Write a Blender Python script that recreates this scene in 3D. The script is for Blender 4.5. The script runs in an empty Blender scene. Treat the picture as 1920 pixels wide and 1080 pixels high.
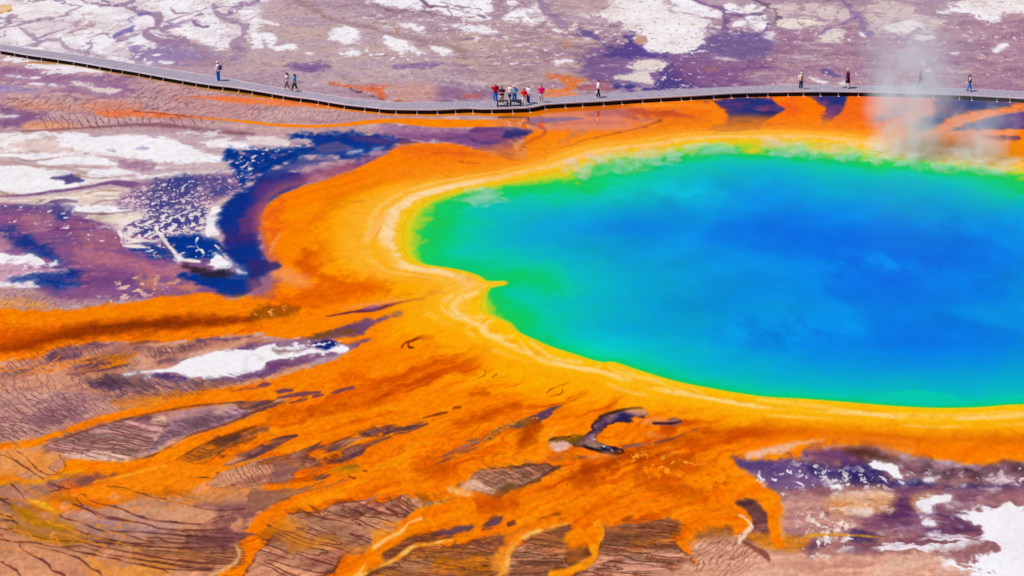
import bpy, bmesh, math, random
import numpy as np
from math import radians, sin, cos, pi

C = bpy.context.scene.collection
scene = bpy.context.scene

# ------------------------------------------------------------------ camera
F_PX, PITCH, CAM_H = 5720.0, radians(17.0), 61.0
cam_d = bpy.data.cameras.new('camera')
cam_d.sensor_width = 36.0
cam_d.lens = 36.0 * F_PX / 1920.0
cam_d.clip_start, cam_d.clip_end = 1.0, 40000.0
cam = bpy.data.objects.new('camera', cam_d)
C.objects.link(cam)
cam.location = (0, 0, CAM_H)
cam.rotation_euler = (pi / 2 - PITCH, 0, 0)
scene.camera = cam

# ------------------------------------------------------------------ sky, sun, exposure
SUN_EL, SUN_AZ = radians(62), radians(-112)        # azimuth from +Y towards +X
world = bpy.data.worlds.new('World')
scene.world = world
world.use_nodes = True
wn = world.node_tree
sky = wn.nodes.new('ShaderNodeTexSky')
sky.sky_type = 'NISHITA'
sky.sun_disc = False
sky.sun_elevation = SUN_EL
sky.sun_rotation = SUN_AZ
wn.nodes['Background'].inputs['Strength'].default_value = 0.10
wn.links.new(sky.outputs[0], wn.nodes['Background'].inputs['Color'])
sl = bpy.data.lights.new('sun', 'SUN')
sl.energy, sl.angle, sl.color = 4.2, radians(0.6), (1.0, 0.955, 0.90)
sun = bpy.data.objects.new('sun', sl)
C.objects.link(sun)
sun.rotation_euler = (pi / 2 - SUN_EL, 0, -SUN_AZ + pi)
scene.view_settings.view_transform = 'Standard'
scene.view_settings.look = 'None'
scene.view_settings.exposure = 0.0
scene.view_settings.gamma = 1.0
scene.cycles.use_denoising = True
scene.cycles.volume_bounces = 12
scene.cycles.max_bounces = 16
scene.cycles.transparent_max_bounces = 64
GAIN = (1.40, 1.42, 1.48)       # what a white Lambert ground sends back under this sun and sky
#PAINT_BEGIN
# ------------------------------------------------------------------ ground survey
STEP = 1.25
def unproj(u, v, z=0.0):
    """a point of the flat basin (at height z) surveyed from the overlook"""
    b = (540.0 - v) / F_PX
    t = (CAM_H - z) / (np.sin(PITCH) - b * np.cos(PITCH))
    return (u - 960.0) / F_PX * t, (np.cos(PITCH) + b * np.sin(PITCH)) * t

def _tail(a, b, n):
    k = np.linspace(0, 1, n + 1)[1:]
    return a + (b - a) * k ** 2.2
us = np.concatenate([_tail(-230, -9000, 12)[::-1], np.arange(-230, 2150, STEP), _tail(2150, 11000, 12)])
vs = np.concatenate([_tail(-60, -1190, 26)[::-1], np.arange(-60, 1150, STEP), _tail(1150, 9000, 18)])
U, V = np.meshgrid(us, vs)
U = U.astype(np.float32); V = V.astype(np.float32)
GX, GY = unproj(U, V)
GX = GX.astype(np.float32); GY = GY.astype(np.float32)
NR, NC = U.shape
rng = np.random.default_rng(11)
_perm = rng.permutation(256).astype(np.int32)
_perm = np.concatenate([_perm, _perm, _perm])
_ga = rng.uniform(0, 2 * np.pi, 256)
_gx = np.cos(_ga).astype(np.float32); _gy = np.sin(_ga).astype(np.float32)

def perlin(x, y, seed=0):
    xf = np.floor(x); yf = np.floor(y)
    dx = (x - xf).astype(np.float32); dy = (y - yf).astype(np.float32)
    xi = (xf.astype(np.int64) + seed * 37) & 255; yi = (yf.astype(np.int64) + seed * 91) & 255
    a = _perm[xi]; b = _perm[(xi + 1) & 255]
    h00 = _perm[a + yi]; h01 = _perm[a + ((yi + 1) & 255)]
    h10 = _perm[b + yi]; h11 = _perm[b + ((yi + 1) & 255)]
    fx = dx * dx * dx * (dx * (dx * 6 - 15) + 10); fy = dy * dy * dy * (dy * (dy * 6 - 15) + 10)
    n00 = _gx[h00] * dx + _gy[h00] * dy
    n10 = _gx[h10] * (dx - 1) + _gy[h10] * dy
    n01 = _gx[h01] * dx + _gy[h01] * (dy - 1)
    n11 = _gx[h11] * (dx - 1) + _gy[h11] * (dy - 1)
    a = n00 + fx * (n10 - n00); b = n01 + fx * (n11 - n01)
    return (a + fy * (b - a)) * 1.5

def fbm(x, y, oct=4, seed=0, gain=0.55):
    s = 0; amp = 1.0; tot = 0
    for i in range(oct):
        s = s + amp * perlin(x * (2.03 ** i), y * (2.03 ** i), seed + i)
        tot += amp * 0.75; amp *= gain
    return np.clip(s / tot, -1, 1)

NLo = fbm(GX * 0.045, GY * 0.030, 4, 1)
NMi = fbm(GX * 0.22, GY * 0.13, 4, 7)
NFi = fbm(GX * 0.9, GY * 0.55, 4, 13)
NXf = fbm(GX * 3.2, GY * 1.5, 2, 23)
HFr = fbm((GX + NFi * .8) * 0.38, (GY + NMi * 3.0 + NFi * .8 + GX * .06) * 0.62, 4, 27, .62)
HFi = fbm((GX + NFi * .4) * 0.9, (GY + NFi * 1.2 + NMi * 2) * 0.95, 3, 29)
ROUGH = fbm(GX * 1.6, GY * .75, 3, 33, .65)
WARP = (NMi * 0.40 + NFi * 0.40 + HFr * 0.30 + ROUGH * .25) * 1.6
KY = 0.27                      # the basin is seen flat-on: heights count for this much of widths
# streaks lying along the run-off (down and to the left in the picture)
_fa = radians(47)
_p = GX * np.cos(_fa) + GY * np.sin(_fa); _q = -GX * np.sin(_fa) + GY * np.cos(_fa)
STR = fbm((_p + NMi * 3) * 0.05, (_q + NMi * 2.0 + NFi * .4) * 0.42, 4, 31)
STR2 = fbm((_p + NMi * 2) * 0.16, (_q + NMi * 1.2) * 1.3, 3, 41)
STR3 = fbm((_p + NMi * 1.5) * 0.30, (_q + NMi * 1.0 + NFi * .15) * 2.6, 3, 45, .6)
# streaks lying level
HSTR = fbm((GX + NMi * 3) * 0.13, (GY + NMi * 2.5) * 0.40, 4, 51)
HST2 = fbm((GX + NFi) * 0.40, (GY + NMi) * 0.95, 3, 57)

def C3(*c): return np.array(c, np.float32)
def ss(a, b, x):
    t = np.clip((x - a) / (b - a), 0, 1)
    return t * t * (3 - 2 * t)

COL = np.zeros((NR, NC, 3), np.float32)
WET = np.zeros((NR, NC), np.float32)

def smooth_pts(pts, closed=True, n=4):
    p = np.array(pts, float)
    N = len(p)
    if N < 3: return p
    out = []
    rngN = range(N) if closed else range(N - 1)
    for i in rngN:
        if closed: p0, p1, p2, p3 = p[i - 1], p[i], p[(i + 1) % N], p[(i + 2) % N]
        else: p0, p1, p2, p3 = p[max(i - 1, 0)], p[i], p[i + 1], p[min(i + 2, N - 1)]
        for k in range(n):
            t = k / n
            out.append(0.5 * ((2 * p1) + (-p0 + p2) * t + (2 * p0 - 5 * p1 + 4 * p2 - p3) * t * t + (-p0 + 3 * p1 - 3 * p2 + p3) * t ** 3))
    if not closed: out.append(p[-1])
    return np.array(out)

def box(pts, m):
    p = np.asarray(pts)
    i0 = np.searchsorted(us, p[:, 0].min() - m); i1 = np.searchsorted(us, p[:, 0].max() + m)
    j0 = np.searchsorted(vs, p[:, 1].min() - m * 0.6); j1 = np.searchsorted(vs, p[:, 1].max() + m * 0.6)
    return (slice(max(j0, 0), max(j1, 1)), slice(max(i0, 0), max(i1, 1)))

def sdf(pw, X, Y):
    d2 = np.full(X.shape, 1e12, np.float32); ins = np.zeros(X.shape, bool)
    n = len(pw)
    for i in range(n):
        ax, ay = pw[i - 1]; bx, by = pw[i]
        ex, ey = bx - ax, by - ay
        L = ex * ex + ey * ey + 1e-9
        wx = X - ax; wy = Y - ay
        t = np.clip((wx * ex + wy * ey) / L, 0, 1)
        qx = wx - ex * t; qy = wy - ey * t
        np.minimum(d2, qx * qx + qy * qy, out=d2)
        c = (ay > Y) != (by > Y)
        if ey != 0: ins ^= c & (X < ax + ex * (Y - ay) / ey)
    d = np.sqrt(d2)
    return np.where(ins, -d, d)

PXM = 24.0
def mixc(sl, m, col):
    c = col(sl) if callable(col) else np.asarray(col, np.float32)
    COL[sl] += (c - COL[sl]) * m[..., None]

def fill(pts, col, soft=3, warp=6, op=1.0, mod=None, fine=None, curve=4, wet=None, grow=0, edge=None, fray=0.0):
    pts = np.asarray(pts, float)
    sl = box(pts, 30 + warp * 1.5 + soft + grow)
    if sl[0].stop - sl[0].start < 2 or sl[1].stop - sl[1].start < 2: return
    sp = smooth_pts(pts, True, curve) if curve else pts
    wx, wy = unproj(sp[:, 0], sp[:, 1])
    d = sdf(np.stack([wx, wy * KY], 1), GX[sl], GY[sl] * KY)
    wn_ = WARP[sl] if fine is None else 2.5 * (NMi[sl] * (1 - fine) + (NFi[sl] * .45 + HFr[sl] * .65 + ROUGH[sl] * .35) * fine)
    if fray: wn_ = wn_ * (1 - fray) + fray * (STR2[sl] * 1.1 + STR3[sl] * .6)
    d = d + wn_ * (warp / PXM) - grow / PXM
    m = ss(soft / PXM, -soft / PXM, d) * op
    if mod is not None: m = m * mod(sl)
    mixc(sl, m.astype(np.float32), col)
    if edge is not None:      # a thin stain where the mat meets the mud
        ec, ew, eo = edge
        em = ss(ew / PXM, .2 * ew / PXM, np.abs(d + ew * .3 / PXM)) * eo * np.clip(.7 + .9 * NMi[sl] + .8 * NFi[sl], 0, 1)
        mixc(sl, em.astype(np.float32), ec)
    if wet is not None: WET[sl] = np.maximum(WET[sl], m * wet)
    return sl, m

def stroke(pts, w, col, soft=2, warp=3, op=1.0, mod=None, wob=2.0, curve=4, fine=0.5, wet=None):
    """a run of colour along a line; w: half width in picture px, one number or one per point"""
    p = np.asarray(pts, float)
    w = np.full(len(p), float(w)) if np.isscalar(w) else np.asarray(w, float)
    q = np.concatenate([p, w[:, None]], 1)
    sp = smooth_pts(q, False, curve) if (curve and len(p) > 2) else q
    sl = box(sp[:, :2], 26 + w.max() + warp + soft + wob)
    if sl[0].stop - sl[0].start < 2 or sl[1].stop - sl[1].start < 2: return
    wx, wy = unproj(sp[:, 0], sp[:, 1])
    X = GX[sl] + NFi[sl] * (wob / PXM); Y = GY[sl] + NMi[sl] * (wob * 1.6 / PXM)
    # picture-like metric (heights shrink less than lengths) keeps thin runs visible where they lie level
    K = KY
    best = np.full(X.shape, 1e9, np.float32)
    for i in range(len(sp) - 1):
        ax, ay, bx, by = wx[i], wy[i] * K, wx[i + 1], wy[i + 1] * K
        ex, ey = bx - ax, by - ay
        L = ex * ex + ey * ey + 1e-9
        a = X - ax; b = Y * K - ay
        t = np.clip((a * ex + b * ey) / L, 0, 1)
        d = np.sqrt((a - ex * t) ** 2 + (b - ey * t) ** 2) - (sp[i, 2] * (1 - t) + sp[i + 1, 2] * t) / PXM
        np.minimum(best, d, out=best)
    best = best + (NMi[sl] * (1 - fine) + NFi[sl] * fine) * (warp / PXM)
    m = ss(soft / PXM, -soft / PXM, best) * op
    if mod is not None: m = m * mod(sl)
    mixc(sl, m.astype(np.float32), col)
    if wet is not None: WET[sl] = np.maximum(WET[sl], m * wet)

def region(pts, soft=6, warp=8):
    pts = np.asarray(pts, float)
    sl = box(pts, 30 + warp * 1.5 + soft)
    sp = smooth_pts(pts, True, 4)
    wx, wy = unproj(sp[:, 0], sp[:, 1])
    d = sdf(np.stack([wx, wy * KY], 1), GX[sl], GY[sl] * KY) + WARP[sl] * (warp / PXM)
    return sl, ss(soft / PXM, -soft / PXM, d)

def veins(pts, col, fx, fy, width, op=.9, soft=10, warp=14, seed=90, keep=0.0):
    """a net of wandering channels inside an area"""
    sl, rm = region(pts, soft, warp)
    x = (GX[sl] + NMi[sl] * 1.2 + NFi[sl] * .45) * fx; y = (GY[sl] + NMi[sl] * 2.5 + NFi[sl] * .9) * fy
    n = np.abs(fbm(x, y, 3, seed, .5)); w = width * (1 + .9 * NMi[sl] + .5 * NLo[sl])
    m = ss(w + .05, np.maximum(w - .05, 0), n) * rm * op
    m = m * ss(-.25 - keep, .25 - keep, fbm(x * .45 + 9, y * .45, 2, seed + 3))
    mixc(sl, m.astype(np.float32), col)

def hash2(ix, iy, s):
    h = (ix * 374761393 + iy * 668265263 + s * 974711) & 0x7fffffff
    h = ((h ^ (h >> 13)) * 1274126177) & 0x7fffffff
    return ((h ^ (h >> 16)) & 0xffff).astype(np.float32) / 65535.0

def cracks(pts, ang, sp, aspect, width, col, op=0.85, soft=6, warp=8, seed=1, jitter=0.9, wob=3.0, fade=0.35):
    """dendritic run-off cracks inside an area: edges of cells drawn out along one direction"""
    sl, rm = region(pts, soft, warp)
    u = U[sl]; v = V[sl]
    if u.shape[0] < 3 or u.shape[1] < 3: return
    a = radians(ang)
    uu = u + NFi[sl] * wob * 2.6 + NMi[sl] * wob * 3; vv = v + (NFi[sl] * 1.0 + NMi[sl] * 3.2 + ROUGH[sl] * .5) * wob * sp / 8
    p = (uu * np.cos(a) + vv * np.sin(a)) / (sp * aspect); q = (-uu * np.sin(a) + vv * np.cos(a)) / sp
    if aspect >= 2.2:
        # run-off lines that part, lens and join again
        dist = np.full(u.shape, 99.0, np.float32)
        for k_, wk in ((1.0, 1.0), (2.1, .55)):
            n = fbm(p * .50 * k_ + seed * 1.7, q * .60 * k_ + .35 * NMi[sl] + seed, 2, seed + int(k_), .45)
            if k_ == 1.0: COL[sl] *= (1 + .16 * n * rm)[..., None]
            gv, gu = np.gradient(n)
            g = np.sqrt(gu * gu + gv * gv) / STEP + 2e-3
            d_ = np.abs(n) / g + (1 - wk) * 1.6 + (1.4 * np.clip(.35 - NFi[sl], 0, 1) if k_ > 1 else 0)
            dist = np.minimum(dist, d_)
        wv = width * (1.05 + .9 * NMi[sl] + .5 * NFi[sl])
        m = ss(wv + 1.35, np.maximum(wv - .4, 0.0), dist) * rm * min(op * 1.15, 1) * np.clip(1.0 + .8 * NMi[sl] + .7 * NFi[sl], 0.2, 1)
        COL[sl] *= (1 - .16 * rm * ss(.3, -.5, fbm(p * .25 + 4, q * .16, 3, seed + 9)))[..., None]
        mixc(sl, m.astype(np.float32), col)
        return
    pi_ = np.floor(p).astype(np.int64); qi = np.floor(q).astype(np.int64)
    b1_ = np.full(u.shape, 99.0, np.float32); sx = np.zeros_like(b1_); sy = np.zeros_like(b1_); sites = []
    for dx in (-1, 0, 1):
        for dy in (-1, 0, 1):
            cx = pi_ + dx; cy = qi + dy
            x = (cx + 0.5 + (hash2(cx, cy, seed) - 0.5) * jitter - p).astype(np.float32); y = (cy + 0.5 + (hash2(cx, cy, seed + 5) - 0.5) * jitter - q).astype(np.float32)
            sites.append((x, y)); d = x * x + y * y
            k = d < b1_
            b1_ = np.where(k, d, b1_); sx = np.where(k, x, sx); sy = np.where(k, y, sy)
    dist = np.full(u.shape, 99.0, np.float32); crs = np.zeros(u.shape, np.float32)
    for x, y in sites:
        nx = x - sx; ny = y - sy; L = np.sqrt(nx * nx + ny * ny)
        ok = L > 1e-3; L = np.maximum(L, 1e-3); nx = nx / L; ny = ny / L
        e = ((x + sx) * nx + (y + sy) * ny) * 0.5
        e = e / np.sqrt((nx / (sp * aspect)) ** 2 + (ny / sp) ** 2)      # in picture px
        k = ok & (e < dist)
        dist = np.where(k, e, dist); crs = np.where(k, np.abs(nx), crs)
    wv = width * (1 + 0.5 * NMi[sl])
    m = ss(wv + 1.15, np.maximum(wv - 0.6, 0.0), dist) * rm * op * np.clip(.92 + .8 * NMi[sl] + .7 * NFi[sl], 0.15, 1) * (1 - .85 * ss(.55, .90, crs))
    mixc(sl, m.astype(np.float32), col)

def speck(pts, col, dens=0.3, size=4.0, op=0.95, soft=10, warp=14, seed=3, aspect=2.2, clump=0.5):
    """scattered flakes inside an area"""
    sl, rm = region(pts, soft, warp)
    u = U[sl] + NXf[sl] * size * 0.5; v = V[sl] + NXf[sl] * size * 0.25
    if aspect >= 2:
        k = 4.0 / size
        n = fbm((GX[sl] + .25 * NFi[sl]) * 1.35 * k * 2.2 / aspect + seed, (GY[sl] + .9 * NMi[sl] + .6 * NFi[sl]) * .66 * k, 3, seed, .62)
        dd = np.clip(dens * (1 + clump * 1.6 * NMi[sl] + clump * .6 * NFi[sl]), 0, 1)
        th = .52 - .98 * dd
        mixc(sl, (ss(th - .02, th + .16, n) * rm * op).astype(np.float32), col)
        return
    p = u / (size * aspect); q = v / size
    pi_ = np.floor(p).astype(np.int64); qi = np.floor(q).astype(np.int64)
    m = np.zeros(u.shape, np.float32)
    dd = dens * (1 + clump * 2.0 * NMi[sl] + clump * NFi[sl]) * rm
    for dx in (-1, 0, 1):
        for dy in (-1, 0, 1):
            cx = pi_ + dx; cy = qi + dy
            x = cx + hash2(cx, cy, seed); y = cy + hash2(cx, cy, seed + 3)
            r = 0.16 + 0.52 * hash2(cx, cy, seed + 7) ** 2
            on = hash2(cx, cy, seed + 11) < dd
            d = np.sqrt((x - p) ** 2 + (y - q) ** 2)
            m = np.maximum(m, on * ss(r + 0.22, r - 0.18, d))
    mixc(sl, (m * op).astype(np.float32), col)

def streaks(pts, col, dens=.3, fx=.30, fy=.85, op=.95, soft=10, warp=14, seed=140):
    """level streaks of wet crust"""
    sl, rm = region(pts, soft, warp)
    n = fbm((GX[sl] + NFi[sl] * .5) * fx + seed, (GY[sl] + NMi[sl] * 1.0 + NFi[sl] * .35) * fy, 4, seed, .6)
    th = .5 - dens
    mixc(sl, (ss(th - .03, th + .17, n) * rm * op).astype(np.float32), col)

def T(c, r):
    ox, oy = 480 * c, (0, 240, 480, 740)[r]
    return lambda *p: [(ox + x / 4.0, oy + y / 4.0) for x, y in p]
def B(c):
    return lambda *p: [(640 * c + x / 3.0, 960 + y / 3.0) for x, y in p]
t00, t10, t20, t30 = (T(c, 0) for c in range(4))
t01, t11, t21, t31 = (T(c, 1) for c in range(4))
t02, t12, t22, t32 = (T(c, 2) for c in range(4))
t03, t13, t23, t33 = (T(c, 3) for c in range(4))
b0, b1, b2 = B(0), B(1), B(2)

# ------------------------------------------------------------------ palette (as it reads in daylight)
MAUVE, LILAC, PURPLE, PLUM = C3(164, 130, 148), C3(186, 160, 174), C3(128, 92, 146), C3(112, 66, 110)
GREYV, BEIGE, ROSE = C3(160, 140, 178), C3(204, 178, 170), C3(192, 142, 150)
WHITE, CREAMW, TAN = C3(242, 238, 242), C3(236, 222, 208), C3(198, 162, 140)
NAVY, NAVYD, INK, DKBR = C3(6, 50, 136), C3(34, 46, 116), C3(60, 44, 110), C3(52, 28, 24)
ORANGE, ORDEEP, ORRED, YELLOW, CREAM = C3(251, 128, 0), C3(222, 86, 0), C3(166, 58, 4), C3(255, 178, 0), C3(252, 206, 138)
PINK, MUD, MUDD, CRK = C3(218, 152, 122), C3(170, 108, 100), C3(126, 76, 78), C3(92, 40, 46)
OLIVE, BROWN = C3(130, 84, 12), C3(140, 84, 50)

def mixcol(a, b, f):
    return lambda sl: a + (b - a) * f(sl)[..., None]
nz = lambda A, lo=-0.5, hi=0.5: (lambda sl: ss(lo, hi, A[sl]))

# ---- base: the pale mauve flats
f = ss(-0.55, 0.55, HSTR)[..., None]
COL[:] = MAUVE * (1 - f) + LILAC * f
COL += (ROSE - COL) * (ss(0.0, 0.6, NLo) * 0.55)[..., None]
COL += (GREYV - COL) * (ss(0.0, 0.7, -NMi) * 0.45)[..., None]

fl = lambda pts, col, **k: fill(pts, col, **k)
# ---- the far flats: broad tints
fl([(-230, -60), (470, -60), (520, 40), (380, 100), (250, 90), (-230, 40)], mixcol(LILAC, BEIGE, nz(NMi)), soft=30, warp=30, op=.7)
fl([(480, 20), (720, 40), (860, 110), (760, 170), (560, 150), (430, 120)], mixcol(LILAC, C3(196, 168, 158), nz(HSTR)), soft=30, warp=30, op=.8)
fl([(820, 40), (1120, 60), (1160, 140), (1080, 180), (900, 160)], mixcol(MAUVE, C3(196, 164, 154), nz(HSTR)), soft=30, warp=30, op=.85)
fl([(1100, 90), (1420, 60), (1560, 80), (1480, 130), (1380, 165), (1140, 172)], mixcol(PURPLE, C3(104, 78, 136), nz(HSTR)), soft=24, warp=40, op=.85)
fl([(1420, 60), (2100, 30), (2140, 200), (1420, 160)], mixcol(C3(160, 118, 146), C3(178, 140, 152), nz(HSTR)), soft=30, warp=30, op=.8)
fl(t00((300, 0), (720, 0), (900, 420), (1500, 470), (1300, 300), (1100, 150), (900, 40)), C3(168, 136, 164), soft=16, warp=24, op=.6)
fl(t00((950, 330), (1350, 320), (1600, 420), (1200, 500), (980, 460)), C3(146, 124, 172), soft=14, warp=26, op=.75)
fl(t10((230, 500), (420, 470), (560, 510), (420, 540)), C3(124, 92, 148), soft=8, warp=10, op=.9)
fl(t10((1040, 500), (1300, 465), (1420, 480), (1250, 510)), C3(132, 102, 158), soft=6, warp=10, op=.8)
fl(t10((1300, 700), (1500, 640), (1800, 690), (1700, 760), (1380, 760)), C3(140, 102, 136), soft=10, warp=12, op=.8)

streaks([(420, -60), (2150, -60), (2150, 170), (1100, 180), (480, 160), (430, 110)], C3(206, 184, 192), .14, fx=.16, fy=.26, op=.55, soft=20, seed=152); streaks([(420, -60), (2150, -60), (2150, 170), (1100, 180), (480, 160), (430, 110)], C3(134, 98, 122), .14, fx=.14, fy=.24, op=.5, soft=20, seed=153)
# ---- white sinter of the far flats
def W(pts, soft=3.2, warp=20, op=1, col=None, **k):
    fill(pts, C3(212, 192, 200), soft=9, warp=warp * 1.7, op=.34 * op, fine=.8, grow=4)
    fill(pts, col if col is not None else mixcol(WHITE, C3(224, 208, 208), lambda sl: ss(.0, .9, .6 * NMi[sl] + .7 * HFr[sl] + .3 * HFi[sl])), soft=soft, warp=warp, op=op, fine=.68, **k)
W(t00((-900, -240), (2000, -240), (1960, 60), (1930, 250), (1640, 370), (1300, 300), (1180, 300), (1100, 330), (960, 320), (980, 440), (700, 430), (300, 400), (0, 350), (-900, 200)), warp=14, op=.72, soft=7, col=mixcol(C3(226, 212, 220), WHITE, nz(HFr, -.4, .4)))
W(t00((-700, -240), (640, -240), (660, 20), (480, 110), (160, 160), (-50, 190), (-700, 200)), warp=26, col=mixcol(C3(236, 224, 226), WHITE, nz(NMi)))
W(t00((40, 210), (130, 185), (200, 240), (300, 300), (430, 320), (480, 370), (350, 375), (180, 340), (30, 290)), warp=14)
W(t00((80, 330), (200, 335), (320, 360), (600, 400), (860, 420), (1000, 470), (840, 450), (600, 420), (300, 385)), warp=8)
W(t00((560, 30), (860, 50), (1000, 110), (960, 180), (820, 210), (700, 170), (560, 140)), warp=22)
W(t00((400, 285), (560, 250), (800, 220), (880, 300), (820, 370), (900, 420), (700, 410), (560, 330)), warp=26)
W(t00((1000, 130), (1110, 110), (1160, 150), (1120, 195), (1060, 185), (1010, 260), (1090, 290), (1150, 325), (1010, 320), (960, 270)), warp=16)
W(t00((1230, 150), (1420, 110), (1480, 220), (1620, 290), (1680, 360), (1560, 370), (1480, 330), (1300, 260), (1220, 220)), warp=24)
W(t00((1080, 30), (1300, 5), (1560, 20), (1600, 100), (1450, 110), (1260, 90)), warp=24)
W(t00((1500, 130), (1600, 130), (1720, 230), (1600, 250), (1500, 190)), warp=16)
W(t00((1660, 5), (1800, -10), (1780, 40), (1680, 50)), warp=10); W(t00((1760, 60), (1900, 50), (1940, 110), (1790, 100)), warp=10)
W(t00((1800, 160), (1930, 120), (1960, 230), (1850, 230)), warp=16); W(t00((1880, 310), (1960, 300), (1960, 360), (1900, 350)), warp=10)
W(t00((1350, 340), (1420, 330), (1430, 355), (1370, 358)), warp=5); W(t00((1200, 255), (1290, 280), (1210, 285)), warp=6)
W(t00((1080, 470), (1140, 465), (1120, 485)), warp=4); W(t00((1200, 460), (1290, 475), (1230, 480)), warp=4); W(t00((1750, 425), (1800, 425), (1780, 438)), warp=3)
W(t10((-40, 130), (110, 160), (170, 190), (60, 185), (-40, 170)), warp=8); W(t10((-40, 250), (100, 255), (160, 285), (120, 350), (60, 300), (-20, 340)), warp=10)
W(t10((150, 350), (280, 340), (310, 370), (180, 380)), warp=8); W(t10((370, 400), (430, 400), (420, 415)), warp=4)
W(t10((560, 290), (620, 220), (700, 205), (770, 240), (720, 320), (640, 330), (570, 300)), warp=12)
W(t10((640, 400), (720, 365), (770, 390), (760, 415), (660, 420)), warp=8)
W(t10((970, 270), (1090, 290), (1180, 350), (1290, 405), (1180, 405), (1080, 380), (970, 340)), warp=10)
W(t10((1290, 345), (1420, 345), (1480, 385), (1470, 412), (1380, 418)), warp=8)
W(t10((850, -240), (1240, -240), (1250, 40), (1260, 80), (1080, 80), (960, 40), (840, 10)), warp=12)
W(t10((1300, -240), (1780, -240), (1760, 60), (1720, 110), (1740, 150), (1500, 130), (1380, 90), (1290, 40)), warp=14)
W(t10((1080, 180), (1230, 195), (1250, 225), (1210, 240), (1100, 200)), warp=6); W(t10((1410, 175), (1560, 190), (1740, 215), (1800, 245), (1620, 235), (1420, 195)), warp=10)
W(t10((1840, 140), (1940, 80), (2100, 55), (2160, 130), (2130, 165), (1930, 165)), warp=10)
W(t10((1850, -240), (2010, -240), (1960, 20), (1900, 40)), warp=14)
W(t20((480, 110), (700, 70), (760, -240), (1120, -240), (1140, 20), (1200, 60), (1180, 95), (1360, 110), (1460, 160), (1450, 230), (1420, 330), (1400, 380), (1280, 415), (1150, 405), (1020, 395), (960, 340), (990, 280), (880, 240), (840, 180), (640, 130)), warp=16, col=mixcol(C3(238, 228, 226), C3(240, 236, 240), nz(NMi)))
W(t20((1220, -240), (1320, -240), (1400, 30), (1540, 70), (1570, 115), (1480, 140), (1220, 95), (1200, 40)), warp=8)
W(t20((1580, 60), (1640, 30), (1740, 80), (1700, 105), (1600, 100)), warp=7); W(t20((1720, 75), (1800, 30), (1910, 60), (1840, 100), (1760, 105)), warp=7)
W(t20((1750, 130), (1880, 105), (1890, 145), (1770, 150)), warp=6); W(t20((1660, 180), (1740, 160), (1730, 200), (1650, 205)), warp=7); W(t20((1800, 160), (1920, 170), (1910, 215), (1830, 250), (1810, 200)), warp=8)
W(t20((310, 225), (390, 232), (350, 250)), warp=4); W(t20((320, 460), (420, 450), (460, 470), (360, 478)), warp=5)
W(t20((880, 500), (1000, 445), (1150, 470), (1215, 510), (1170, 540), (1000, 530), (880, 510)), warp=8, col=C3(226, 212, 206))
W(t20((780, 590), (980, 545), (1060, 600), (1060, 640), (980, 640), (880, 605)), warp=8, col=C3(226, 212, 206))
W(t20((1600, 430), (1720, 462), (1640, 464), (1500, 440)), warp=4); W(t20((1870, 270), (1960, 250), (1960, 300), (1890, 300)), warp=6)
W(t30((80, 170), (260, 120), (410, 170), (380, 195), (120, 215)), warp=8, col=mixcol(C3(232, 216, 212), CREAMW, nz(NMi)))
W(t30((-20, 40), (200, 30), (540, 60), (640, 130), (560, 170), (430, 170), (330, 120), (100, 110)), warp=14, op=.8, col=mixcol(C3(214, 190, 186), C3(226, 210, 206), nz(HST2)))
W(t30((360, 260), (500, 205), (570, 260), (500, 320), (420, 320)), warp=10, col=C3(222, 206, 202))
W(t30((700, 70), (880, 20), (1080, 60), (1120, 110), (1340, 160), (1250, 230), (1020, 260), (760, 240), (730, 150)), warp=14, op=.85, col=mixcol(C3(206, 182, 180), C3(224, 206, 200), nz(HST2)))
W(t30((880, 200), (980, 170), (1100, 165), (1180, 220), (1010, 265), (920, 245)), warp=8, col=C3(238, 226, 222)); W(t30((1080, 290), (1200, 270), (1260, 285), (1150, 308)), warp=6, col=C3(232, 216, 208))
W(t30((1270, 100), (1420, 30), (1700, -40), (2400, -60), (2600, 60), (2100, 110), (1920, 105), (1800, 95), (1760, 120), (1700, 175), (1600, 160), (1500, 120)), warp=12, col=mixcol(C3(234, 220, 216), WHITE, nz(NMi)))
W(t30((690, 255), (740, 262), (710, 275)), warp=3); W(t30((1690, 385), (1740, 340), (1800, 320), (1800, 350), (1720, 395)), warp=5); W(t30((1370, 400), (1430, 400), (1400, 408)), warp=3)
W(t30((1590, 410), (1650, 405), (1620, 420)), warp=3); W(t30((310, 585), (370, 595), (340, 605)), warp=3); W(t30((360, 610), (450, 615), (400, 628)), warp=3); W(t30((1150, 465), (1190, 500), (1220, 545), (1180, 535)), warp=5, op=.7)
W(t30((530, 635), (570, 610), (600, 640)), warp=4, op=.8)
# broken flakes along the edges of the sheets
speck(t20((0, 0), (500, 100), (860, 220), (980, 330), (600, 330), (200, 250), (0, 150)), C3(226, 212, 214), .30, 4, seed=5, aspect=3.2)
speck(t20((1300, 100), (1900, 100), (1940, 330), (1500, 320), (1380, 400)), C3(222, 208, 218), .26, 3.6, seed=6, aspect=3.2)
speck(t10((700, 100), (1900, 130), (1900, 330), (1300, 300), (900, 200)), C3(222, 208, 212), .28, 3.6, seed=8, aspect=3.2)
speck(t10((700, 330), (1300, 400), (1500, 430), (900, 480)), WHITE, .22, 3.2, seed=9, aspect=3)
speck(t10((1700, 350), (2200, 300), (2300, 480), (1800, 540)), C3(224, 206, 210), .22, 3.4, seed=10, aspect=3)
speck(t30((0, 150), (700, 180), (1900, 180), (1900, 330), (700, 340), (0, 300)), C3(222, 204, 214), .16, 3.4, seed=12, aspect=3)
speck(t00((300, 300), (1200, 330), (1250, 480), (700, 440)), WHITE, .24, 3.6, seed=14, aspect=3)
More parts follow.
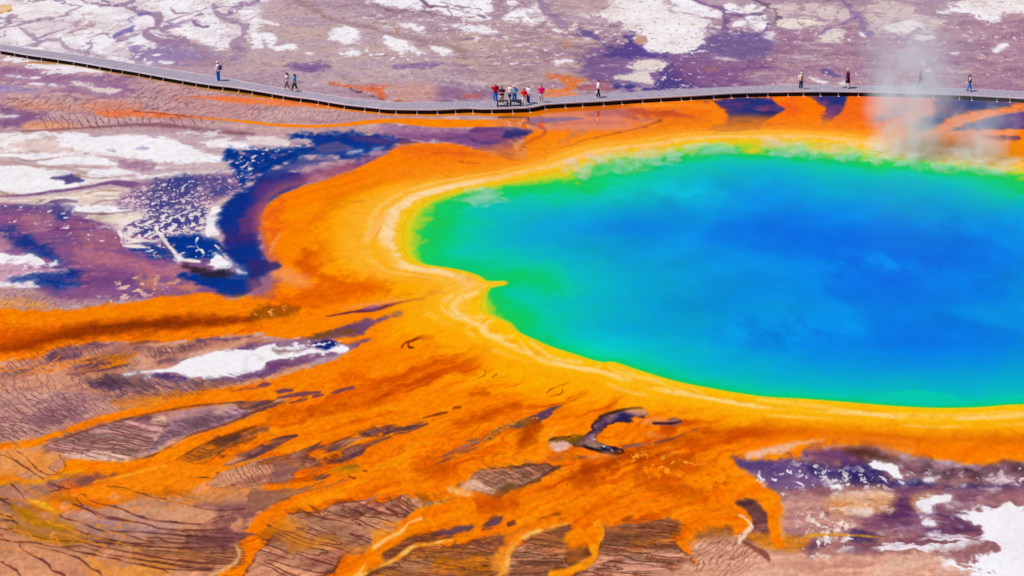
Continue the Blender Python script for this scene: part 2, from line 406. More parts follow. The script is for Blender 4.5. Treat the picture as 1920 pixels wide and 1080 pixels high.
# channels that cut the sheets
veins(t00((-900, -240), (2000, -240), (1960, 60), (1930, 300), (1640, 400), (1100, 380), (700, 430), (300, 400), (-900, 250)), mixcol(C3(176, 146, 168), C3(140, 108, 152), nz(NMi)), .16, .10, .07, op=.8, seed=91, keep=.25)
veins(t00((-900, -240), (2000, -240), (1960, 60), (1930, 300), (1640, 400), (1100, 380), (700, 430), (300, 400), (-900, 250)), C3(186, 158, 160), .36, .22, .06, op=.65, seed=95, keep=.1)
veins(t10((700, -240), (2300, -240), (2300, 200), (1800, 260), (1300, 200), (800, 60)), mixcol(C3(150, 118, 140), C3(184, 156, 170), nz(NFi)), .22, .13, .055, op=.8, seed=97, keep=.2)
veins(t20((450, 60), (900, 60), (900, 300), (600, 160)), C3(190, 164, 170), .3, .2, .08, op=.7, seed=99, keep=.1); veins(t30((-100, -40), (700, 20), (600, 200), (0, 220)), C3(160, 132, 146), .25, .16, .06, op=.75, seed=101, keep=.2); veins(t30((680, 0), (1350, 60), (1350, 260), (720, 260)), C3(170, 140, 156), .25, .16, .07, op=.7, seed=103, keep=.2)
def CH(pts, w, col=C3(148, 112, 144), op=.9, **k): stroke(pts, np.asarray(w) * .85, col, soft=2.4, warp=11, op=op * .9, wob=9, fine=.75, **k)
CH(t00((720, -60), (800, 20), (930, 45), (1040, 90), (1150, 110), (1190, 150), (1180, 200), (1110, 230), (1100, 270), (1200, 310), (1400, 330)), [4, 4, 6, 7, 8, 10, 9, 8, 9, 10, 14], C3(150, 118, 152))
CH(t00((930, 45), (1000, 0), (1080, -60)), [4, 7, 8], C3(154, 128, 160)); CH(t00((1190, 160), (1220, 230), (1330, 280), (1450, 330), (1560, 400)), [7, 6, 6, 9, 16], C3(160, 130, 158))
CH(t00((1130, 105), (1020, 120), (960, 150), (1010, 180), (960, 230), (880, 260), (860, 285)), [2, 2, 3, 3, 6, 8, 3], C3(112, 96, 168)); CH(t00((600, 0), (680, 30), (860, 45)), [2, 3, 3])
CH(t00((40, 190), (130, 165), (300, 160), (450, 135), (530, 110)), [3, 3, 3, 2, 1], C3(142, 116, 134)); CH(t00((130, 180), (220, 260), (300, 300), (450, 310), (480, 350), (560, 380), (660, 400)), [3, 5, 4, 3, 5, 5, 3], C3(172, 146, 166))
CH(t00((450, 290), (540, 240), (640, 215), (720, 170)), [2, 4, 4, 2], C3(176, 140, 146)); CH(t00((0, 215), (50, 205)), 2); CH(t00((0, 280), (30, 270), (40, 240)), 2, C3(120, 100, 140))
CH(t00((1600, 40), (1640, 120), (1750, 160), (1830, 200), (1830, 280), (1760, 330), (1820, 400), (1750, 440)), [6, 7, 9, 9, 10, 14, 12, 10], C3(158, 128, 158)); CH(t00((1920, 10), (1830, 40), (1740, 70), (1720, 120)), [3, 4, 6, 6], C3(140, 108, 150))
CH(t00((1500, 110), (1450, 140), (1470, 190), (1560, 210)), [3, 3, 3, 2], C3(128, 98, 136)); CH(t00((1280, 60), (1310, 100), (1420, 100)), 2, C3(160, 130, 140))
CH(t10((250, -60), (330, 20), (500, 110), (700, 180), (900, 220), (1100, 280), (1300, 310), (1450, 350), (1560, 390), (1560, 420)), [10, 10, 8, 8, 8, 9, 8, 8, 8, 10], C3(164, 130, 134), op=.8)
CH(t10((1180, -60), (1260, 20), (1310, 60)), [3, 5, 4], C3(110, 84, 112)); CH(t10((860, 25), (1050, 90), (1250, 90), (1400, 130), (1560, 160)), [2, 3, 2, 2, 2], C3(140, 108, 130)); CH(t10((1290, 50), (1500, 75), (1700, 130)), 1.6, C3(140, 108, 130))
CH(t10((1380, 20), (1560, 60), (1680, 70)), 1.5, C3(150, 118, 140)); CH(t10((1040, 200), (1070, 250)), [5, 6], C3(184, 140, 120)); CH(t10((1800, 10), (1860, 80), (1830, 140)), [4, 5, 4], C3(170, 140, 150))
CH(t20((200, 0), (250, 80), (330, 130), (380, 200)), [6, 10, 12, 12], C3(150, 122, 156)); CH(t20((1120, 0), (1210, 40), (1180, 90), (1330, 105), (1400, 130)), 1.4, C3(190, 170, 176)); CH(t20((1250, -40), (1400, 20), (1560, 70), (1610, 130), (1600, 220)), [3, 4, 5, 8, 12], C3(122, 86, 140))
CH(t20((1680, -40), (1780, -10), (1860, 20), (1930, 60)), [3, 4, 5, 4], C3(100, 76, 110)); CH(t20((1610, 110), (1720, 120), (1880, 100)), [4, 4, 4], C3(120, 88, 136)); CH(t20((1820, 270), (1900, 230), (1930, 180)), [3, 3, 3], C3(112, 88, 150))
CH(t30((0, 30), (40, 70), (70, 120), (60, 170), (0, 190)), 2.4, C3(110, 92, 112)); CH(t30((540, -20), (600, 50), (650, 110), (700, 130), (710, 200), (760, 260)), [8, 6, 8, 9, 9, 12], C3(138, 108, 156)); CH(t30((640, 130), (560, 180), (440, 220), (370, 260)), [6, 5, 4, 3], C3(140, 112, 158))
# indigo pools on the far flats
fl(t20((830, 270), (920, 260), (920, 310), (980, 350), (1020, 400), (1200, 420), (1250, 440), (1000, 430), (880, 430), (720, 430), (700, 390), (860, 360)), C3(84, 66, 138), soft=5, warp=16, op=.9)
fl(t20((480, 230), (560, 225), (700, 290), (640, 310), (520, 280)), C3(112, 88, 146), soft=5, warp=12, op=.9)
fl(t20((1060, 640), (1180, 470), (1300, 540), (1420, 620), (1400, 660), (1200, 680), (1050, 690), (800, 680), (760, 640), (960, 640)), mixcol(C3(92, 64, 128), C3(62, 62, 136), nz(NMi)), soft=6, warp=16, op=.92)
fl(t20((1230, 440), (1900, 460), (1920, 500), (1700, 560), (1740, 640), (1380, 650), (1260, 540)), mixcol(C3(122, 78, 134), C3(140, 96, 136), nz(HSTR)), soft=10, warp=16, op=.8)
fl(t20((1500, 240), (1900, 260), (1900, 430), (1560, 430), (1500, 330)), C3(106, 88, 146), soft=10, warp=18, op=.75)
speck(t20((1050, 480), (1400, 540), (1400, 660), (1050, 680)), C3(230, 216, 216), .16, 3, seed=21, aspect=2.6)
fl(t20((800, 20), (520, 120), (300, 60), (420, -20)), C3(196, 170, 162), soft=10, warp=18, op=.55)
fl(t20((910, 300), (960, 270), (1030, 310), (950, 340)), C3(196, 150, 120), soft=4, warp=8, op=.85)
fl(t20((370, 360), (400, 300), (450, 360)), C3(186, 136, 112), soft=5, warp=6, op=.8); fl(t20((1440, 520), (1520, 510), (1560, 540), (1480, 545)), C3(164, 104, 118), soft=6, warp=6, op=.8)
fl(t00((-40, 60), (60, 40), (100, 75), (40, 100), (-40, 105)), C3(232, 190, 140), soft=3, warp=6, op=.9); CH(t00((0, 98), (50, 90), (90, 70)), 1.5, C3(190, 130, 50))
fl(t30((380, 530), (440, 520), (530, 560), (600, 575), (480, 580), (400, 550)), C3(104, 86, 144), soft=3, warp=6, op=.85); speck(t30((380, 530), (480, 530), (500, 565), (400, 560)), WHITE, .35, 2.6, seed=22)
fl(t30((1600, 400), (1680, 405), (1640, 425)), C3(104, 80, 130), soft=3, warp=5, op=.7); fl(t30((1380, 465), (1480, 470), (1420, 490)), C3(124, 88, 136), soft=4, warp=6, op=.8)
# salmon run-off beyond the boardwalk
fl(t10((560, 630), (700, 640), (860, 645), (985, 625), (960, 690), (1000, 740), (1120, 770), (1000, 765), (860, 710), (740, 670)), C3(222, 104, 56), soft=5, warp=9, op=.92)
fl(t10((980, 620), (1300, 640), (1350, 720), (1200, 770), (1000, 740)), C3(206, 150, 138), soft=12, warp=14, op=.7)
CH(t10((700, 670), (860, 720), (960, 750), (1080, 775)), [1.2, 1.6, 2, 1.6], C3(110, 60, 60)); fl(t10((1560, 700), (1700, 710), (1640, 750), (1560, 730)), C3(204, 104, 92), soft=6, warp=10, op=.75)
fl(t20((250, 570), (400, 580), (560, 600), (500, 640), (470, 680), (520, 720), (280, 735), (260, 700), (380, 660), (380, 620)), C3(226, 116, 50), soft=6, warp=12, op=.92)
fl(t20((520, 640), (680, 620), (760, 680), (600, 710), (520, 720)), C3(176, 96, 110), soft=8, warp=12, op=.8); fl(t20((220, 700), (330, 670), (480, 700), (470, 735), (280, 742)), ORANGE, soft=4, warp=6, op=.8)

# ---- between the boardwalk and the pool, left half: mauve mud with level bands
fl([(-230, 90), (0, 96), (140, 122), (300, 150), (480, 178), (640, 204), (800, 212), (960, 224), (940, 250), (700, 258), (520, 262), (300, 246), (-230, 252)], mixcol(C3(186, 142, 148), C3(204, 164, 158), nz(HSTR)), soft=8, warp=8, op=.9)
fl(t00((0, 500), (300, 540), (700, 570), (980, 620), (1040, 690), (900, 720), (600, 720), (300, 650), (0, 600)), C3(146, 100, 146), soft=12, warp=22, op=.85)
fl(t00((0, 640), (200, 650), (380, 690), (200, 710), (0, 700)), C3(150, 132, 184), soft=10, warp=14, op=.8)
fl(t00((0, 800), (160, 820), (400, 860), (260, 910), (100, 960), (0, 950)), C3(122, 80, 132), soft=10, warp=16, op=.85)
W(t00((0, 405), (150, 440), (380, 500), (480, 470), (640, 500), (760, 535), (600, 545), (380, 530), (200, 480), (0, 440)), warp=14, op=.92)
W(t00((530, 620), (640, 620), (740, 660), (900, 675), (860, 695), (720, 690), (600, 660)), warp=6, col=C3(228, 210, 204)); W(t00((40, 570), (150, 575), (120, 585)), warp=4); W(t00((160, 585), (300, 580), (260, 595)), warp=4); W(t00((220, 630), (340, 630), (300, 645)), warp=4); W(t00((370, 640), (500, 650), (420, 660)), warp=5, op=.8); W(t00((-30, 860), (130, 870), (100, 885), (-30, 888)), warp=5)
fl(t00((700, 850), (800, 820), (1000, 830), (1200, 850), (1500, 885), (1400, 890), (1150, 880), (900, 880), (780, 880)), C3(240, 116, 56), soft=6, warp=8, op=.92)
fl(t00((600, 780), (1050, 770), (1000, 830), (720, 850)), C3(226, 140, 112), soft=10, warp=14, op=.7); fl(t00((100, 760), (500, 790), (700, 820), (500, 840), (150, 820)), C3(222, 150, 122), soft=10, warp=14, op=.75)
fl(t00((170, 950), (250, 915), (420, 930), (740, 950), (560, 980), (300, 985)), C3(228, 152, 108), soft=8, warp=10, op=.85)
fl(t00((1180, 640), (1500, 680), (1920, 700), (1920, 900), (1600, 880), (1300, 800)), C3(200, 146, 144), soft=10, warp=14, op=.7)
cracks(t00((0, 720), (500, 740), (1100, 770), (1150, 830), (600, 870), (200, 850), (0, 810)), -32, 8, 2.1, .35, C3(116, 68, 96), .75, seed=2, wob=2)
cracks(t00((280, 860), (760, 880), (1500, 880), (1500, 950), (700, 975), (400, 985)), 62, 12, 1.8, .5, C3(96, 54, 84), .85, seed=3, wob=2)
cracks(t00((1050, 620), (1500, 660), (1920, 720), (1920, 900), (1400, 870), (1050, 820)), -30, 7, 2.15, .3, C3(118, 74, 104), .7, seed=4, wob=2)
cracks(t10((0, 780), (500, 820), (900, 860), (1200, 880), (900, 900), (400, 930), (0, 900)), -48, 7, 2.1, .3, C3(122, 80, 106), .65, seed=5, wob=2)
stroke(t00((1000, 838), (1200, 855), (1500, 888), (1700, 905)), .9, C3(120, 50, 50), soft=1, warp=1, op=.8)
stroke(t00((0, 990), (300, 985), (600, 965), (1000, 940), (1300, 950), (1600, 985), (1900, 1010)), [2, 2.5, 2.5, 3, 4, 5, 4], C3(130, 80, 96), soft=3, warp=3, op=.8)
fl(t10((1000, 945), (1200, 950), (1480, 960), (1920, 960), (1960, 1060), (1500, 1060), (1200, 1080), (880, 1020)), mixcol(C3(158, 110, 150), C3(136, 88, 140), nz(HSTR)), soft=8, warp=12, op=.9)

# ---- left middle: white terraces, navy pools, torn flakes
fl([(-230, 232), (40, 250), (200, 246), (330, 250), (480, 262), (520, 270), (560, 300), (480, 360), (400, 420), (-230, 440)], mixcol(C3(188, 156, 170), C3(204, 176, 172), nz(HST2)), soft=8, warp=10)
fl(t01((-900, 560), (0, 560), (400, 590), (700, 680), (900, 780), (1300, 820), (1700, 1000), (1750, 1300), (1500, 1330), (1000, 1290), (500, 1330), (-900, 1340)), mixcol(C3(142, 80, 128), C3(120, 76, 132), nz(HSTR)), soft=10, warp=16, op=.97)
W(t01((-900, 30), (0, 55), (480, 48), (900, 66), (1210, 76), (1360, 112), (1500, 172), (1690, 236), (1400, 262), (1150, 262), (960, 238), (860, 215), (720, 196), (420, 232), (0, 238), (-900, 250)), warp=8, soft=2.4)
W(t01((-900, 285), (0, 282), (200, 290), (420, 320), (620, 350), (900, 372), (1240, 352), (1800, 320), (1830, 334), (1400, 352), (1080, 382), (830, 400), (640, 440), (380, 486), (0, 505), (-900, 500)), warp=7, soft=2.4)
W(t01((280, 262), (460, 225), (640, 212), (830, 235), (910, 275), (820, 294), (560, 280), (360, 285)), warp=6, soft=2); W(t01((480, 310), (680, 305), (560, 330)), warp=4); W(t01((640, 345), (760, 310), (900, 310), (1050, 345), (880, 360)), warp=5); W(t01((1120, 300), (1200, 290), (1240, 308), (1150, 320)), warp=4)
W(t01((1480, 110), (1560, 85), (1740, 90), (1880, 140), (1880, 168), (1740, 158), (1560, 150)), warp=7); W(t01((1330, 40), (1500, 20), (1700, 55), (1600, 75), (1420, 60)), warp=8, col=C3(224, 210, 216))
fl(t01((0, 160), (200, 110), (380, 90), (520, 170), (640, 200), (380, 190), (200, 175)), C3(214, 180, 172), soft=8, warp=18, op=.7); fl(t01((0, 80), (220, 80), (160, 110), (0, 110)), C3(226, 204, 196), soft=8, warp=14, op=.7)
fl(t01((1020, 160), (1060, 145), (1120, 160), (1060, 165)), C3(170, 160, 196), soft=4, warp=4, op=.8); stroke(t01((800, 165), (860, 185), (840, 170)), .8, C3(170, 150, 150), op=.7)
fl(t01((880, 245), (1000, 245), (1160, 270), (1140, 325), (1010, 325), (900, 290)), C3(166, 124, 152), soft=5, warp=8, op=.95)
fl(t01((380, 382), (470, 362), (560, 358), (640, 396), (600, 412), (500, 420), (470, 400)), mixcol(C3(92, 66, 116), C3(60, 66, 136), nz(NMi)), soft=3, warp=5, op=.95); stroke(t01((560, 360), (700, 380), (900, 372)), [2, 2, 1], C3(166, 128, 110), op=.7)
stroke(t01((-40, 515), (180, 508), (380, 488), (560, 462), (700, 438), (850, 415), (1000, 432), (1100, 440)), [2, 2.5, 3, 3, 4, 5, 7, 5], C3(122, 80, 130), soft=2, warp=4); stroke(t01((0, 250), (200, 280), (420, 300), (560, 320), (640, 345)), [2, 2, 2.4, 3, 2], C3(182, 150, 146), op=.8, soft=2)
stroke(t01((-20, 228), (130, 230), (220, 252), (400, 232)), 1.2, C3(160, 130, 124), op=.7); stroke(t01((-20, 465), (0, 480), (60, 500), (0, 512)), 2.2, C3(172, 130, 100), op=.8); stroke(t01((500, 290), (620, 300), (800, 300)), 1.3, C3(180, 150, 140), op=.8)
W(t01((-900, 525), (0, 532), (350, 522), (640, 482), (800, 458), (970, 462), (1160, 484), (1000, 495), (1030, 520), (850, 560), (600, 582), (380, 582), (0, 572), (-900, 570)), warp=7, col=mixcol(C3(222, 196, 176), C3(240, 230, 226), nz(HST2)))
stroke(t01((380, 560), (480, 552), (580, 560)), [2, 3, 1], C3(110, 76, 120), op=.8); stroke(t01((640, 495), (800, 470), (960, 490), (860, 515), (700, 515)), 1.6, C3(186, 148, 140), op=.7); stroke(t01((680, 580), (780, 550), (960, 540)), [1, 2, 2], C3(160, 120, 130), op=.8)
W(t01((480, 605), (700, 588), (1000, 580), (1270, 566), (1100, 605), (850, 648), (650, 640), (560, 628)), warp=6); fl(t01((640, 670), (900, 655), (1200, 640), (1260, 680), (1150, 735), (900, 745), (780, 712)), C3(226, 208, 186), soft=3, warp=8); stroke(t01((560, 640), (760, 650), (900, 640), (1020, 625)), 1.2, C3(120, 80, 90), op=.7)
# torn zone
fl(t01((1000, 440), (1100, 400), (1400, 360), (1880, 335), (1850, 430), (1720, 510), (1590, 590), (1560, 680), (1640, 820), (1240, 830), (900, 770), (1100, 650), (860, 580)), mixcol(C3(58, 62, 132), C3(148, 104, 142), nz(NMi, -.5, .4)), soft=6, warp=10)
fl(t01((1700, 170), (1900, 170), (2300, 130), (2200, 240), (1990, 330), (1800, 440), (1750, 330), (1720, 260)), mixcol(NAVY, C3(98, 82, 140), nz(NFi, .1, .7)), soft=8, warp=16)
speck(t01((860, 570), (1080, 430), (1500, 440), (1620, 560), (1560, 680), (1300, 640), (1050, 640)), C3(226, 208, 214), .42, 2.0, seed=31, aspect=2.0)
speck(t01((1150, 390), (1700, 350), (1900, 340), (1700, 500), (1500, 450)), C3(214, 204, 222), .24, 2.2, seed=32, aspect=2.0)
speck(t01((900, 650), (1560, 640), (1640, 800), (1300, 820), (1000, 900), (900, 800)), C3(238, 226, 226), .60, 2.2, seed=33, aspect=2.6, clump=.5)
speck(t01((1150, 250), (1900, 230), (1800, 340), (1200, 330)), C3(216, 200, 210), .26, 2.2, seed=34, aspect=2.6)
speck(t11((-40, 70), (330, 90), (300, 180), (100, 260), (-60, 430), (-120, 200)), C3(226, 214, 224), .20, 2.5, seed=35, aspect=2.6)
W(t11((-60, 62), (120, 68), (220, 95), (300, 135), (180, 140), (60, 125), (-60, 110)), warp=6, col=C3(228, 210, 210)); W(t11((280, 70), (350, 78), (400, 100), (330, 92)), warp=3); W(t11((330, 65), (430, 85), (400, 92)), warp=3)
fl(t01((1240, 820), (1500, 808), (1640, 830), (1690, 950), (1600, 1000), (1350, 975), (1290, 900)), NAVY, soft=4, warp=8); fl(t01((980, 900), (1200, 880), (1330, 990), (1180, 1000), (1040, 960)), C3(22, 60, 138), soft=6, warp=12, op=.9)
speck(t01((1000, 890), (1330, 870), (1600, 930), (1500, 1000), (1200, 1000)), WHITE, .22, 3, seed=36)
for pp, ww in ((((885, 775), (920, 830), (935, 885), (1130, 900)), 2.2), (((900, 780), (1000, 850), (1180, 850)), 1.6), (((1160, 750), (1220, 830), (1290, 910), (1345, 985), (1500, 1008)), 2.4), (((1470, 830), (1490, 900), (1540, 960)), 1.3), (((1620, 880), (1690, 960), (1740, 1010)), 2.0), (((940, 800), (950, 860), (1060, 840), (1160, 780)), 1.4)):
    stroke(t01(*pp), ww, C3(238, 224, 220), soft=1.2, warp=3, wob=5, fine=.8)
W(t01((1575, 1015), (1620, 960), (1660, 960), (1700, 1000), (1755, 1015), (1700, 1050), (1640, 1068), (1600, 1050)), warp=6, soft=2); W(t01((1330, 965), (1360, 965), (1360, 1000), (1335, 1000)), warp=3); W(t01((1780, 1060), (1820, 1080), (1860, 1110), (1800, 1110)), warp=4)
W(t01((1590, 592), (1640, 588), (1668, 645), (1612, 712), (1665, 805), (1580, 835), (1530, 805), (1560, 700)), warp=5, soft=2)
streaks(t01((-60, 580), (500, 610), (1000, 900), (1500, 1080), (600, 1330), (-60, 1330)), C3(190, 128, 140), .16, fx=.22, fy=.55, op=.55, seed=150); streaks(t01((-60, 580), (500, 610), (1000, 900), (1500, 1080), (600, 1330), (-60, 1330)), C3(84, 46, 110), .2, fx=.18, fy=.45, op=.6, seed=151)
# flakes and pools of the lower left
fl(t01((-60, 760), (120, 765), (300, 850), (420, 950), (500, 1040), (640, 1100), (560, 1140), (420, 1090), (350, 1020), (200, 940), (-60, 860)), mixcol(C3(20, 52, 134), C3(70, 54, 126), nz(NMi, 0, .7)), soft=9, warp=14)
fl(t01((380, 620), (480, 605), (520, 690), (420, 700)), C3(34, 56, 134), soft=7, warp=12, op=.85); fl(t01((0, 570), (500, 600), (420, 640), (0, 625)), C3(96, 72, 130), soft=7, warp=12, op=.8)
fl(t01((180, 660), (380, 660), (400, 740), (260, 780)), C3(178, 118, 134), soft=10, warp=18, op=.8); fl(t01((560, 760), (800, 770), (900, 880), (700, 900)), C3(170, 104, 120), soft=12, warp=18, op=.7)
fl(t01((560, 930), (740, 930), (1060, 1000), (1400, 1060), (1500, 1110), (1300, 1120), (900, 1060), (640, 1000)), C3(186, 112, 128), soft=9, warp=16, op=.8)
speck(t01((-20, 575), (500, 600), (860, 720), (900, 900), (500, 820), (0, 700)), C3(232, 218, 228), .13, 2.8, seed=41, aspect=2.8)
fl(t01((-40, 800), (60, 800), (100, 900), (60, 940), (-40, 930)), C3(196, 134, 150), soft=8, warp=14, op=.8)
W(t01((-60, 942), (150, 944), (300, 980), (450, 1026), (340, 1046), (180, 1040), (-60, 1034)), warp=5, soft=2.4); fl(t01((-60, 1035), (380, 1045), (500, 1070), (300, 1110), (120, 1150), (-60, 1160)), C3(202, 156, 176), soft=6, warp=14, op=.95); speck(t01((-40, 1030), (480, 1060), (200, 1120), (-40, 1130)), WHITE, .35, 3, seed=42, aspect=2.6)
fl(t02((80, 195), (200, 160), (420, 150), (580, 180), (625, 232), (430, 292), (330, 250), (180, 225)), NAVY, soft=9, warp=12, op=.95); W(t02((-40, 205), (120, 215), (300, 232), (180, 252), (-40, 242)), warp=5, soft=2); W(t02((200, 205), (240, 208), (220, 218)), warp=2); W(t02((460, 230), (560, 235), (500, 242)), warp=3, op=.7)
fl(t02((620, 150), (900, 120), (1000, 160), (940, 240), (700, 250)), C3(112, 66, 126), soft=12, warp=14, op=.8)
fl(t02((-60, 250), (280, 260), (460, 320), (700, 330), (860, 330), (600, 392), (380, 400), (-60, 415)), mixcol(C3(178, 134, 140), C3(196, 152, 142), nz(HST2)), soft=7, warp=8, op=.95)
fl(t02((300, 245), (560, 250), (900, 250), (900, 320), (620, 330), (430, 300)), C3(140, 86, 132), soft=8, warp=10, op=.85)
fl(t02((0, 340), (250, 345), (440, 380), (300, 395), (0, 395)), C3(240, 160, 70), soft=6, warp=8, op=.75); cracks(t02((-60, 270), (420, 300), (700, 350), (500, 400), (-60, 410)), -38, 7, 2.1, .35, C3(126, 70, 96), .7, seed=7, wob=2)
speck(t02((900, 190), (1350, 180), (1200, 300), (700, 370), (850, 330)), C3(236, 190, 170), .35, 3, seed=43, aspect=3)
fl(t02((1060, 180), (1300, 190), (1500, 240), (1200, 260)), C3(224, 140, 96), soft=9, warp=16, op=.7)
# the navy moat round the orange
fl(t01((1985, 330), (1900, 425), (1760, 508), (1670, 590), (1668, 650), (1620, 720), (1662, 810), (1645, 900), (1710, 965), (1780, 1030), (1850, 1120), (2020, 1120), (2080, 1030), (1980, 940), (1960, 760), (1960, 640), (2060, 540), (2300, 420), (2240, 340)), mixcol(C3(10, 46, 132), C3(62, 40, 116), nz(NMi, -.1, .8)), soft=7, warp=9)
fl(t11((-60, 380), (60, 360), (200, 260), (480, 215), (700, 230), (860, 180), (1020, 150), (1080, 130), (1300, 110), (900, 60), (720, 30), (480, 40), (230, 60), (420, 100), (300, 180), (0, 300)), mixcol(NAVY, C3(72, 50, 122), nz(NMi, .1, .9)), soft=7, warp=12)
fl(t11((0, 440), (160, 380), (420, 330), (640, 290), (800, 250), (900, 210), (1080, 180), (900, 300), (500, 360), (200, 430), (60, 520), (-20, 520)), C3(104, 50, 116), soft=14, warp=9, op=.8)
fl(t11((60, 350), (260, 265), (500, 230), (620, 245), (480, 275), (280, 320), (120, 380)), C3(52, 62, 136), soft=6, warp=8, op=.8); fl(t11((440, 150), (560, 110), (720, 140), (690, 180), (520, 195)), C3(96, 82, 136), soft=5, warp=8, op=.8)
W(t11((335, 210), (480, 205), (480, 222), (380, 226)), warp=3, op=.3); W(t11((690, 182), (790, 165), (790, 185), (720, 192)), warp=3, op=.5); W(t11((880, 160), (960, 148), (900, 172)), warp=2, op=.4)
fl(t11((700, 60), (1000, 90), (1200, 105), (1100, 125), (800, 110)), C3(86, 56, 122), soft=6, warp=8, op=.85)
fl(t11((1080, 40), (1500, 30), (1780, 60), (1920, 120), (1960, 250), (1900, 260), (1800, 190), (1600, 150), (1420, 110), (1180, 100)), mixcol(C3(140, 86, 134), C3(112, 66, 124), nz(HSTR)), soft=5, warp=8)
fl(t11((1620, 90), (1760, 60), (1860, 90), (1740, 125)), C3(56, 44, 112), soft=6, warp=10, op=.9)
fl(t01((1800, 700), (1860, 590), (1960, 540), (2010, 640), (1960, 780), (1850, 800), (1790, 780)), C3(138, 56, 106), soft=8, warp=12, op=.6)
fl(t02((1330, 160), (1500, 138), (1880, 136), (1960, 180), (1920, 240), (1850, 295), (1740, 325), (1600, 255), (1480, 200)), mixcol(NAVY, C3(22, 48, 128), nz(NMi)), soft=5, warp=8); fl(t02((1380, 70), (1550, 110), (1760, 130), (1640, 150), (1500, 130)), C3(44, 30, 40), soft=5, warp=8, op=.85); W(t02((1780, 115), (1850, 130), (1800, 132)), warp=4)

# fine level grain of the flats
COL *= (1 + .05 * HFr + .035 * HFi + .03 * ROUGH)[..., None]
_lm = ss(105, 150, COL.mean(2))
COL += (C3(216, 196, 206) - COL) * (ss(.25, .75, HFi + .5 * HFr + .25 * HSTR) * .17 * _lm)[..., None]
COL += (C3(120, 84, 122) - COL) * (ss(.30, .85, -HFr - .4 * NMi + .2 * HFi) * .24)[..., None]
COL[:] = np.clip(COL, 0, 248)
speck([(430, -50), (2150, -50), (2150, 168), (1120, 178), (980, 184), (480, 160)], C3(212, 194, 204), .085, 2.6, op=.75, seed=170, aspect=3, soft=16)
speck([(430, -50), (2150, -50), (2150, 168), (1120, 178), (980, 184), (480, 160)], C3(120, 88, 116), .10, 2.6, op=.5, seed=171, aspect=3, soft=16)
speck(t00((-100, 480), (900, 600), (1900, 720), (1900, 980), (800, 960), (-100, 980)), C3(118, 78, 104), .09, 2.4, op=.5, seed=172, aspect=2.6, soft=16)
# ------------------------------------------------------------------ the mats
# mud flats of the foreground
LOWER = [(-230, 640), (100, 645), (300, 640), (480, 625), (620, 700), (900, 800), (1400, 860), (1460, 880), (1540, 1000), (1700, 1080), (1700, 1150), (-230, 1150)]
fl(LOWER, mixcol(C3(178, 112, 96), C3(212, 150, 118), lambda sl: ss(-.45, .5, NMi[sl] * .6 + STR2[sl] * .6)), soft=6, warp=6)
RIGHTMUD = t33((-240, 500), (0, 498), (250, 500), (290, 430), (400, 402), (560, 400), (720, 385), (850, 392), (960, 440), (1100, 478), (1300, 500), (1420, 540), (1600, 545), (1800, 510), (1940, 500), (2900, 470), (2900, 1700), (-300, 1700))
# the body of orange
POOL = [(960, 337), (905, 347), (855, 357), (812, 370), (785, 386), (766, 405), (757, 425), (754, 447), (757, 467), (767, 482), (785, 494), (817, 500), (842, 503), (870, 509), (893, 517), (908, 527), (930, 528), (946, 528), (944, 533), (918, 538), (908, 550), (902, 568), (904, 585), (927, 596), (952, 607), (968, 622), (986, 631), (1030, 650), (1067, 662), (1110, 676), (1132, 680), (1152, 680), (1197, 695), (1260, 714), (1322, 727), (1385, 738), (1440, 745), (1515, 749), (1615, 757), (1690, 763), (1765, 766), (1840, 764), (1890, 760), (1935, 758), (2020, 750), (2160, 725), (2330, 680), (2450, 610), (2480, 530), (2420, 450), (2290, 385), (2140, 342), (2000, 322), (1920, 316), (1840, 304), (1790, 295), (1720, 290), (1665, 285), (1590, 270), (1515, 263), (1440, 262), (1335, 264), (1285, 269), (1210, 280), (1160, 285), (1122, 293), (1072, 310), (1035, 321)]
_sp = smooth_pts(POOL, True, 3)
_pw = np.stack(unproj(_sp[:, 0], _sp[:, 1]), 1)
PD = sdf(_pw, GX, GY)                      # metres outside the shoreline (negative: in the water)
ORA = [(2200, 330), (2200, 186), (1920, 188), (1630, 178), (1452, 177), (1300, 184), (1130, 196), (1040, 202), (990, 209), (960, 212), (935, 230), (965, 250), (985, 262), (985, 300), (955, 300), (920, 292), (880, 278), (840, 270), (790, 268), (742, 280), (706, 300), (640, 326), (580, 345), (530, 366), (498, 388), (487, 420), (492, 455), (505, 495), (515, 522), (500, 548), (462, 556), (430, 562), (395, 550), (350, 553), (290, 560), (200, 574), (100, 583), (-230, 588), (-230, 690), (0, 678), (70, 672), (100, 656), (150, 648), (215, 643), (325, 645), (380, 637), (480, 629), (600, 650), (640, 668), (600, 685), (480, 716), (400, 732), (290, 750), (300, 766), (420, 760), (500, 752), (540, 750), (470, 770), (430, 800), (380, 825), (300, 855), (240, 865), (130, 862), (120, 900), (60, 950), (140, 960), (230, 945), (330, 935), (450, 925), (520, 930), (505, 950), (480, 965), (455, 1000), (441, 1030), (450, 1045), (400, 1085), (360, 1150), (900, 1150), (1180, 1150), (1330, 1080), (1300, 1040), (1330, 1010), (1440, 1010), (1468, 1010), (1470, 970), (1460, 940), (1420, 900), (1400, 885), (1440, 868), (1500, 866), (1505, 850), (1540, 840), (1600, 838), (1655, 838), (1690, 852), (1760, 866), (1840, 876), (1900, 868), (2200, 862)]
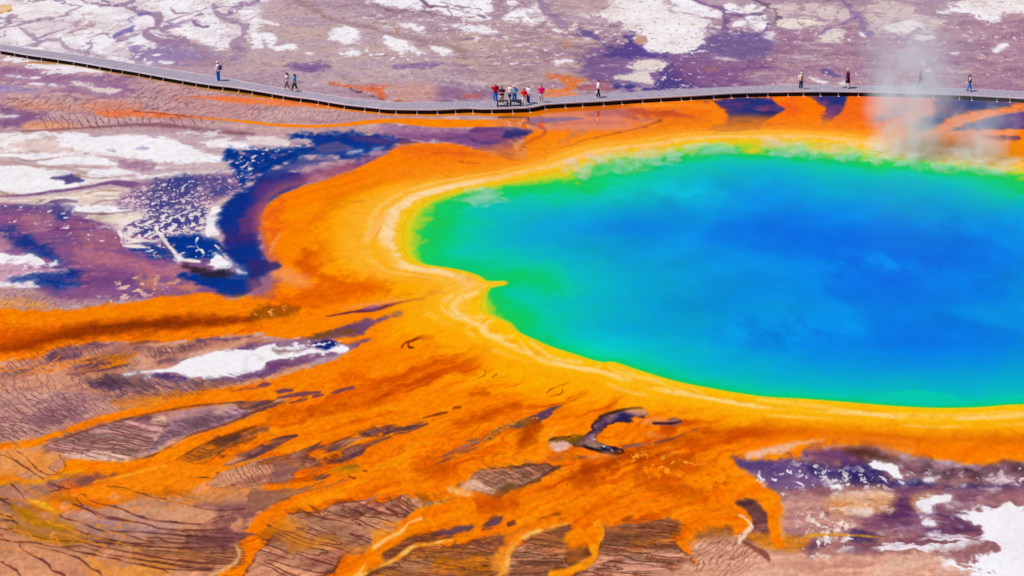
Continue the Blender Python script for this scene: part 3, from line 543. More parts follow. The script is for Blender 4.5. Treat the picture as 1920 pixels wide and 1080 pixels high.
def ora_col(sl):
    pd = PD[sl]; s = STR[sl]; h = HSTR[sl]; v = V[sl]
    low = ss(560, 760, v)[..., None]
    t = np.clip((pd - 1.0) / 26.0 + 0.14 * s + 0.12 * NLo[sl], 0, 1)[..., None]
    c = YELLOW + (ORANGE - YELLOW) * ss(0.0, 0.32, t)
    c = c + (C3(244, 118, 4) - c) * ss(0.35, 0.9, t) * .8
    k = ss(0.02, 0.62, s + 0.35 * STR2[sl])[..., None]
    c = c + (ORDEEP - c) * k * (0.32 + 0.55 * low)
    k2 = ss(0.35, .85, s + 0.6 * STR2[sl] + .25 * NFi[sl])[..., None]
    c = c + (C3(186, 66, 4) - c) * k2 * 0.65 * low
    k4 = ss(.05, .6, STR[sl] * .5 + STR2[sl] * .5 + .45 * NMi[sl] - .1)[..., None]
    c = c + (C3(206, 84, 2) - c) * k4 * .42 * ss(10, 24, pd)[..., None]
    k3 = ss(.05, .75, .9 * STR3[sl] + .5 * STR2[sl] + .25 * NFi[sl])[..., None]
    c = c + (C3(222, 88, 0) - c) * k3 * (.12 + .38 * low)
    k5 = ss(.1, .8, -STR3[sl] * .8 + ROUGH[sl] * .35 + NFi[sl] * .25)[..., None]
    c = c + (C3(255, 168, 24) - c) * k5 * .28 * low
    c = c + (C3(255, 160, 10) - c) * (ss(0.1, 0.7, -STR2[sl] - .5 * s)[..., None] * .45 * low)
    return c
fl(ORA, ora_col, soft=3, warp=6, curve=2, fray=.5)
# outer rose rim of the loop west of the pool
for pts, c, w, s, o in ((t11((700, 300), (420, 390), (200, 450), (90, 530), (30, 620), (20, 720), (60, 860), (100, 960), (150, 1050)), C3(176, 86, 104), 7, 13, .8),):
    stroke(pts, w, c, soft=s, warp=6, op=o)
fl(t11((90, 600), (200, 560), (200, 760), (120, 850), (70, 760)), C3(236, 98, 20), soft=13, warp=22, op=.75)
fl(t11((560, 500), (760, 460), (1100, 380), (1300, 330), (1280, 370), (1000, 420), (760, 530), (600, 600), (480, 690), (400, 740), (480, 620)), C3(228, 112, 4), soft=12, warp=8, op=.65)
fl(t11((420, 880), (560, 760), (680, 780), (620, 900), (520, 1000), (480, 1080), (360, 1120), (300, 1000)), C3(226, 100, 2), soft=14, warp=26, op=.65)
fl(t11((300, 960), (420, 920), (440, 1060), (360, 1160)), C3(214, 78, 0), soft=13, warp=20, op=.6)
fl(t11((1080, 120), (1400, 130), (1600, 160), (1880, 230), (1800, 270), (1500, 250), (1200, 220), (1060, 180)), C3(238, 104, 22), soft=12, warp=12, op=.7); fl(t11((1300, 185), (1600, 190), (1760, 215), (1560, 215)), C3(216, 84, 26), soft=6, warp=6, op=.6)
fl(t11((620, 640), (900, 540), (1060, 520), (960, 640), (830, 800), (640, 880), (560, 820)), C3(255, 164, 4), soft=16, warp=10, op=.75)
fl(t12((480, 160), (700, 150), (900, 160), (980, 260), (760, 330), (520, 360), (200, 400), (60, 380), (300, 290)), C3(224, 90, 0), soft=12, warp=24, op=.75)
fl(t12((80, 130), (230, 90), (420, 200), (380, 240), (240, 210), (140, 180)), C3(244, 152, 92), soft=9, warp=8, op=.75); stroke(t11((180, 800), (130, 870), (110, 930)), [2, 3, 3], C3(246, 156, 96), soft=4, op=.7)
fl(t12((-40, 180), (120, 170), (170, 210), (100, 300), (-40, 330)), C3(150, 78, 106), soft=10, warp=10, op=.7); fl(t12((-40, 20), (180, 78), (60, 140), (-40, 160)), C3(46, 40, 110), soft=5, warp=7, op=.85)
for pts, ww in ((t11((720, 568), (770, 545), (838, 548), (830, 560), (770, 568)), 0), (t11((1530, 258), (1690, 262), (1680, 278), (1590, 275)), 0), (t11((1420, 362), (1470, 366), (1440, 370)), 0)):
    fl(pts, C3(150, 52, 26), soft=1.6, warp=2.4, op=.95)
stroke(t11((560, 620), (640, 590), (740, 570)), [.6, 1, 1.4], C3(206, 84, 10), soft=3, op=.7)
# the long band to the left edge
fl(t02((-900, 430), (0, 428), (400, 410), (800, 385), (1200, 330), (1600, 310), (1940, 330), (1940, 390), (1500, 430), (1000, 460), (600, 490), (-900, 540)), mixcol(C3(252, 138, 2), C3(240, 118, 2), nz(NFi)), soft=8, warp=8, op=.8)
stroke(t02((-60, 690), (120, 680), (300, 640), (460, 600), (700, 560), (1000, 530), (1300, 515), (1600, 500), (1920, 475)), [5, 7, 8, 9, 11, 11, 10, 7, 4], C3(140, 46, 4), soft=8, warp=12, op=.9)
fl(t02((-60, 560), (200, 560), (460, 560), (300, 620), (100, 680), (-60, 690)), C3(200, 76, 2), soft=10, warp=10, op=.75); stroke(t02((700, 545), (1000, 525), (1400, 505)), [2, 3, 1], C3(122, 46, 8), soft=3, warp=3, op=.6)
fl(t12((-20, 410), (120, 390), (320, 420), (200, 470), (-20, 490)), C3(148, 74, 10), soft=7, warp=10, op=.8); speck(t12((-40, 400), (160, 400), (160, 470), (-40, 480)), C3(250, 170, 80), .2, 2.6, seed=45)
for pts in (t02((640, 620), (680, 610), (700, 630)), t02((870, 610), (930, 600), (900, 630)), t02((1000, 600), (1060, 605), (1020, 620))): fl(pts, C3(222, 92, 4), soft=3, warp=4, op=.7)
# mud that breaks through below the band
def mudc(sl): return (C3(150, 96, 96) + (C3(200, 140, 118) - C3(150, 96, 96)) * nz(HST2)(sl)[..., None])
def dmud(sl): return (C3(108, 68, 88) + (C3(150, 98, 104) - C3(108, 68, 88)) * nz(HST2)(sl)[..., None])
fl(t02((380, 720), (600, 680), (740, 655), (900, 655), (800, 685), (640, 700), (600, 760), (400, 800)), dmud, soft=4, warp=7)
fl(t02((1010, 700), (1100, 685), (1130, 695), (1060, 708)), dmud, soft=2, warp=4, op=.8); stroke(t02((980, 665), (1080, 650), (1180, 648)), 1.6, C3(130, 72, 60), op=.8); fl(t02((1080, 735), (1300, 690), (1500, 635), (1660, 625), (1560, 660), (1400, 700), (1300, 750), (1160, 770)), mudc, soft=3, warp=6); fl(t02((1160, 800), (1250, 770), (1400, 765), (1380, 800), (1200, 835)), dmud, soft=4, warp=6)
fl(t02((1480, 640), (1660, 622), (1920, 605), (1700, 640), (1560, 650)), C3(128, 78, 104), soft=2.5, warp=5, op=.9); fl(t02((1780, 660), (1920, 640), (1920, 655), (1820, 672)), C3(150, 90, 90), soft=2, warp=4, op=.8)
fl(t02((460, 830), (620, 790), (900, 760), (1040, 745), (900, 780), (1000, 800), (900, 840), (600, 800), (480, 860), (300, 880)), C3(248, 132, 14), soft=4, warp=8, op=.95); fl(t02((560, 830), (720, 780), (820, 790), (760, 850), (620, 880), (520, 890)), dmud, soft=5, warp=9, op=.85)
fl(t02((1080, 740), (1180, 830), (900, 870), (960, 800)), C3(214, 156, 128), soft=6, warp=7, op=.9); stroke(t02((500, 890), (700, 870), (950, 825)), [1.4, 1.4, 1], C3(100, 56, 84), op=.85)
fl(t02((640, 960), (760, 930), (940, 920), (960, 960), (900, 1060), (820, 1060), (720, 1010)), C3(112, 80, 112), soft=6, warp=24, op=.85); fl(t02((940, 900), (1380, 910), (1480, 960), (1380, 1010), (1000, 1030), (940, 980)), C3(160, 112, 112), soft=6, warp=24, op=.8)
cracks(t02((380, 690), (860, 650), (640, 790), (300, 880), (0, 900), (0, 830)), 40, 10, 2.0, .5, C3(84, 46, 70), .8, seed=11); cracks(t02((1080, 740), (1400, 650), (1650, 640), (1400, 720), (1200, 780)), 55, 5, 3, .3, C3(90, 50, 76), .75, seed=12, wob=1.5)
cracks(t02((520, 800), (960, 770), (960, 840), (560, 900)), 48, 8, 2, .4, C3(96, 44, 60), .75, seed=13); cracks(t02((640, 920), (1000, 900), (1500, 940), (1400, 1020), (900, 1070)), 35, 6, 3, .35, C3(86, 54, 86), .7, seed=14)
cracks(t02((-60, 880), (560, 890), (700, 990), (500, 1080), (-60, 1080)), 72, 15, 1.5, .55, C3(124, 76, 100), .8, seed=15, wob=4)
# the white island
fl(t12((-760, 880), (-500, 840), (-100, 670), (200, 650), (420, 610), (560, 560), (640, 520), (760, 500), (820, 480), (900, 480), (1080, 430), (1090, 440), (940, 490), (860, 530), (820, 580), (780, 600), (640, 610), (580, 640), (700, 660), (860, 625), (840, 645), (740, 690), (620, 740), (480, 770), (300, 830), (100, 900), (-100, 940), (-400, 930)), mixcol(C3(130, 80, 112), C3(104, 62, 108), nz(NMi)), soft=3, warp=5)
W(t02((1140, 865), (1260, 850), (1400, 780), (1560, 740), (1760, 705), (1960, 705), (2200, 690), (2300, 695), (2160, 740), (1960, 820), (1920, 870), (1700, 900), (1560, 915), (1400, 920), (1300, 880)), warp=3.5, soft=2)
stroke(t02((1090, 872), (1180, 866), (1290, 858), (1400, 830)), [1, 2, 4, 8], WHITE, soft=1.6, warp=3)
W(t12((0, 705), (160, 690), (340, 695), (320, 715), (500, 690), (640, 675), (690, 695), (640, 720), (420, 740), (280, 770), (140, 790), (40, 860), (-60, 870)), warp=6, soft=2)
fl(t02((1150, 900), (1300, 880), (1400, 920), (1300, 930)), C3(76, 52, 110), soft=4, warp=7, op=.9); W(t02((930, 895), (1010, 885), (960, 900)), warp=3); W(t02((1090, 918), (1120, 915), (1100, 924)), warp=2); W(t02((1060, 875), (1130, 870), (1090, 880)), warp=3, op=.8)
fl(t12((440, 660), (520, 630), (590, 660), (580, 690), (480, 700)), C3(18, 34, 116), soft=4, warp=6); speck(t12((300, 640), (600, 640), (620, 700), (320, 710)), WHITE, .4, 2.6, seed=47, aspect=2.4); fl(t12((400, 620), (540, 570), (660, 545), (760, 550), (740, 585), (620, 590), (520, 630)), C3(120, 74, 10), soft=5, warp=6, op=.85)
fl(t12((120, 715), (240, 705), (340, 715), (230, 735)), C3(150, 110, 110), soft=3, warp=7, op=.8)
# dark slits in the yellow
def slit(pts, w, col=C3(116, 40, 44), **k): stroke(pts, w, col, soft=1.3, warp=2.2, wob=2, **k)
slit(t12((1115, 162), (1200, 165), (1270, 175), (1340, 168), (1420, 152)), [2.6, 1.8, 1.4, 1, .5], C3(130, 44, 20)); fl(t12((1490, 278), (1560, 240), (1650, 205), (1640, 235), (1560, 275)), C3(126, 42, 20), soft=1.6, warp=2.5)
slit(t12((530, 458), (640, 438), (760, 420), (880, 400), (980, 380), (1100, 350), (1240, 320), (1310, 285), (1400, 278)), [1, 1.8, 2.5, 4.5, 3.5, 2, 2, 3.5, 3], C3(110, 44, 60)); fl(t12((800, 400), (880, 370), (930, 385), (900, 415), (820, 418)), C3(116, 62, 108), soft=2, warp=3)
fl(t12((620, 400), (760, 360), (900, 345), (1120, 325), (1000, 365), (800, 395)), C3(246, 150, 96), soft=5, warp=6, op=.75); slit(t12((1060, 305), (1140, 292), (1200, 288)), [.5, 1, .5], C3(190, 84, 20))
slit(t12((1090, 690), (1120, 660), (1180, 640), (1240, 615)), [1, 1, 1.6, 2], C3(150, 52, 10)); slit(t12((1145, 665), (1150, 690), (1180, 692)), [1.2, 1.8, .8], C3(130, 44, 10)); fl(t12((1250, 610), (1330, 595), (1330, 630), (1260, 635)), C3(226, 104, 4), soft=4, warp=6, op=.8)
slit(t22((265, 1030), (300, 1000), (370, 975), (430, 950)), [1.6, 1.2, 1, 1.4], C3(186, 70, 4)); slit(t22((380, 1000), (360, 1040), (290, 1058)), [1, 1.4, 1], C3(186, 70, 4)); slit(t12((1470, 830), (1500, 826)), 1, C3(170, 70, 10)); slit(t12((1660, 920), (1710, 900), (1720, 860)), [.6, .8, 1], C3(190, 80, 10)); slit(t12((1770, 915), (1800, 890)), 1, C3(180, 70, 10))
fl(t12((900, 1080), (980, 1000), (1120, 950), (1280, 890), (1360, 910), (1240, 960), (1080, 1020), (980, 1080)), C3(196, 66, 2), soft=8, warp=10, op=.8); fl(t12((640, 900), (760, 880), (860, 930), (700, 980)), C3(232, 94, 2), soft=12, warp=14, op=.7); fl(t12((1600, 1050), (1700, 1010), (1740, 1040)), C3(200, 74, 4), soft=6, warp=8, op=.8)
for pts, ww in ((t12((0, 1000), (60, 970), (110, 962)), [3, 4, 2]), (t12((120, 1030), (200, 1015), (270, 1012)), [1.6, 2.5, 1.2]), (t12((160, 1070), (320, 1045), (480, 1028)), [1.4, 2.4, 1]), (t12((430, 1062), (500, 1050)), [1.6, 1]), (t12((570, 1035), (640, 1015), (730, 992)), [.8, 1, 1.8]), (t02((1660, 1045), (1760, 1030), (1900, 1000)), [2, 3.5, 2.5]), (t03((1660, 10), (1760, 8), (1840, 5)), 1.5)):
    slit(pts, ww, C3(126, 66, 76))

# ---- run-off of the lower left
OR2 = mixcol(C3(252, 134, 4), C3(236, 108, 0), lambda sl: ss(-.4, .6, .6 * NFi[sl] + .6 * STR2[sl] + .3 * STR[sl]))
stroke([(500, 747), (440, 749), (400, 752), (330, 757), (275, 769), (225, 781), (175, 794), (100, 820), (50, 834), (-60, 842)], [14, 11, 10, 9, 7, 6.5, 5.5, 5, 5, 7], OR2, soft=2, warp=3)
fl(t03((2000, 90), (1900, 130), (1750, 205), (1550, 270), (1400, 320), (1260, 400), (1110, 470), (960, 502), (600, 492), (480, 500), (470, 560), (330, 650), (480, 620), (600, 595), (760, 595), (900, 602), (1100, 560), (1300, 510), (1400, 450), (1620, 350), (2000, 230)), OR2, soft=2.5, warp=6, fray=.8)
stroke(t03((600, 590), (480, 606), (400, 636), (260, 660), (-80, 668)), [4, 4, 3, 3, 4], C3(246, 148, 10), soft=2, warp=3); fl(t03((-80, 590), (100, 600), (200, 640), (120, 662), (-80, 660)), OR2, soft=5, warp=8)
fl(t03((560, 735), (740, 655), (1000, 600), (1300, 515), (1600, 545), (2000, 490), (2000, 560), (1830, 560), (1760, 620), (1480, 630), (1560, 700), (1400, 720), (1200, 720), (1140, 800), (900, 805), (690, 790), (640, 760), (520, 830), (420, 890), (320, 850), (200, 800), (240, 760), (420, 735)), mixcol(C3(252, 134, 4), C3(236, 122, 20), nz(STR)), soft=6, warp=10)
stroke(t03((700, 660), (900, 620), (1050, 580), (1250, 535)), 1.2, C3(255, 170, 40), soft=1.6, op=.7)
fl(t03((1360, 480), (1440, 420), (1620, 350), (1760, 320), (1920, 260), (2000, 250), (2000, 290), (1840, 340), (1680, 420), (1560, 500), (1450, 500)), mixcol(C3(150, 84, 56), C3(226, 118, 20), nz(STR2)), soft=4, warp=6, op=.92); fl(t03((1600, 345), (1740, 310), (1780, 330), (1660, 375)), C3(96, 54, 52), soft=4, warp=6, op=.85)
fl(t03((1640, 490), (1660, 465), (1700, 455), (1680, 480)), C3(150, 70, 20), soft=1.5, warp=2); fl(t03((1680, 520), (1860, 450), (1960, 420), (1900, 480), (1760, 525)), mixcol(C3(140, 84, 80), C3(210, 150, 120), nz(STR2)), soft=3, warp=5)
cracks(t03((1360, 480), (1640, 350), (1960, 250), (1840, 360), (1560, 500)), 14, 5, 4, .35, C3(84, 44, 30), .75, seed=17, wob=1.5)
fl(t03((0, 690), (180, 680), (380, 690), (440, 720), (300, 790), (120, 800), (0, 800)), C3(190, 128, 112), soft=8, warp=10, op=.85); fl(t03((330, 650), (480, 620), (640, 605), (860, 605), (640, 680), (580, 700), (420, 690)), C3(118, 70, 86), soft=5, warp=8, op=.85); fl(t03((440, 655), (560, 640), (560, 690), (470, 690)), C3(214, 110, 50), soft=5, warp=6, op=.8)
fl(t03((0, 420), (200, 400), (480, 440), (480, 480), (380, 560), (440, 600), (330, 640), (200, 600), (0, 600)), mixcol(C3(222, 156, 110), C3(236, 138, 50), nz(NMi)), soft=6, warp=8, op=.9)
# pale cracked fans between the streams
fl(t03((-80, 0), (700, 0), (860, 50), (940, 110), (700, 160), (420, 270), (220, 340), (0, 380), (-80, 380)), mixcol(C3(188, 136, 132), C3(214, 164, 148), nz(NMi)), soft=5, warp=8, op=.85); fl(t03((300, 100), (560, 90), (640, 150), (460, 240), (250, 230)), C3(148, 102, 116), soft=9, warp=34, op=.7)
cracks(t03((-80, -60), (420, 0), (700, 60), (560, 180), (250, 330), (-80, 370)), 30, 10, 2.1, .55, C3(108, 60, 70), .9, seed=18, wob=3); cracks(t03((420, 40), (880, 40), (940, 110), (700, 160), (460, 250)), 38, 7, 2.1, .4, C3(110, 60, 72), .8, seed=19, wob=2)
fl(t03((860, 50), (1300, 0), (1340, 30), (1050, 110), (940, 110)), mixcol(C3(210, 120, 50), C3(240, 132, 20), nz(STR2)), soft=5, warp=8, op=.8)
fl(t03((330, 380), (600, 280), (900, 190), (1200, 160), (1440, 110), (1700, 70), (1940, 50), (1880, 140), (1640, 230), (1400, 310), (1240, 390), (1100, 465), (960, 495), (640, 478), (480, 440)), mixcol(C3(176, 124, 130), C3(214, 166, 158), nz(NMi)), soft=4, warp=5); fl(t03((1250, 250), (1500, 180), (1900, 80), (1900, 130), (1640, 230), (1400, 310), (1120, 430)), mixcol(C3(128, 88, 112), C3(170, 128, 144), nz(STR2)), soft=5, warp=7, op=.85)
stroke(t03((500, 455), (700, 478), (960, 490)), [2, 3.4, 2], C3(236, 202, 196), soft=3, op=.8); fl(t03((1150, 190), (1220, 170), (1230, 210), (1160, 215)), C3(236, 190, 166), soft=4, warp=5, op=.85); fl(t03((1000, 180), (1120, 165), (1120, 190), (1040, 195)), C3(104, 60, 76), soft=3, warp=4, op=.8)
cracks(t03((330, 380), (900, 200), (1250, 200), (1180, 330), (1000, 490), (560, 460)), 9, 5, 9, .5, C3(112, 62, 62), .85, seed=20, wob=1.2); cracks(t03((1100, 430), (1300, 220), (1900, 80), (1600, 240), (1250, 390)), 22, 5, 3.4, .4, C3(92, 54, 82), .75, seed=24, wob=1.8)
cracks(t03((360, 380), (900, 210), (1200, 210), (1160, 320), (1000, 480), (560, 455)), 11, 7, 9, .7, C3(128, 72, 74), .7, seed=120, wob=1.4)
cracks(t03((-80, 120), (300, 110), (560, 120), (420, 250), (150, 330), (-80, 340)), 22, 7, 3.2, .5, C3(116, 66, 82), .7, seed=121, wob=3)
cracks(t02((640, 900), (1500, 930), (1900, 880), (1960, 940), (1400, 1040), (900, 1080), (700, 1040)), 28, 5, 4, .4, C3(96, 58, 82), .7, seed=122, wob=1.6)
stroke(t03((330, 390), (600, 290), (860, 210), (1120, 150), (1500, 85), (1900, 52)), 1.2, C3(120, 56, 30), soft=1.4, op=.7); stroke(t03((1000, 496), (1110, 472), (1260, 400), (1400, 322), (1560, 268), (1750, 205), (1920, 130)), 1.2, C3(110, 50, 40), soft=1.4, op=.75); stroke(t03((1330, 490), (1450, 420), (1620, 345), (1920, 245)), 1.3, C3(110, 50, 20), soft=1.3, op=.8); stroke(t03((1480, 520), (1580, 500), (1700, 410), (1920, 330)), 1.1, C3(130, 60, 30), soft=1.3, op=.7)
# bottom-left flat with its long cracks
fl(b0((-300, -40), (200, 60), (330, 110), (480, 130), (620, 80), (760, -80), (1100, -60), (1440, 0), (1370, 130), (1330, 200), (1340, 250), (1200, 350), (1100, 420), (-300, 460)), mixcol(C3(218, 150, 116), C3(192, 122, 96), lambda sl: ss(-.4, .5, NMi[sl] * .6 + HSTR[sl] * .6)), soft=6, warp=8, op=.92)
fl(b0((420, 20), (760, 20), (1000, 90), (900, 140), (600, 110)), C3(176, 134, 146), soft=10, warp=26, op=.75); fl(b0((1180, 60), (1440, 0), (1370, 130), (1330, 200), (1330, 250), (1150, 260), (1040, 200), (1120, 120)), C3(122, 70, 80), soft=9, warp=26, op=.85); fl(b0((760, 230), (1050, 270), (1330, 280), (1200, 345), (950, 340), (800, 290)), C3(170, 104, 76), soft=9, warp=26, op=.7)
fl(b0((560, 280), (800, 290), (980, 345), (900, 420), (560, 420), (500, 320)), C3(236, 148, 56), soft=9, warp=26, op=.7); fl(b0((100, 40), (260, 80), (440, 110), (400, 160), (200, 130), (80, 100)), C3(236, 146, 50), soft=9, warp=26, op=.65); fl(b0((900, 215), (1300, 240), (1320, 270), (1000, 260)), C3(216, 134, 70), soft=8, warp=8, op=.6)
fl(t03((880, 860), (1200, 820), (1560, 870), (1640, 920), (1500, 965), (1300, 960), (1000, 890)), C3(216, 158, 126), soft=10, warp=8, op=.8); fl(t03((1480, 830), (1700, 810), (1940, 800), (1940, 850), (1700, 875), (1560, 850)), C3(116, 72, 92), soft=7, warp=8, op=.85)
fl(t03((1400, 730), (1700, 680), (1940, 700), (1940, 800), (1600, 800), (1300, 790)), mixcol(C3(206, 138, 96), C3(224, 134, 60), nz(NMi)), soft=8, warp=8, op=.85); fl(t03((1780, 600), (1940, 520), (1960, 690), (1830, 690)), mudc, soft=5, warp=6)
for cx, cy, r in ((340, 925, 34), (1540, 700, 40), (1480, 735, 34), (490, 845, 34), (1140, 795, 20), (860, 770, 30)): fl(t03((cx - r, cy - r * .1), (cx, cy - r * .6), (cx + r, cy - r * .2), (cx + r * .5, cy + r * .5), (cx - r * .5, cy + r * .5)), C3(246, 162, 132), soft=5, warp=4, op=.85)
def crk(pts, w=.4, col=C3(100, 44, 40), op=.95): stroke(pts, w, col, soft=1.0, warp=1.3, wob=5, op=op, fine=.7)
for p in (((0, 15), (60, 35), (90, 70)), ((-60, 80), (0, 90), (110, 120), (280, 160), (460, 170), (640, 180), (800, 185), (980, 185), (1060, 185)), ((-60, 140), (60, 170), (200, 180), (320, 200), (460, 195)), ((330, 25), (380, 45), (470, 65), (510, 90), (600, 115), (800, 120), (1070, 140), (1180, 145)), ((530, 5), (600, 30), (820, 70), (880, 95), (1000, 105), (1200, 105)), ((720, 5), (800, 35), (900, 55), (1070, 70), (1170, 70), (1250, 40)), ((460, 170), (520, 190), (640, 215), (900, 265), (1050, 290), (1230, 290)), ((470, 200), (600, 240), (750, 265), (870, 290), (1060, 320), (1200, 330)), ((350, 200), (480, 240), (620, 260), (760, 295), (900, 330), (960, 350)), ((100, 190), (160, 240), (260, 300), (300, 340), (350, 360), (420, 420)), ((200, 200), (350, 230), (440, 270), (510, 320), (570, 350), (600, 420)), ((0, 290), (60, 320), (110, 360), (160, 420)), ((490, 130), (550, 150), (700, 180), (870, 205), (1000, 215), (1100, 215)), ((700, 130), (800, 165), (870, 180)), ((880, 140), (940, 170), (1060, 180)), ((420, 100), (490, 135)), ((0, 45), (60, 50), (90, 70)), ((560, 180), (760, 200), (900, 205), (1180, 215)), ((900, 330), (1100, 335), (1220, 310)), ((0, 125), (40, 170)), ((1000, 105), (1150, 105), (1260, 100))):
    crk(b0(*p), [.2] + [.5] * (len(p) - 2) + [.2])
for p in (((540, 830), (680, 890), (800, 935), (1100, 970)), ((640, 760), (700, 815), (850, 850), (1000, 900), (1200, 945), (1450, 975), (1560, 960), (1620, 930), (1720, 910)), ((800, 690), (950, 700), (1050, 745), (1300, 800), (1550, 860), (1650, 875), (1800, 870), (1920, 850)), ((1460, 630), (1600, 640), (1800, 715)), ((1620, 600), (1720, 640), (1800, 660), (1900, 680)), ((60, 430), (130, 520), (200, 560), (330, 640)), ((130, 430), (200, 470), (250, 540), (340, 600), (430, 600)), ((-40, 785), (100, 800), (190, 790), (130, 720), (70, 680)), ((380, 740), (440, 715), (400, 680), (360, 660)), ((440, 460), (470, 490), (390, 530), (380, 560), (440, 590)), ((110, 500), (60, 470), (0, 455)), ((640, 760), (610, 750), (580, 790), (620, 850)), ((420, 690), (520, 715), (540, 680)), ((0, 900), (90, 930), (130, 970), (120, 1000)), ((0, 800), (100, 850), (160, 900)), ((1860, 600), (1830, 640), (1890, 690)), ((480, 500), (490, 560), (450, 600))):
    crk(t03(*p), .4)
cracks(b0((850, 120), (1330, 130), (1330, 330), (1000, 345), (850, 280)), 3, 4.5, 12, .5, C3(92, 44, 44), .75, seed=26, wob=1.0)
stroke(t03((220, 800), (330, 840), (420, 890)), 1.5, C3(250, 180, 40), soft=2, op=.8); stroke(t03((100, 840), (160, 890), (250, 950), (400, 980), (560, 1005)), [2, 3, 3, 2.4, 1.6], C3(222, 140, 10), soft=3, op=.8); stroke(b0((120, 0), (200, 60), (280, 90), (400, 95)), [2, 3, 3, 2], C3(224, 144, 12), soft=3, op=.75); stroke(b0((100, 95), (220, 140), (340, 165), (480, 165)), [2, 3, 3, 2], C3(196, 118, 10), soft=3, op=.7)
stroke(b0((1330, 200), (1345, 240), (1330, 280), (1260, 330), (1180, 360)), [1, 1.6, 1.8, 1.8, 1.6], C3(248, 190, 130), soft=2.5, op=.8)

def threads(pts, ang, sp, aspect, w, col, op=.85, seed=160):
    cracks(pts, ang, sp, aspect, w, col, op=op, seed=seed, wob=2.2)
threads(b0((-300, -40), (420, 20), (760, 60), (700, 200), (300, 250), (-300, 200)), 14, 16, 6, .8, C3(232, 138, 34), .7, 161)
threads(t03((-80, 620), (600, 700), (1400, 720), (1400, 860), (700, 880), (-80, 800)), 12, 13, 6, .8, C3(240, 132, 24), .6, 162)
threads(t02((-60, 780), (900, 720), (1000, 860), (400, 900), (-60, 900)), -14, 9, 5, .7, C3(240, 132, 30), .7, 163)
# ---- islands of mud in the orange, lower middle
PKM = mixcol(C3(214, 148, 118), C3(166, 98, 82), lambda sl: ss(-.3, .5, NMi[sl] * .5 + STR2[sl] * .6)); DKM = mixcol(C3(96, 58, 70), C3(164, 98, 78), lambda sl: ss(-.3, .45, STR2[sl] + .5 * NFi[sl]))
for pts, c in ((((1280, 208), (1190, 215), (1090, 255), (1050, 240), (900, 255), (770, 292), (830, 322), (930, 300), (1090, 287), (1200, 248)), DKM), (((700, 345), (600, 350), (430, 400), (395, 428), (480, 432), (600, 422), (710, 378)), DKM), (((1010, 328), (900, 345), (800, 375), (720, 380), (640, 425), (620, 470), (510, 492), (540, 514), (700, 492), (785, 462), (830, 410), (910, 368)), DKM),
               (((820, 330), (680, 330), (560, 370), (480, 400), (560, 400), (700, 360)), mixcol(C3(200, 140, 110), C3(160, 96, 80), nz(STR2))), (((420, 425), (180, 470), (-10, 520), (-320, 640), (-320, 700), (0, 688), (120, 672), (250, 640), (310, 590), (430, 565), (510, 520), (400, 480)), PKM), (((300, 305), (200, 325), (50, 390), (-160, 450), (-200, 470), (0, 465), (100, 412), (200, 372), (285, 330)), DKM), (((-160, 60), (60, 45), (150, 62), (340, 40), (370, 45), (200, 82), (0, 128), (-100, 120)), DKM),
               (((580, 600), (440, 620), (425, 648), (505, 640)), DKM), (((-40, 735), (200, 728), (450, 700), (620, 655), (700, 640), (560, 690), (380, 740), (200, 805), (0, 905), (-60, 890)), mixcol(C3(150, 96, 84), C3(196, 124, 80), nz(NMi))), (((580, 818), (750, 808), (1000, 788), (1100, 755), (1200, 790), (1350, 830), (1550, 800), (1620, 812), (1500, 880), (1300, 905), (1180, 942), (1080, 1002), (980, 1075), (800, 1130), (500, 1200), (200, 1300), (280, 980), (236, 912), (400, 900), (520, 870)), PKM),
               (((1700, 1028), (1740, 960), (1780, 925), (1836, 920), (1842, 950), (1785, 1000)), DKM), (((1320, 1048), (1480, 1000), (1550, 965), (1615, 1000), (1500, 1052), (1380, 1068)), DKM), (((1270, 508), (1400, 450), (1510, 400), (1600, 335), (1710, 322), (1660, 388), (1520, 432), (1350, 502)), mixcol(C3(104, 70, 100), C3(190, 128, 100), nz(STR2))), (((1890, 975), (1930, 955), (1920, 975)), DKM), (((770, 535), (660, 545), (640, 572), (740, 560)), C3(116, 80, 20))):
    fl(t13(*pts), c, soft=2.4, warp=6, fray=.85, edge=(C3(110, 52, 30), 2.4, .45))
fl(t13((560, 570), (700, 540), (800, 550), (680, 600)), C3(196, 128, 8), soft=6, warp=8, op=.7); fl(t13((150, 540), (320, 545), (260, 640), (120, 660)), C3(130, 82, 88), soft=8, warp=8, op=.8); fl(t13((200, 480), (330, 540), (420, 560), (300, 545)), C3(170, 110, 20), soft=4, warp=5, op=.8); fl(t13((850, 340), (640, 420), (560, 440), (780, 340)), C3(252, 140, 30), soft=2, warp=3, op=.8)
fl([(892, 890), (918, 882), (960, 873), (1020, 869), (1066, 876), (1035, 886), (1018, 900), (985, 912), (960, 918), (935, 934), (918, 929), (862, 914), (874, 905)], mixcol(C3(206, 146, 120), C3(156, 98, 80), nz(STR2)), soft=2, warp=4, edge=(C3(100, 48, 30), 2.6, .75)); fl(t23((220, 590), (310, 575), (250, 630), (215, 620)), C3(90, 56, 96), soft=4, warp=5, op=.85)
fl(t13((1540, 690), (1640, 620), (1700, 680), (1840, 720), (1780, 750), (1640, 720)), C3(234, 182, 166), soft=4, warp=5, op=.8); fl(t13((1450, 715), (1560, 730), (1640, 765), (1540, 770)), C3(244, 190, 140), soft=4, warp=5, op=.8); fl(t13((1800, 740), (1860, 700), (1920, 690), (1820, 765)), C3(130, 88, 30), soft=4, warp=5, op=.8)
cracks([(885, 895), (960, 868), (1060, 876), (1000, 908), (940, 930)], 22, 4.5, 6, .35, C3(96, 52, 44), .75, seed=27, wob=1.2)
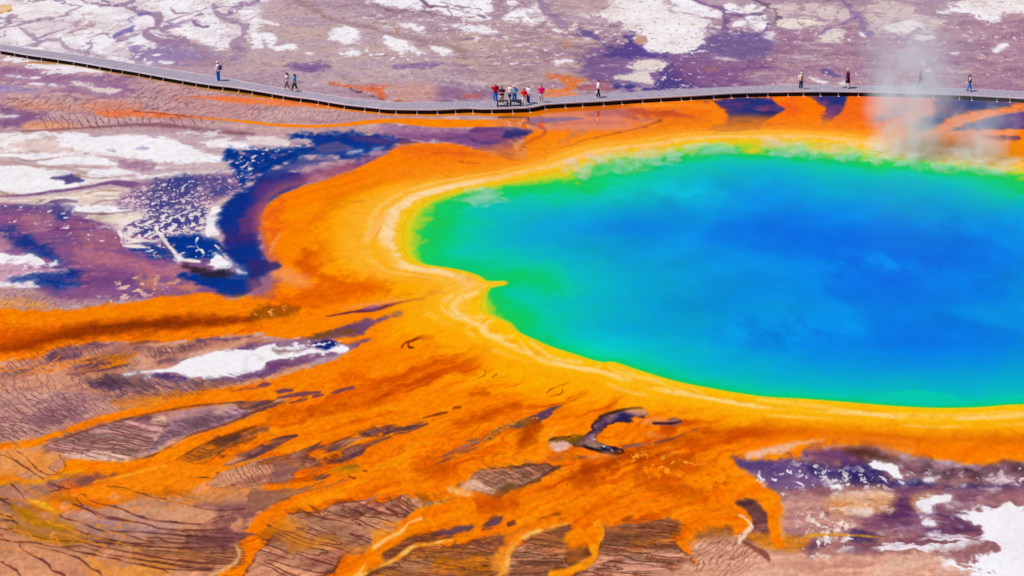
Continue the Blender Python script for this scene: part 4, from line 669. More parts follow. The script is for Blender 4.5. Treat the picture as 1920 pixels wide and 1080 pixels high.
cracks(t13((560, 830), (1000, 800), (1200, 860), (1100, 1000), (850, 1100), (420, 1080), (280, 930)), 26, 9, 8, .75, C3(104, 48, 50), .9, seed=28, wob=1.8); cracks(t13((980, 800), (1120, 760), (1600, 810), (1480, 880), (1200, 930)), 42, 8, 3, .5, C3(120, 64, 30), .8, seed=29, wob=2.5)
cracks(t13((-200, 560), (150, 500), (130, 600), (100, 670), (-200, 700)), 60, 8, 2, .5, C3(96, 56, 66), .85, seed=30); cracks(t13((150, 470), (420, 440), (500, 520), (420, 560), (200, 480)), 26, 6, 5, .5, C3(90, 46, 44), .85, seed=37, wob=1.5); cracks(t13((780, 280), (1100, 240), (1000, 300), (820, 320)), 32, 4, 4, .3, C3(80, 46, 66), .7, seed=38, wob=1); cracks(t13((520, 490), (640, 420), (820, 400), (760, 470), (560, 510)), 28, 4, 4, .3, C3(70, 40, 60), .7, seed=39, wob=1)
for p in (((0, 520), (180, 470), (400, 420), (640, 340), (780, 290), (900, 250)), ((0, 415), (100, 360), (200, 320), (300, 305)), ((580, 818), (750, 806), (1000, 786)), ((240, 905), (400, 895), (480, 905), (570, 965)), ((420, 870), (470, 900)), ((640, 850), (760, 920), (920, 960), (1010, 985)), ((380, 905), (440, 940), (580, 985)), ((860, 860), (1000, 920), (1060, 960)), ((230, 1060), (320, 1075), (420, 1065)), ((270, 950), (400, 1010), (520, 1060)), ((1060, 770), (1110, 830), (1200, 900)), ((1140, 850), (1090, 800), (1080, 770))):
    crk(t13(*p), .4)
stroke(t13((1180, 940), (1090, 1000), (1000, 1070)), [.8, 1.3, 1.6], C3(252, 196, 130), soft=2, op=.75); slit(t13((1250, 180), (1330, 160), (1410, 140), (1440, 135)), [.8, 1.6, 2.4, 1.4], C3(140, 62, 16)); slit(t13((1480, 106), (1530, 98)), 1.3, C3(150, 66, 10)); slit(t13((700, 622), (740, 632)), 1, C3(120, 40, 10)); slit(t13((810, 578), (840, 582)), 1, C3(140, 50, 10))
stroke(t13((1720, 352), (1780, 300), (1830, 265), (1930, 228)), [3.5, 3, 2.4, 2.4], mixcol(C3(126, 86, 50), C3(200, 130, 50), nz(NXf)), soft=2.5, warp=4)
for pts, w, o in ((t13((1960, 85), (1860, 110), (1700, 175), (1580, 210), (1480, 235)), [3, 4, 3.5, 3, 1.5], .85), (t13((1000, -10), (930, 40), (780, 80), (600, 120), (420, 150)), [5, 6, 6, 5, 3], .7), (t13((100, 180), (260, 140), (420, 130)), [4, 8, 4], .6), (t13((1180, 560), (1350, 540), (1500, 560)), [4, 10, 5], .55), (t13((1400, 590), (1250, 580)), [7, 4], .5), (t13((1640, 830), (1760, 840), (1930, 810)), [7, 9, 7], .75)):
    stroke(pts, w, C3(196, 72, 2), soft=7, warp=8, op=o)
fl(t13((1300, 930), (1450, 910), (1600, 870), (1580, 910), (1420, 950), (1320, 965)), C3(216, 86, 2), soft=5, warp=10, op=.7); fl(t13((120, 960), (200, 940), (250, 990), (180, 1030), (130, 1010)), C3(228, 100, 4), soft=10, warp=8, op=.6)
# the dark branch
BR = mixcol(C3(160, 112, 124), C3(64, 42, 86), lambda sl: ss(-.4, .35, NMi[sl] * .5 + NFi[sl] * .7))
fl(t23((965, 105), (830, 120), (700, 150), (620, 205), (590, 262), (530, 310), (450, 335), (300, 348), (300, 375), (450, 390), (550, 395), (570, 415), (700, 440), (780, 442), (832, 424), (780, 388), (650, 372), (615, 345), (650, 290), (740, 232), (900, 212), (900, 195), (860, 180), (1000, 148), (1000, 135)), BR, soft=2, warp=5, curve=3, edge=(C3(60, 28, 26), 2.6, .8)); fl(t23((1060, 222), (1140, 212), (1180, 185), (1220, 168), (1262, 200), (1245, 222), (1150, 222)), BR, soft=2, warp=4)
fl(t23((820, 380), (1050, 350), (1200, 328), (1420, 246), (1250, 325), (1080, 382), (850, 412)), mixcol(C3(100, 64, 66), C3(150, 96, 80), nz(STR2)), soft=2, warp=3); fl(t23((760, 215), (820, 150), (900, 160), (880, 205)), C3(22, 24, 84), soft=5, warp=5, op=.9); fl(t23((560, 395), (690, 380), (820, 418), (780, 440), (680, 432)), C3(28, 22, 52), soft=3, warp=4); speck(t23((600, 380), (690, 378), (800, 430), (700, 430)), WHITE, .35, 2.6, seed=48)
fl(t23((300, 355), (440, 305), (540, 310), (500, 370), (420, 385)), C3(126, 84, 16), soft=4, warp=5, op=.85); fl(t23((290, 372), (440, 370), (446, 400), (330, 442)), C3(226, 176, 170), soft=2, warp=4); fl(t23((570, 385), (660, 380), (660, 405), (580, 408)), C3(206, 160, 130), soft=3, warp=4, op=.8); fl(t23((860, 125), (960, 110), (1000, 132), (900, 140)), C3(214, 150, 140), soft=3, warp=3, op=.8); fl(t23((900, 200), (1080, 180), (1160, 190), (1060, 218)), C3(232, 140, 80), soft=4, warp=4, op=.8); fl(t23((940, 178), (990, 168), (990, 178)), C3(60, 30, 60), soft=1.5, warp=2)
slit(t23((600, 240), (640, 190), (720, 150), (840, 118), (970, 104)), 1, C3(70, 34, 24)); slit(t23((290, 345), (340, 328), (440, 322)), 1, C3(90, 50, 14)); slit(t23((550, 398), (690, 440), (790, 445), (830, 425)), 1.4, C3(40, 18, 30)); slit(t23((1060, 222), (1200, 222), (1262, 205)), 1, C3(70, 30, 40))
fl(t23((-20, 252), (60, 212), (250, 120), (390, 74), (330, 112), (250, 172), (170, 216), (0, 256)), mixcol(C3(96, 60, 60), C3(140, 90, 70), nz(NFi)), soft=2, warp=4); fl(t23((180, 180), (250, 120), (320, 105), (240, 180)), C3(92, 58, 92), soft=3, warp=4); fl(t23((60, 215), (150, 190), (170, 212), (100, 225)), C3(140, 96, 20), soft=3, warp=3, op=.8); slit(t23((390, 74), (450, 52), (500, 25)), [1, .8, .5], C3(200, 90, 10)); fl(t23((1000, 300), (1100, 290), (1160, 320), (1060, 335)), C3(240, 150, 80), soft=5, warp=5, op=.7)
for pts, w, o in ((t23((60, 390), (110, 330), (170, 250)), [6, 9, 6], .8), (t23((560, 560), (700, 525), (830, 480), (960, 490)), [9, 6, 4, 3], .85), (t23((480, 640), (600, 610)), [10, 12], .55), (t23((960, 480), (1100, 490), (1300, 520), (1440, 510)), [5, 8, 8, 4], .5), (t23((860, 440), (1000, 410), (1200, 360), (1400, 300), (1900, 260)), [3, 5, 5, 5, 6], .5), (t23((960, 640), (1200, 700), (1440, 780)), [7, 9, 9], .4)):
    stroke(pts, w, C3(168, 56, 2), soft=7, warp=10, op=o)
speck(t23((820, 440), (1400, 480), (1440, 640), (1000, 560)), C3(250, 160, 40), .30, 2.8, seed=49, aspect=2.4); speck(t23((420, 560), (760, 560), (700, 660), (430, 680)), C3(190, 70, 4), .35, 2.8, seed=50, aspect=2.4); speck(t23((1100, 520), (1560, 540), (1640, 700), (1400, 760), (1000, 700)), C3(220, 92, 2), .35, 3.4, seed=54, aspect=2.6); speck(t13((1100, 380), (1900, 300), (1900, 560), (1300, 620)), C3(232, 100, 2), .3, 3.4, seed=55, aspect=2.8)
speck(t23((190, 220), (340, 240), (420, 310), (260, 300)), C3(255, 170, 60), .3, 2.6, seed=56); stroke(t23((180, 500), (250, 440), (280, 400), (240, 370)), [2, 3, 3, 2], C3(250, 140, 20), soft=4, op=.6); fl(t23((400, 520), (460, 480), (560, 470), (480, 510)), C3(120, 66, 76), soft=4, warp=6, op=.8); fl(t23((80, 500), (300, 470), (420, 460), (330, 510), (200, 530)), C3(176, 100, 70), soft=5, warp=7, op=.7); fl(t23((560, 470), (680, 440), (760, 450), (640, 490)), C3(236, 160, 120), soft=5, warp=5, op=.7)
fl(t23((190, 940), (260, 915), (360, 895), (300, 925)), C3(150, 76, 20), soft=2, warp=3); slit(t23((840, 950), (900, 922)), [1.6, 1], C3(170, 76, 6))

# ---- bottom edge, middle
PKL = mixcol(C3(222, 158, 126), C3(178, 106, 78), nz(HST2)); BRM = mixcol(C3(128, 74, 54), C3(186, 106, 58), nz(HST2))
fl(b1((-320, 60), (0, 30), (300, 20), (420, 30), (370, 75), (320, 130), (220, 180), (140, 235), (20, 260), (-60, 360), (-240, 400), (-560, 420)), PKM, soft=2.2, warp=6, fray=.7, edge=(C3(100, 48, 30), 2.6, .75)); fl(b1((-420, 80), (-300, 60), (-180, 160), (-60, 160), (60, 180), (140, 220), (40, 250), (-120, 200), (-300, 190)), mixcol(C3(246, 140, 20), C3(226, 140, 80), nz(NMi)), soft=8, warp=8, op=.75)
cracks(b1((-380, 20), (300, 0), (400, 30), (200, 180), (0, 250), (-60, 400), (-420, 400)), 18, 9, 9, .7, C3(104, 48, 44), .9, seed=61, wob=1.6); fl(b1((180, 110), (260, 100), (250, 160), (180, 170)), C3(250, 150, 40), soft=5, warp=6, op=.8); fl(b1((230, 65), (330, 60), (300, 85)), C3(250, 146, 30), soft=4, warp=5, op=.8)
fl(b1((175, 240), (270, 170), (450, 128), (570, 128), (480, 178), (370, 205), (300, 270), (180, 345), (120, 420), (60, 420)), BRM, soft=2.2, warp=6, fray=.7, edge=(C3(100, 48, 30), 2.6, .75)); fl(b1((510, 125), (600, 90), (690, 62), (745, 90), (640, 132), (540, 140)), C3(98, 62, 84), soft=3, warp=5)
fl(b1((120, 420), (200, 320), (360, 225), (480, 195), (620, 178), (760, 170), (870, 185), (880, 230), (850, 290), (905, 345), (860, 420)), mixcol(C3(186, 110, 76), C3(232, 134, 50), nz(STR)), soft=2.2, warp=6, edge=(C3(110, 52, 26), 2.4, .7)); fl(b1((520, 290), (740, 270), (840, 300), (840, 345), (600, 330)), C3(250, 136, 10), soft=6, warp=8, op=.8); fl(b1((740, 180), (800, 155), (900, 135), (900, 180), (800, 190)), C3(110, 66, 70), soft=5, warp=7, op=.85); fl(b1((200, 300), (400, 270), (500, 290), (420, 330), (220, 340)), C3(206, 150, 116), soft=6, warp=6, op=.7)
fl(b1((930, 420), (938, 260), (1010, 170), (1080, 128), (1280, 78), (1290, 190), (1262, 250), (1290, 322), (1200, 345), (1200, 420)), PKL, soft=2.2, warp=6, fray=.7, edge=(C3(100, 48, 30), 2.6, .75)); fl(b1((1020, 150), (1100, 120), (1280, 85), (1270, 170), (1100, 175)), BRM, soft=6, warp=6, op=.85); fl(b1((1100, 180), (1280, 170), (1260, 240), (1150, 220)), C3(236, 140, 50), soft=8, warp=8, op=.6)
fl(b1((1262, 250), (1300, 200), (1390, 185), (1420, 262), (1300, 322)), C3(146, 80, 40), soft=4, warp=5, op=.9); fl(b1((1448, 140), (1480, 92), (1660, 72), (1690, 100), (1760, 55), (1890, 58), (1850, 130), (1900, 205), (1970, 260), (2000, 420), (1240, 420), (1300, 350), (1425, 270)), PKL, soft=2.2, warp=6, fray=.7, edge=(C3(100, 48, 30), 2.6, .75)); fl(b1((1450, 130), (1490, 95), (1660, 75), (1900, 60), (1840, 150), (1700, 170), (1480, 170)), BRM, soft=6, warp=6, op=.85); fl(b1((1640, 160), (1850, 150), (1800, 200), (1640, 210)), C3(250, 140, 30), soft=7, warp=8, op=.6)
fl(b1((1450, 290), (1900, 260), (1950, 380), (1300, 390)), C3(222, 160, 150), soft=9, warp=26, op=.7)
for pts, sd, sp in (((( 180, 240), (450, 130), (560, 130), (300, 270), (120, 400)), 62, 4.5), (((130, 400), (480, 195), (860, 180), (840, 300), (880, 400)), 63, 6.5), (((935, 400), (1010, 170), (1280, 80), (1280, 320), (1200, 400)), 64, 7), (((1450, 130), (1660, 75), (1890, 60), (1900, 210), (1990, 400), (1300, 400)), 65, 6)):
    cracks(b1(*pts), 5, sp, 10, .55, C3(104, 48, 38), .85, seed=sd, wob=1.3)
    cracks(b1(*pts), -3, sp * .7, 9, .3, C3(120, 62, 48), .7, seed=sd + 40, wob=1.0)
CRS = mixcol(C3(250, 184, 96), C3(252, 150, 26), nz(NFi))
stroke(b1((700, 0), (520, 30), (430, 55), (360, 100), (300, 150), (210, 200), (160, 250), (130, 310), (70, 380)), [14, 12, 11, 9, 7, 7, 6, 6, 6], OR2, soft=2, warp=3); stroke(b1((450, 42), (380, 70), (330, 118), (240, 165), (180, 205)), 1.6, C3(250, 196, 130), soft=1.5, op=.85); stroke(b1((150, 270), (120, 320), (70, 370)), 1.6, C3(250, 196, 120), soft=1.5, op=.8); fl(b1((130, 240), (210, 245), (230, 290), (150, 330)), OR2, soft=4, warp=5)
stroke(b1((620, 165), (480, 185), (390, 208), (330, 255), (230, 305), (110, 360), (0, 420)), [.8, 1.4, 2.0, 2.2, 1.8, 1.6, 1.6], CRS, soft=2.2, warp=4); stroke(b1((1300, 62), (1180, 90), (1070, 120), (1010, 155), (960, 205), (932, 255), (922, 330), (870, 380)), [1, 1.6, 2, 2.4, 2.6, 2.2, 1.8, 1.8], CRS, soft=2.4, warp=4); stroke(b1((960, 205), (900, 250), (870, 300), (920, 340)), [3, 5, 5, 4], C3(236, 150, 50), soft=4, op=.7, warp=5)
stroke(b1((1440, 80), (1448, 130), (1420, 190), (1425, 250), (1370, 300), (1280, 335), (1180, 360)), [5, 6, 7, 3.4, 4, 4, 4], C3(250, 146, 16), soft=2, warp=2.5); fl(b1((1290, 110), (1440, 90), (1440, 180), (1400, 190), (1280, 200)), OR2, soft=4, warp=5)
fl(b1((860, 45), (900, 60), (880, 80), (830, 85)), C3(110, 66, 84), soft=3, warp=4); slit(b1((940, 75), (980, 55)), [2, 1], C3(130, 50, 20)); slit(b1((790, 105), (850, 95)), 1, C3(140, 60, 30)); fl(b1((1000, 95), (1040, 92), (980, 125), (930, 170)), C3(200, 110, 40), soft=4, warp=5, op=.7)

# ---- right foreground
fl(t23((1660, 808), (1700, 788), (1770, 790), (1860, 830), (1915, 900), (1930, 1000), (1960, 1090), (1760, 1100), (1790, 1000), (1790, 950), (1740, 868), (1690, 830)), mixcol(C3(104, 60, 62), C3(150, 92, 84), nz(HST2)), soft=2.5, warp=4); fl(t23((1665, 805), (1780, 792), (1830, 830), (1730, 850)), C3(70, 40, 44), soft=4, warp=4, op=.85)
fl(b2((60, 130), (160, 100), (260, 85), (290, 110), (270, 150), (150, 165), (70, 160)), mixcol(C3(134, 76, 40), C3(170, 100, 40), nz(HST2)), soft=4, warp=6)
# purple ground right of the orange, with its tan, white and navy patches
fill(RIGHTMUD, mixcol(C3(122, 74, 90), C3(160, 106, 104), nz(HSTR)), soft=8, warp=9, curve=2, mod=lambda sl: ss(1442, 1462, U[sl] + 8 * NFi[sl] + np.clip((930 - V[sl]) * .5, -8, 25)))
fl(b2((40, 200), (120, 150), (330, 165), (420, 210), (700, 220), (1300, 220), (1500, 260), (1700, 420), (-60, 420), (-20, 300), (60, 280)), mixcol(C3(204, 142, 120), C3(228, 172, 146), nz(HST2)), soft=8, warp=8); cracks(b2((60, 170), (330, 170), (450, 240), (400, 290), (280, 380), (80, 400)), -38, 8, 2.15, .5, C3(124, 62, 48), .85, seed=66, wob=2.5); stroke(b2((330, 165), (390, 200), (450, 235), (485, 270)), [2, 2.5, 3, 2], C3(126, 66, 56), soft=2, op=.85)
fl(t33((-240, 505), (0, 505), (260, 505), (420, 540), (500, 680), (300, 720), (150, 720), (0, 680), (-120, 600)), mixcol(C3(88, 62, 118), C3(140, 104, 140), nz(NMi)), soft=5, warp=8)
fl(t33((300, 520), (640, 510), (800, 530), (880, 590), (860, 660), (520, 650), (360, 620)), mixcol(C3(50, 40, 100), C3(110, 72, 112), nz(NMi, -.2, .7)), soft=8, warp=12); fl(t33((870, 660), (1000, 630), (1300, 660), (1920, 680), (2300, 690), (1700, 720), (900, 712)), mixcol(C3(32, 30, 96), C3(84, 50, 106), nz(NMi, 0, .8)), soft=6, warp=9, op=.95)
fl(t33((280, 430), (420, 405), (580, 410), (700, 480), (680, 510), (420, 500), (300, 480)), C3(106, 56, 108), soft=8, warp=10, op=.9); fl(t33((580, 415), (720, 395), (850, 440), (1000, 490), (980, 525), (800, 515), (680, 480)), C3(84, 44, 34), soft=6, warp=8, op=.9); fl(t33((1000, 520), (1200, 500), (1440, 560), (1920, 540), (2200, 560), (2200, 640), (1500, 650), (1250, 640), (1060, 590)), mixcol(C3(70, 46, 56), C3(120, 78, 96), nz(NFi)), soft=8, warp=12, op=.85)
fl(t33((850, 395), (960, 430), (1100, 480), (1000, 470), (860, 440)), C3(214, 128, 80), soft=5, warp=6, op=.75)
fl(t33((930, 715), (1110, 712), (1080, 780), (1090, 860), (1200, 940), (1420, 920), (1560, 980), (1640, 1060), (1300, 1075), (900, 1060), (640, 1040), (700, 990), (840, 880), (930, 800)), mixcol(C3(84, 44, 88), C3(128, 76, 104), nz(HSTR)), soft=9, warp=9, op=.95); fl(t33((1100, 720), (1500, 720), (1940, 690), (2300, 700), (1900, 800), (1560, 850), (1380, 880), (1240, 900), (1160, 840)), mixcol(C3(108, 64, 102), C3(152, 96, 106), nz(HSTR)), soft=9, warp=12, op=.85)
fl(t33((420, 800), (500, 752), (720, 735), (860, 722), (940, 762), (890, 850), (760, 890), (600, 905), (460, 890)), mixcol(C3(212, 148, 100), C3(226, 180, 150), nz(HSTR)), soft=7, warp=8); fl(t33((420, 810), (560, 800), (620, 850), (480, 880)), C3(206, 128, 64), soft=8, warp=8, op=.7); streaks(t33((430, 780), (940, 730), (900, 850), (600, 910), (450, 890)), C3(240, 214, 196), .22, fx=.5, fy=.6, op=.8, seed=143); streaks(t33((430, 780), (940, 730), (900, 850), (600, 910), (450, 890)), C3(176, 104, 60), .18, fx=.7, fy=.7, op=.6, seed=144)
streaks(t33((1080, 700), (2000, 690), (1900, 800), (1400, 1000), (900, 1060), (900, 800)), C3(186, 130, 150), .16, op=.6, seed=145); streaks(t33((900, 700), (2000, 690), (1600, 1000), (700, 1050)), C3(74, 36, 90), .2, fx=.2, fy=.6, op=.6, seed=146)
fl(t33((590, 885), (760, 862), (760, 900), (640, 900)), C3(240, 216, 206), soft=4, warp=6, op=.85); fl(t33((1080, 800), (1160, 740), (1290, 735), (1150, 860), (1100, 850)), C3(190, 120, 80), soft=6, warp=7, op=.8)
fl(t33((100, 760), (400, 740), (440, 900), (700, 950), (600, 1050), (120, 1060), (100, 900)), mixcol(C3(180, 126, 122), C3(210, 152, 136), nz(HST2)), soft=9, warp=9, op=.85)
speck(t33((-180, 570), (120, 580), (300, 640), (280, 700), (100, 720), (-100, 650)), WHITE, .26, 3.0, seed=67, aspect=2.1, clump=.8); speck(t33((100, 540), (560, 570), (480, 690), (200, 700)), C3(238, 228, 236), .3, 2.8, seed=68, aspect=2.2); speck(t33((430, 590), (860, 600), (880, 690), (500, 700)), C3(232, 214, 220), .5, 2.8, seed=69, aspect=2.2); speck(t33((250, 880), (560, 920), (700, 960), (560, 1060), (300, 1020)), C3(238, 214, 204), .35, 2.6, seed=70, aspect=2.2); speck(t33((1060, 560), (1500, 580), (2300, 560), (2300, 680), (1500, 670), (1150, 650)), C3(232, 222, 230), .28, 3.2, seed=71, aspect=3); speck(b2((680, 30), (960, 60), (900, 160), (720, 150)), C3(244, 222, 206), .4, 3, seed=72, aspect=2.2)
W(t33((776, 524), (880, 528), (1010, 548), (985, 590), (1060, 605), (990, 660), (930, 640), (900, 590)), warp=6, soft=2); W(t33((1150, 800), (1240, 772), (1370, 760), (1310, 815), (1160, 842)), warp=5, soft=2); W(t33((420, 690), (520, 668), (550, 705), (460, 705)), warp=5); W(t33((1060, 520), (1130, 515), (1150, 545), (1090, 545)), warp=6, op=.7); W(t33((1640, 650), (1760, 620), (1840, 640), (1800, 670)), warp=7, col=C3(222, 196, 206)); W(t33((1160, 960), (1230, 960), (1240, 985), (1180, 990)), warp=5); W(t33((1340, 845), (1390, 852), (1350, 860)), warp=3); W(t33((1180, 860), (1220, 855), (1200, 868)), warp=3); W(t33((1600, 760), (1720, 735), (1640, 775)), warp=4, op=.6, col=C3(236, 190, 180)); W(t33((1170, 640), (1290, 620), (1230, 655)), warp=4); W(t33((1400, 680), (1480, 676), (1440, 685)), warp=2)
fl(t33((1560, 820), (1700, 760), (1960, 740), (2100, 800), (1900, 850), (1840, 810), (1640, 840)), C3(170, 112, 120), soft=7, warp=8, op=.8)
W(t33((1450, 930), (1530, 878), (1680, 832), (1820, 804), (1900, 850), (2300, 860), (2900, 900), (2900, 1700), (1900, 1500), (1500, 1340), (1300, 1290), (1380, 1220), (1620, 1180), (1700, 1130), (1600, 1060), (1580, 1010), (1480, 965)), warp=8, soft=2.5, col=mixcol(C3(234, 226, 234), C3(244, 242, 246), nz(NMi)))
streaks(b2((1040, 120), (1300, 130), (1680, 120), (1560, 200), (1420, 260), (1100, 255)), C3(240, 230, 238), .40)
streaks(b2((1380, 110), (1700, 120), (1600, 190), (1440, 250)), C3(242, 236, 242), .55, seed=142)
fl(b2((930, 110), (1100, 130), (1120, 165), (1000, 180), (940, 150)), C3(58, 40, 96), soft=5, warp=7, op=.9); fl(b2((900, 200), (1040, 190), (1020, 245), (930, 230)), C3(120, 84, 110), soft=5, warp=7, op=.8); fl(b2((640, 180), (720, 170), (800, 195), (700, 225)), C3(104, 62, 96), soft=5, warp=8, op=.8); fl(b2((1280, 250), (1400, 260), (1480, 290), (1300, 330), (1100, 360), (1100, 300)), C3(226, 182, 160), soft=8, warp=9, op=.8)
fl(b2((370, 125), (480, 125), (560, 140), (700, 140), (690, 205), (560, 215), (470, 210), (400, 175)), mixcol(C3(180, 108, 20), C3(226, 132, 30), nz(HST2)), soft=4, warp=5, op=.9); stroke(b2((700, 140), (850, 132), (1000, 138), (1150, 150)), [1.5, 1, 1, .8], C3(220, 150, 40), soft=1.4); speck(b2((690, 130), (960, 140), (900, 210), (700, 215)), WHITE, .4, 3, seed=73, aspect=2.2)
stroke(t33((15, 780), (60, 840), (50, 920), (60, 1000), (70, 1080)), [9, 10, 9, 9, 9], OR2, soft=3, warp=3); stroke(t33((90, 820), (130, 860), (100, 940), (110, 1060)), [2, 3, 3, 3], C3(226, 160, 120), soft=4, op=.7)
stroke(t23((1690, 903), (1740, 925), (1785, 965), (1790, 1000), (1755, 1035), (1715, 1075), (1700, 1110)), [1, 2, 2.6, 3, 3, 2.6, 2], C3(244, 206, 178), soft=1.6, warp=3); speck(t23((1720, 920), (1800, 980), (1740, 1060), (1690, 1080)), C3(200, 110, 90), .3, 2.4, seed=74, aspect=2.2)
# pink sill above the dark patch, lower right
fl(t33((-160, 480), (-100, 430), (60, 385), (180, 352), (380, 332), (400, 352), (240, 378), (140, 420), (60, 450), (0, 440), (-40, 470)), C3(236, 188, 172), soft=3, warp=7, op=.9, mod=lambda sl: ss(-.5, .1, NFi[sl] + .3)); stroke(t33((380, 330), (560, 322), (740, 335), (920, 338), (1040, 355), (1090, 400), (1050, 420)), [1, 1, 1.6, 1.6, 1, 2, 3], C3(240, 178, 120), soft=2, warp=3, op=.75)
fl(t33((300, 420), (440, 360), (760, 345), (980, 350), (1060, 400), (960, 430), (760, 385), (560, 398)), C3(232, 120, 30), soft=7, warp=6, op=.75)
# red band below the near shore
stroke(t33((-600, 400), (-300, 340), (0, 285), (240, 262), (600, 275), (1000, 295), (1400, 312), (1920, 325), (2600, 300)), [3, 5, 7, 8, 9, 9, 8, 7, 7], C3(206, 74, 2), soft=9, warp=5, op=.85); stroke(t33((500, 290), (900, 305), (1100, 330)), [2, 4, 2], C3(196, 52, 2), soft=5, op=.6); fl(t33((-100, 400), (200, 300), (700, 310), (1100, 370), (1940, 380), (2600, 360), (2600, 440), (1900, 450), (1300, 470), (1080, 440), (900, 340), (420, 320), (160, 370)), C3(248, 118, 2), soft=6, warp=5, op=.7)
speck(t33((0, 110), (900, 150), (1920, 190), (1920, 240), (600, 210), (0, 170)), C3(240, 150, 10), .2, 2.6, seed=76, aspect=2.6); W(t33((1000, 188), (1012, 186), (1006, 196)), warp=1, soft=1.5, op=.8)

# ---- between pool and boardwalk, right half
fl(t20((0, 800), (400, 790), (1000, 765), (1400, 760), (1600, 830), (1560, 900), (1100, 960), (600, 1000), (300, 980), (100, 900)), mixcol(C3(244, 112, 24), C3(250, 128, 6), nz(HSTR)), soft=6, warp=6, op=.8); fl(t20((560, 850), (900, 830), (1300, 850), (1400, 890), (1100, 900), (900, 880), (640, 870)), C3(206, 82, 36), soft=7, warp=9, op=.75); fl(t20((1100, 900), (1400, 850), (1560, 900), (1400, 960), (1100, 1000), (900, 1000)), C3(234, 112, 20), soft=10, warp=9, op=.6)
fl(t20((120, 888), (300, 882), (540, 890), (420, 915), (260, 935), (150, 932)), mixcol(C3(140, 82, 124), C3(170, 96, 110), nz(HSTR)), soft=4, warp=5); fl(t20((900, 890), (1020, 885), (1120, 905), (1000, 945), (950, 930)), mixcol(C3(180, 90, 80), C3(190, 120, 130), nz(NFi)), soft=5, warp=6, op=.85); fl(t20((440, 1010), (480, 970), (560, 975), (560, 1000), (460, 1030)), C3(166, 118, 130), soft=4, warp=6, op=.85); fl(t20((340, 1060), (420, 1040), (430, 1075), (360, 1085)), C3(166, 118, 130), soft=4, warp=6, op=.8); fl(t20((1160, 825), (1300, 820), (1340, 835), (1240, 845)), C3(190, 100, 90), soft=4, warp=5, op=.7)
slit(t20((480, 1072), (620, 1040), (800, 1000), (1000, 952), (1120, 905)), [.7, 1, 1.2, 1.8, 2], C3(104, 40, 24)); stroke(t20((-20, 925), (130, 930), (230, 960), (250, 1000), (170, 1050), (90, 1090), (60, 1130)), [2, 3, 4, 4, 4, 4, 3], C3(166, 64, 36), soft=4, warp=4, op=.8); slit(t21((80, 140), (160, 160), (330, 155), (460, 130), (530, 100)), [1.6, 1.6, 1.2, 1, .7], C3(130, 44, 24))
fl(t20((-300, 960), (-60, 945), (80, 960), (160, 990), (90, 1040), (-20, 1060), (-260, 1060)), mixcol(C3(108, 60, 120), C3(140, 80, 126), nz(HSTR)), soft=5, warp=7); fl(t20((-40, 990), (60, 970), (150, 1000), (60, 1040), (-40, 1035)), C3(42, 44, 112), soft=4, warp=7, op=.9)
slit(t21((0, 275), (100, 278), (200, 262), (260, 240)), [1, 1.4, 1.8, 2.6], C3(166, 66, 20)); fl(t21((215, 175), (290, 182), (260, 198)), C3(170, 76, 24), soft=1.5, warp=2); fl(t21((-60, 200), (20, 215), (60, 245), (0, 255), (-60, 240)), C3(156, 74, 64), soft=4, warp=5, op=.8)
for pts, w, c, o in ((t20((560, 860), (800, 840), (1100, 850), (1350, 880), (1480, 920)), [3, 6, 7, 6, 3], C3(196, 70, 40), .7), (t20((200, 960), (420, 930), (700, 920), (900, 935)), [2, 3, 4, 2], C3(226, 92, 20), .7), (t20((1000, 800), (1250, 790), (1480, 810), (1570, 850)), [3, 5, 5, 3], C3(250, 140, 40), .6), (t20((300, 850), (600, 820), (900, 800)), [3, 4, 3], C3(222, 86, 30), .6), (t20((1100, 960), (1300, 925), (1480, 900)), [2, 4, 3], C3(212, 84, 34), .6), (t30((100, 780), (200, 830), (230, 900)), [3, 5, 4], C3(232, 82, 40), .7), (t30((620, 900), (760, 820), (900, 760)), [4, 6, 4], C3(226, 76, 52), .7), (t30((560, 950), (900, 955)), [4, 4], C3(226, 96, 30), .6)):
    stroke(pts, w, c, soft=5, warp=7, op=o)
stroke(t20((0, 900), (300, 850), (700, 815), (1200, 790)), 1.5, C3(255, 160, 30), soft=4, op=.5)
NV2 = mixcol(C3(36, 48, 118), C3(122, 62, 112), lambda sl: ss(-.35, .4, NMi[sl] * .7 + HSTR[sl] * .5))
fl(t20((1360, 755), (1500, 770), (1615, 850), (1600, 915), (1490, 950), (1500, 985), (1620, 1002), (1800, 975), (1960, 940), (2010, 880), (2060, 830), (1960, 740), (1920, 735)), NV2, soft=5, warp=9); fl(t20((1500, 970), (1640, 960), (1680, 940), (1900, 930), (1760, 980), (1620, 1005)), mixcol(C3(126, 60, 100), C3(90, 50, 40), nz(NFi)), soft=4, warp=6, op=.8); fl(t20((1840, 870), (1940, 830), (2000, 860), (1930, 910)), C3(20, 32, 96), soft=5, warp=6, op=.85)
fl(t30((-40, 930), (80, 850), (130, 820), (60, 780), (30, 705), (240, 705), (340, 750), (420, 805), (400, 870), (370, 930), (200, 940), (0, 940)), mixcol(C3(240, 96, 30), C3(252, 118, 4), nz(NMi)), soft=3.5, warp=4); fl(t30((300, 722), (590, 725), (570, 800), (550, 850), (470, 920), (420, 950), (390, 920), (400, 870), (425, 810)), NV2, soft=4, warp=8); fl(t30((370, 925), (420, 920), (410, 948)), C3(210, 140, 130), soft=2, warp=3, op=.8); fl(t30((-20, 940), (160, 930), (200, 925), (80, 945)), C3(110, 50, 60), soft=3, warp=4, op=.8)
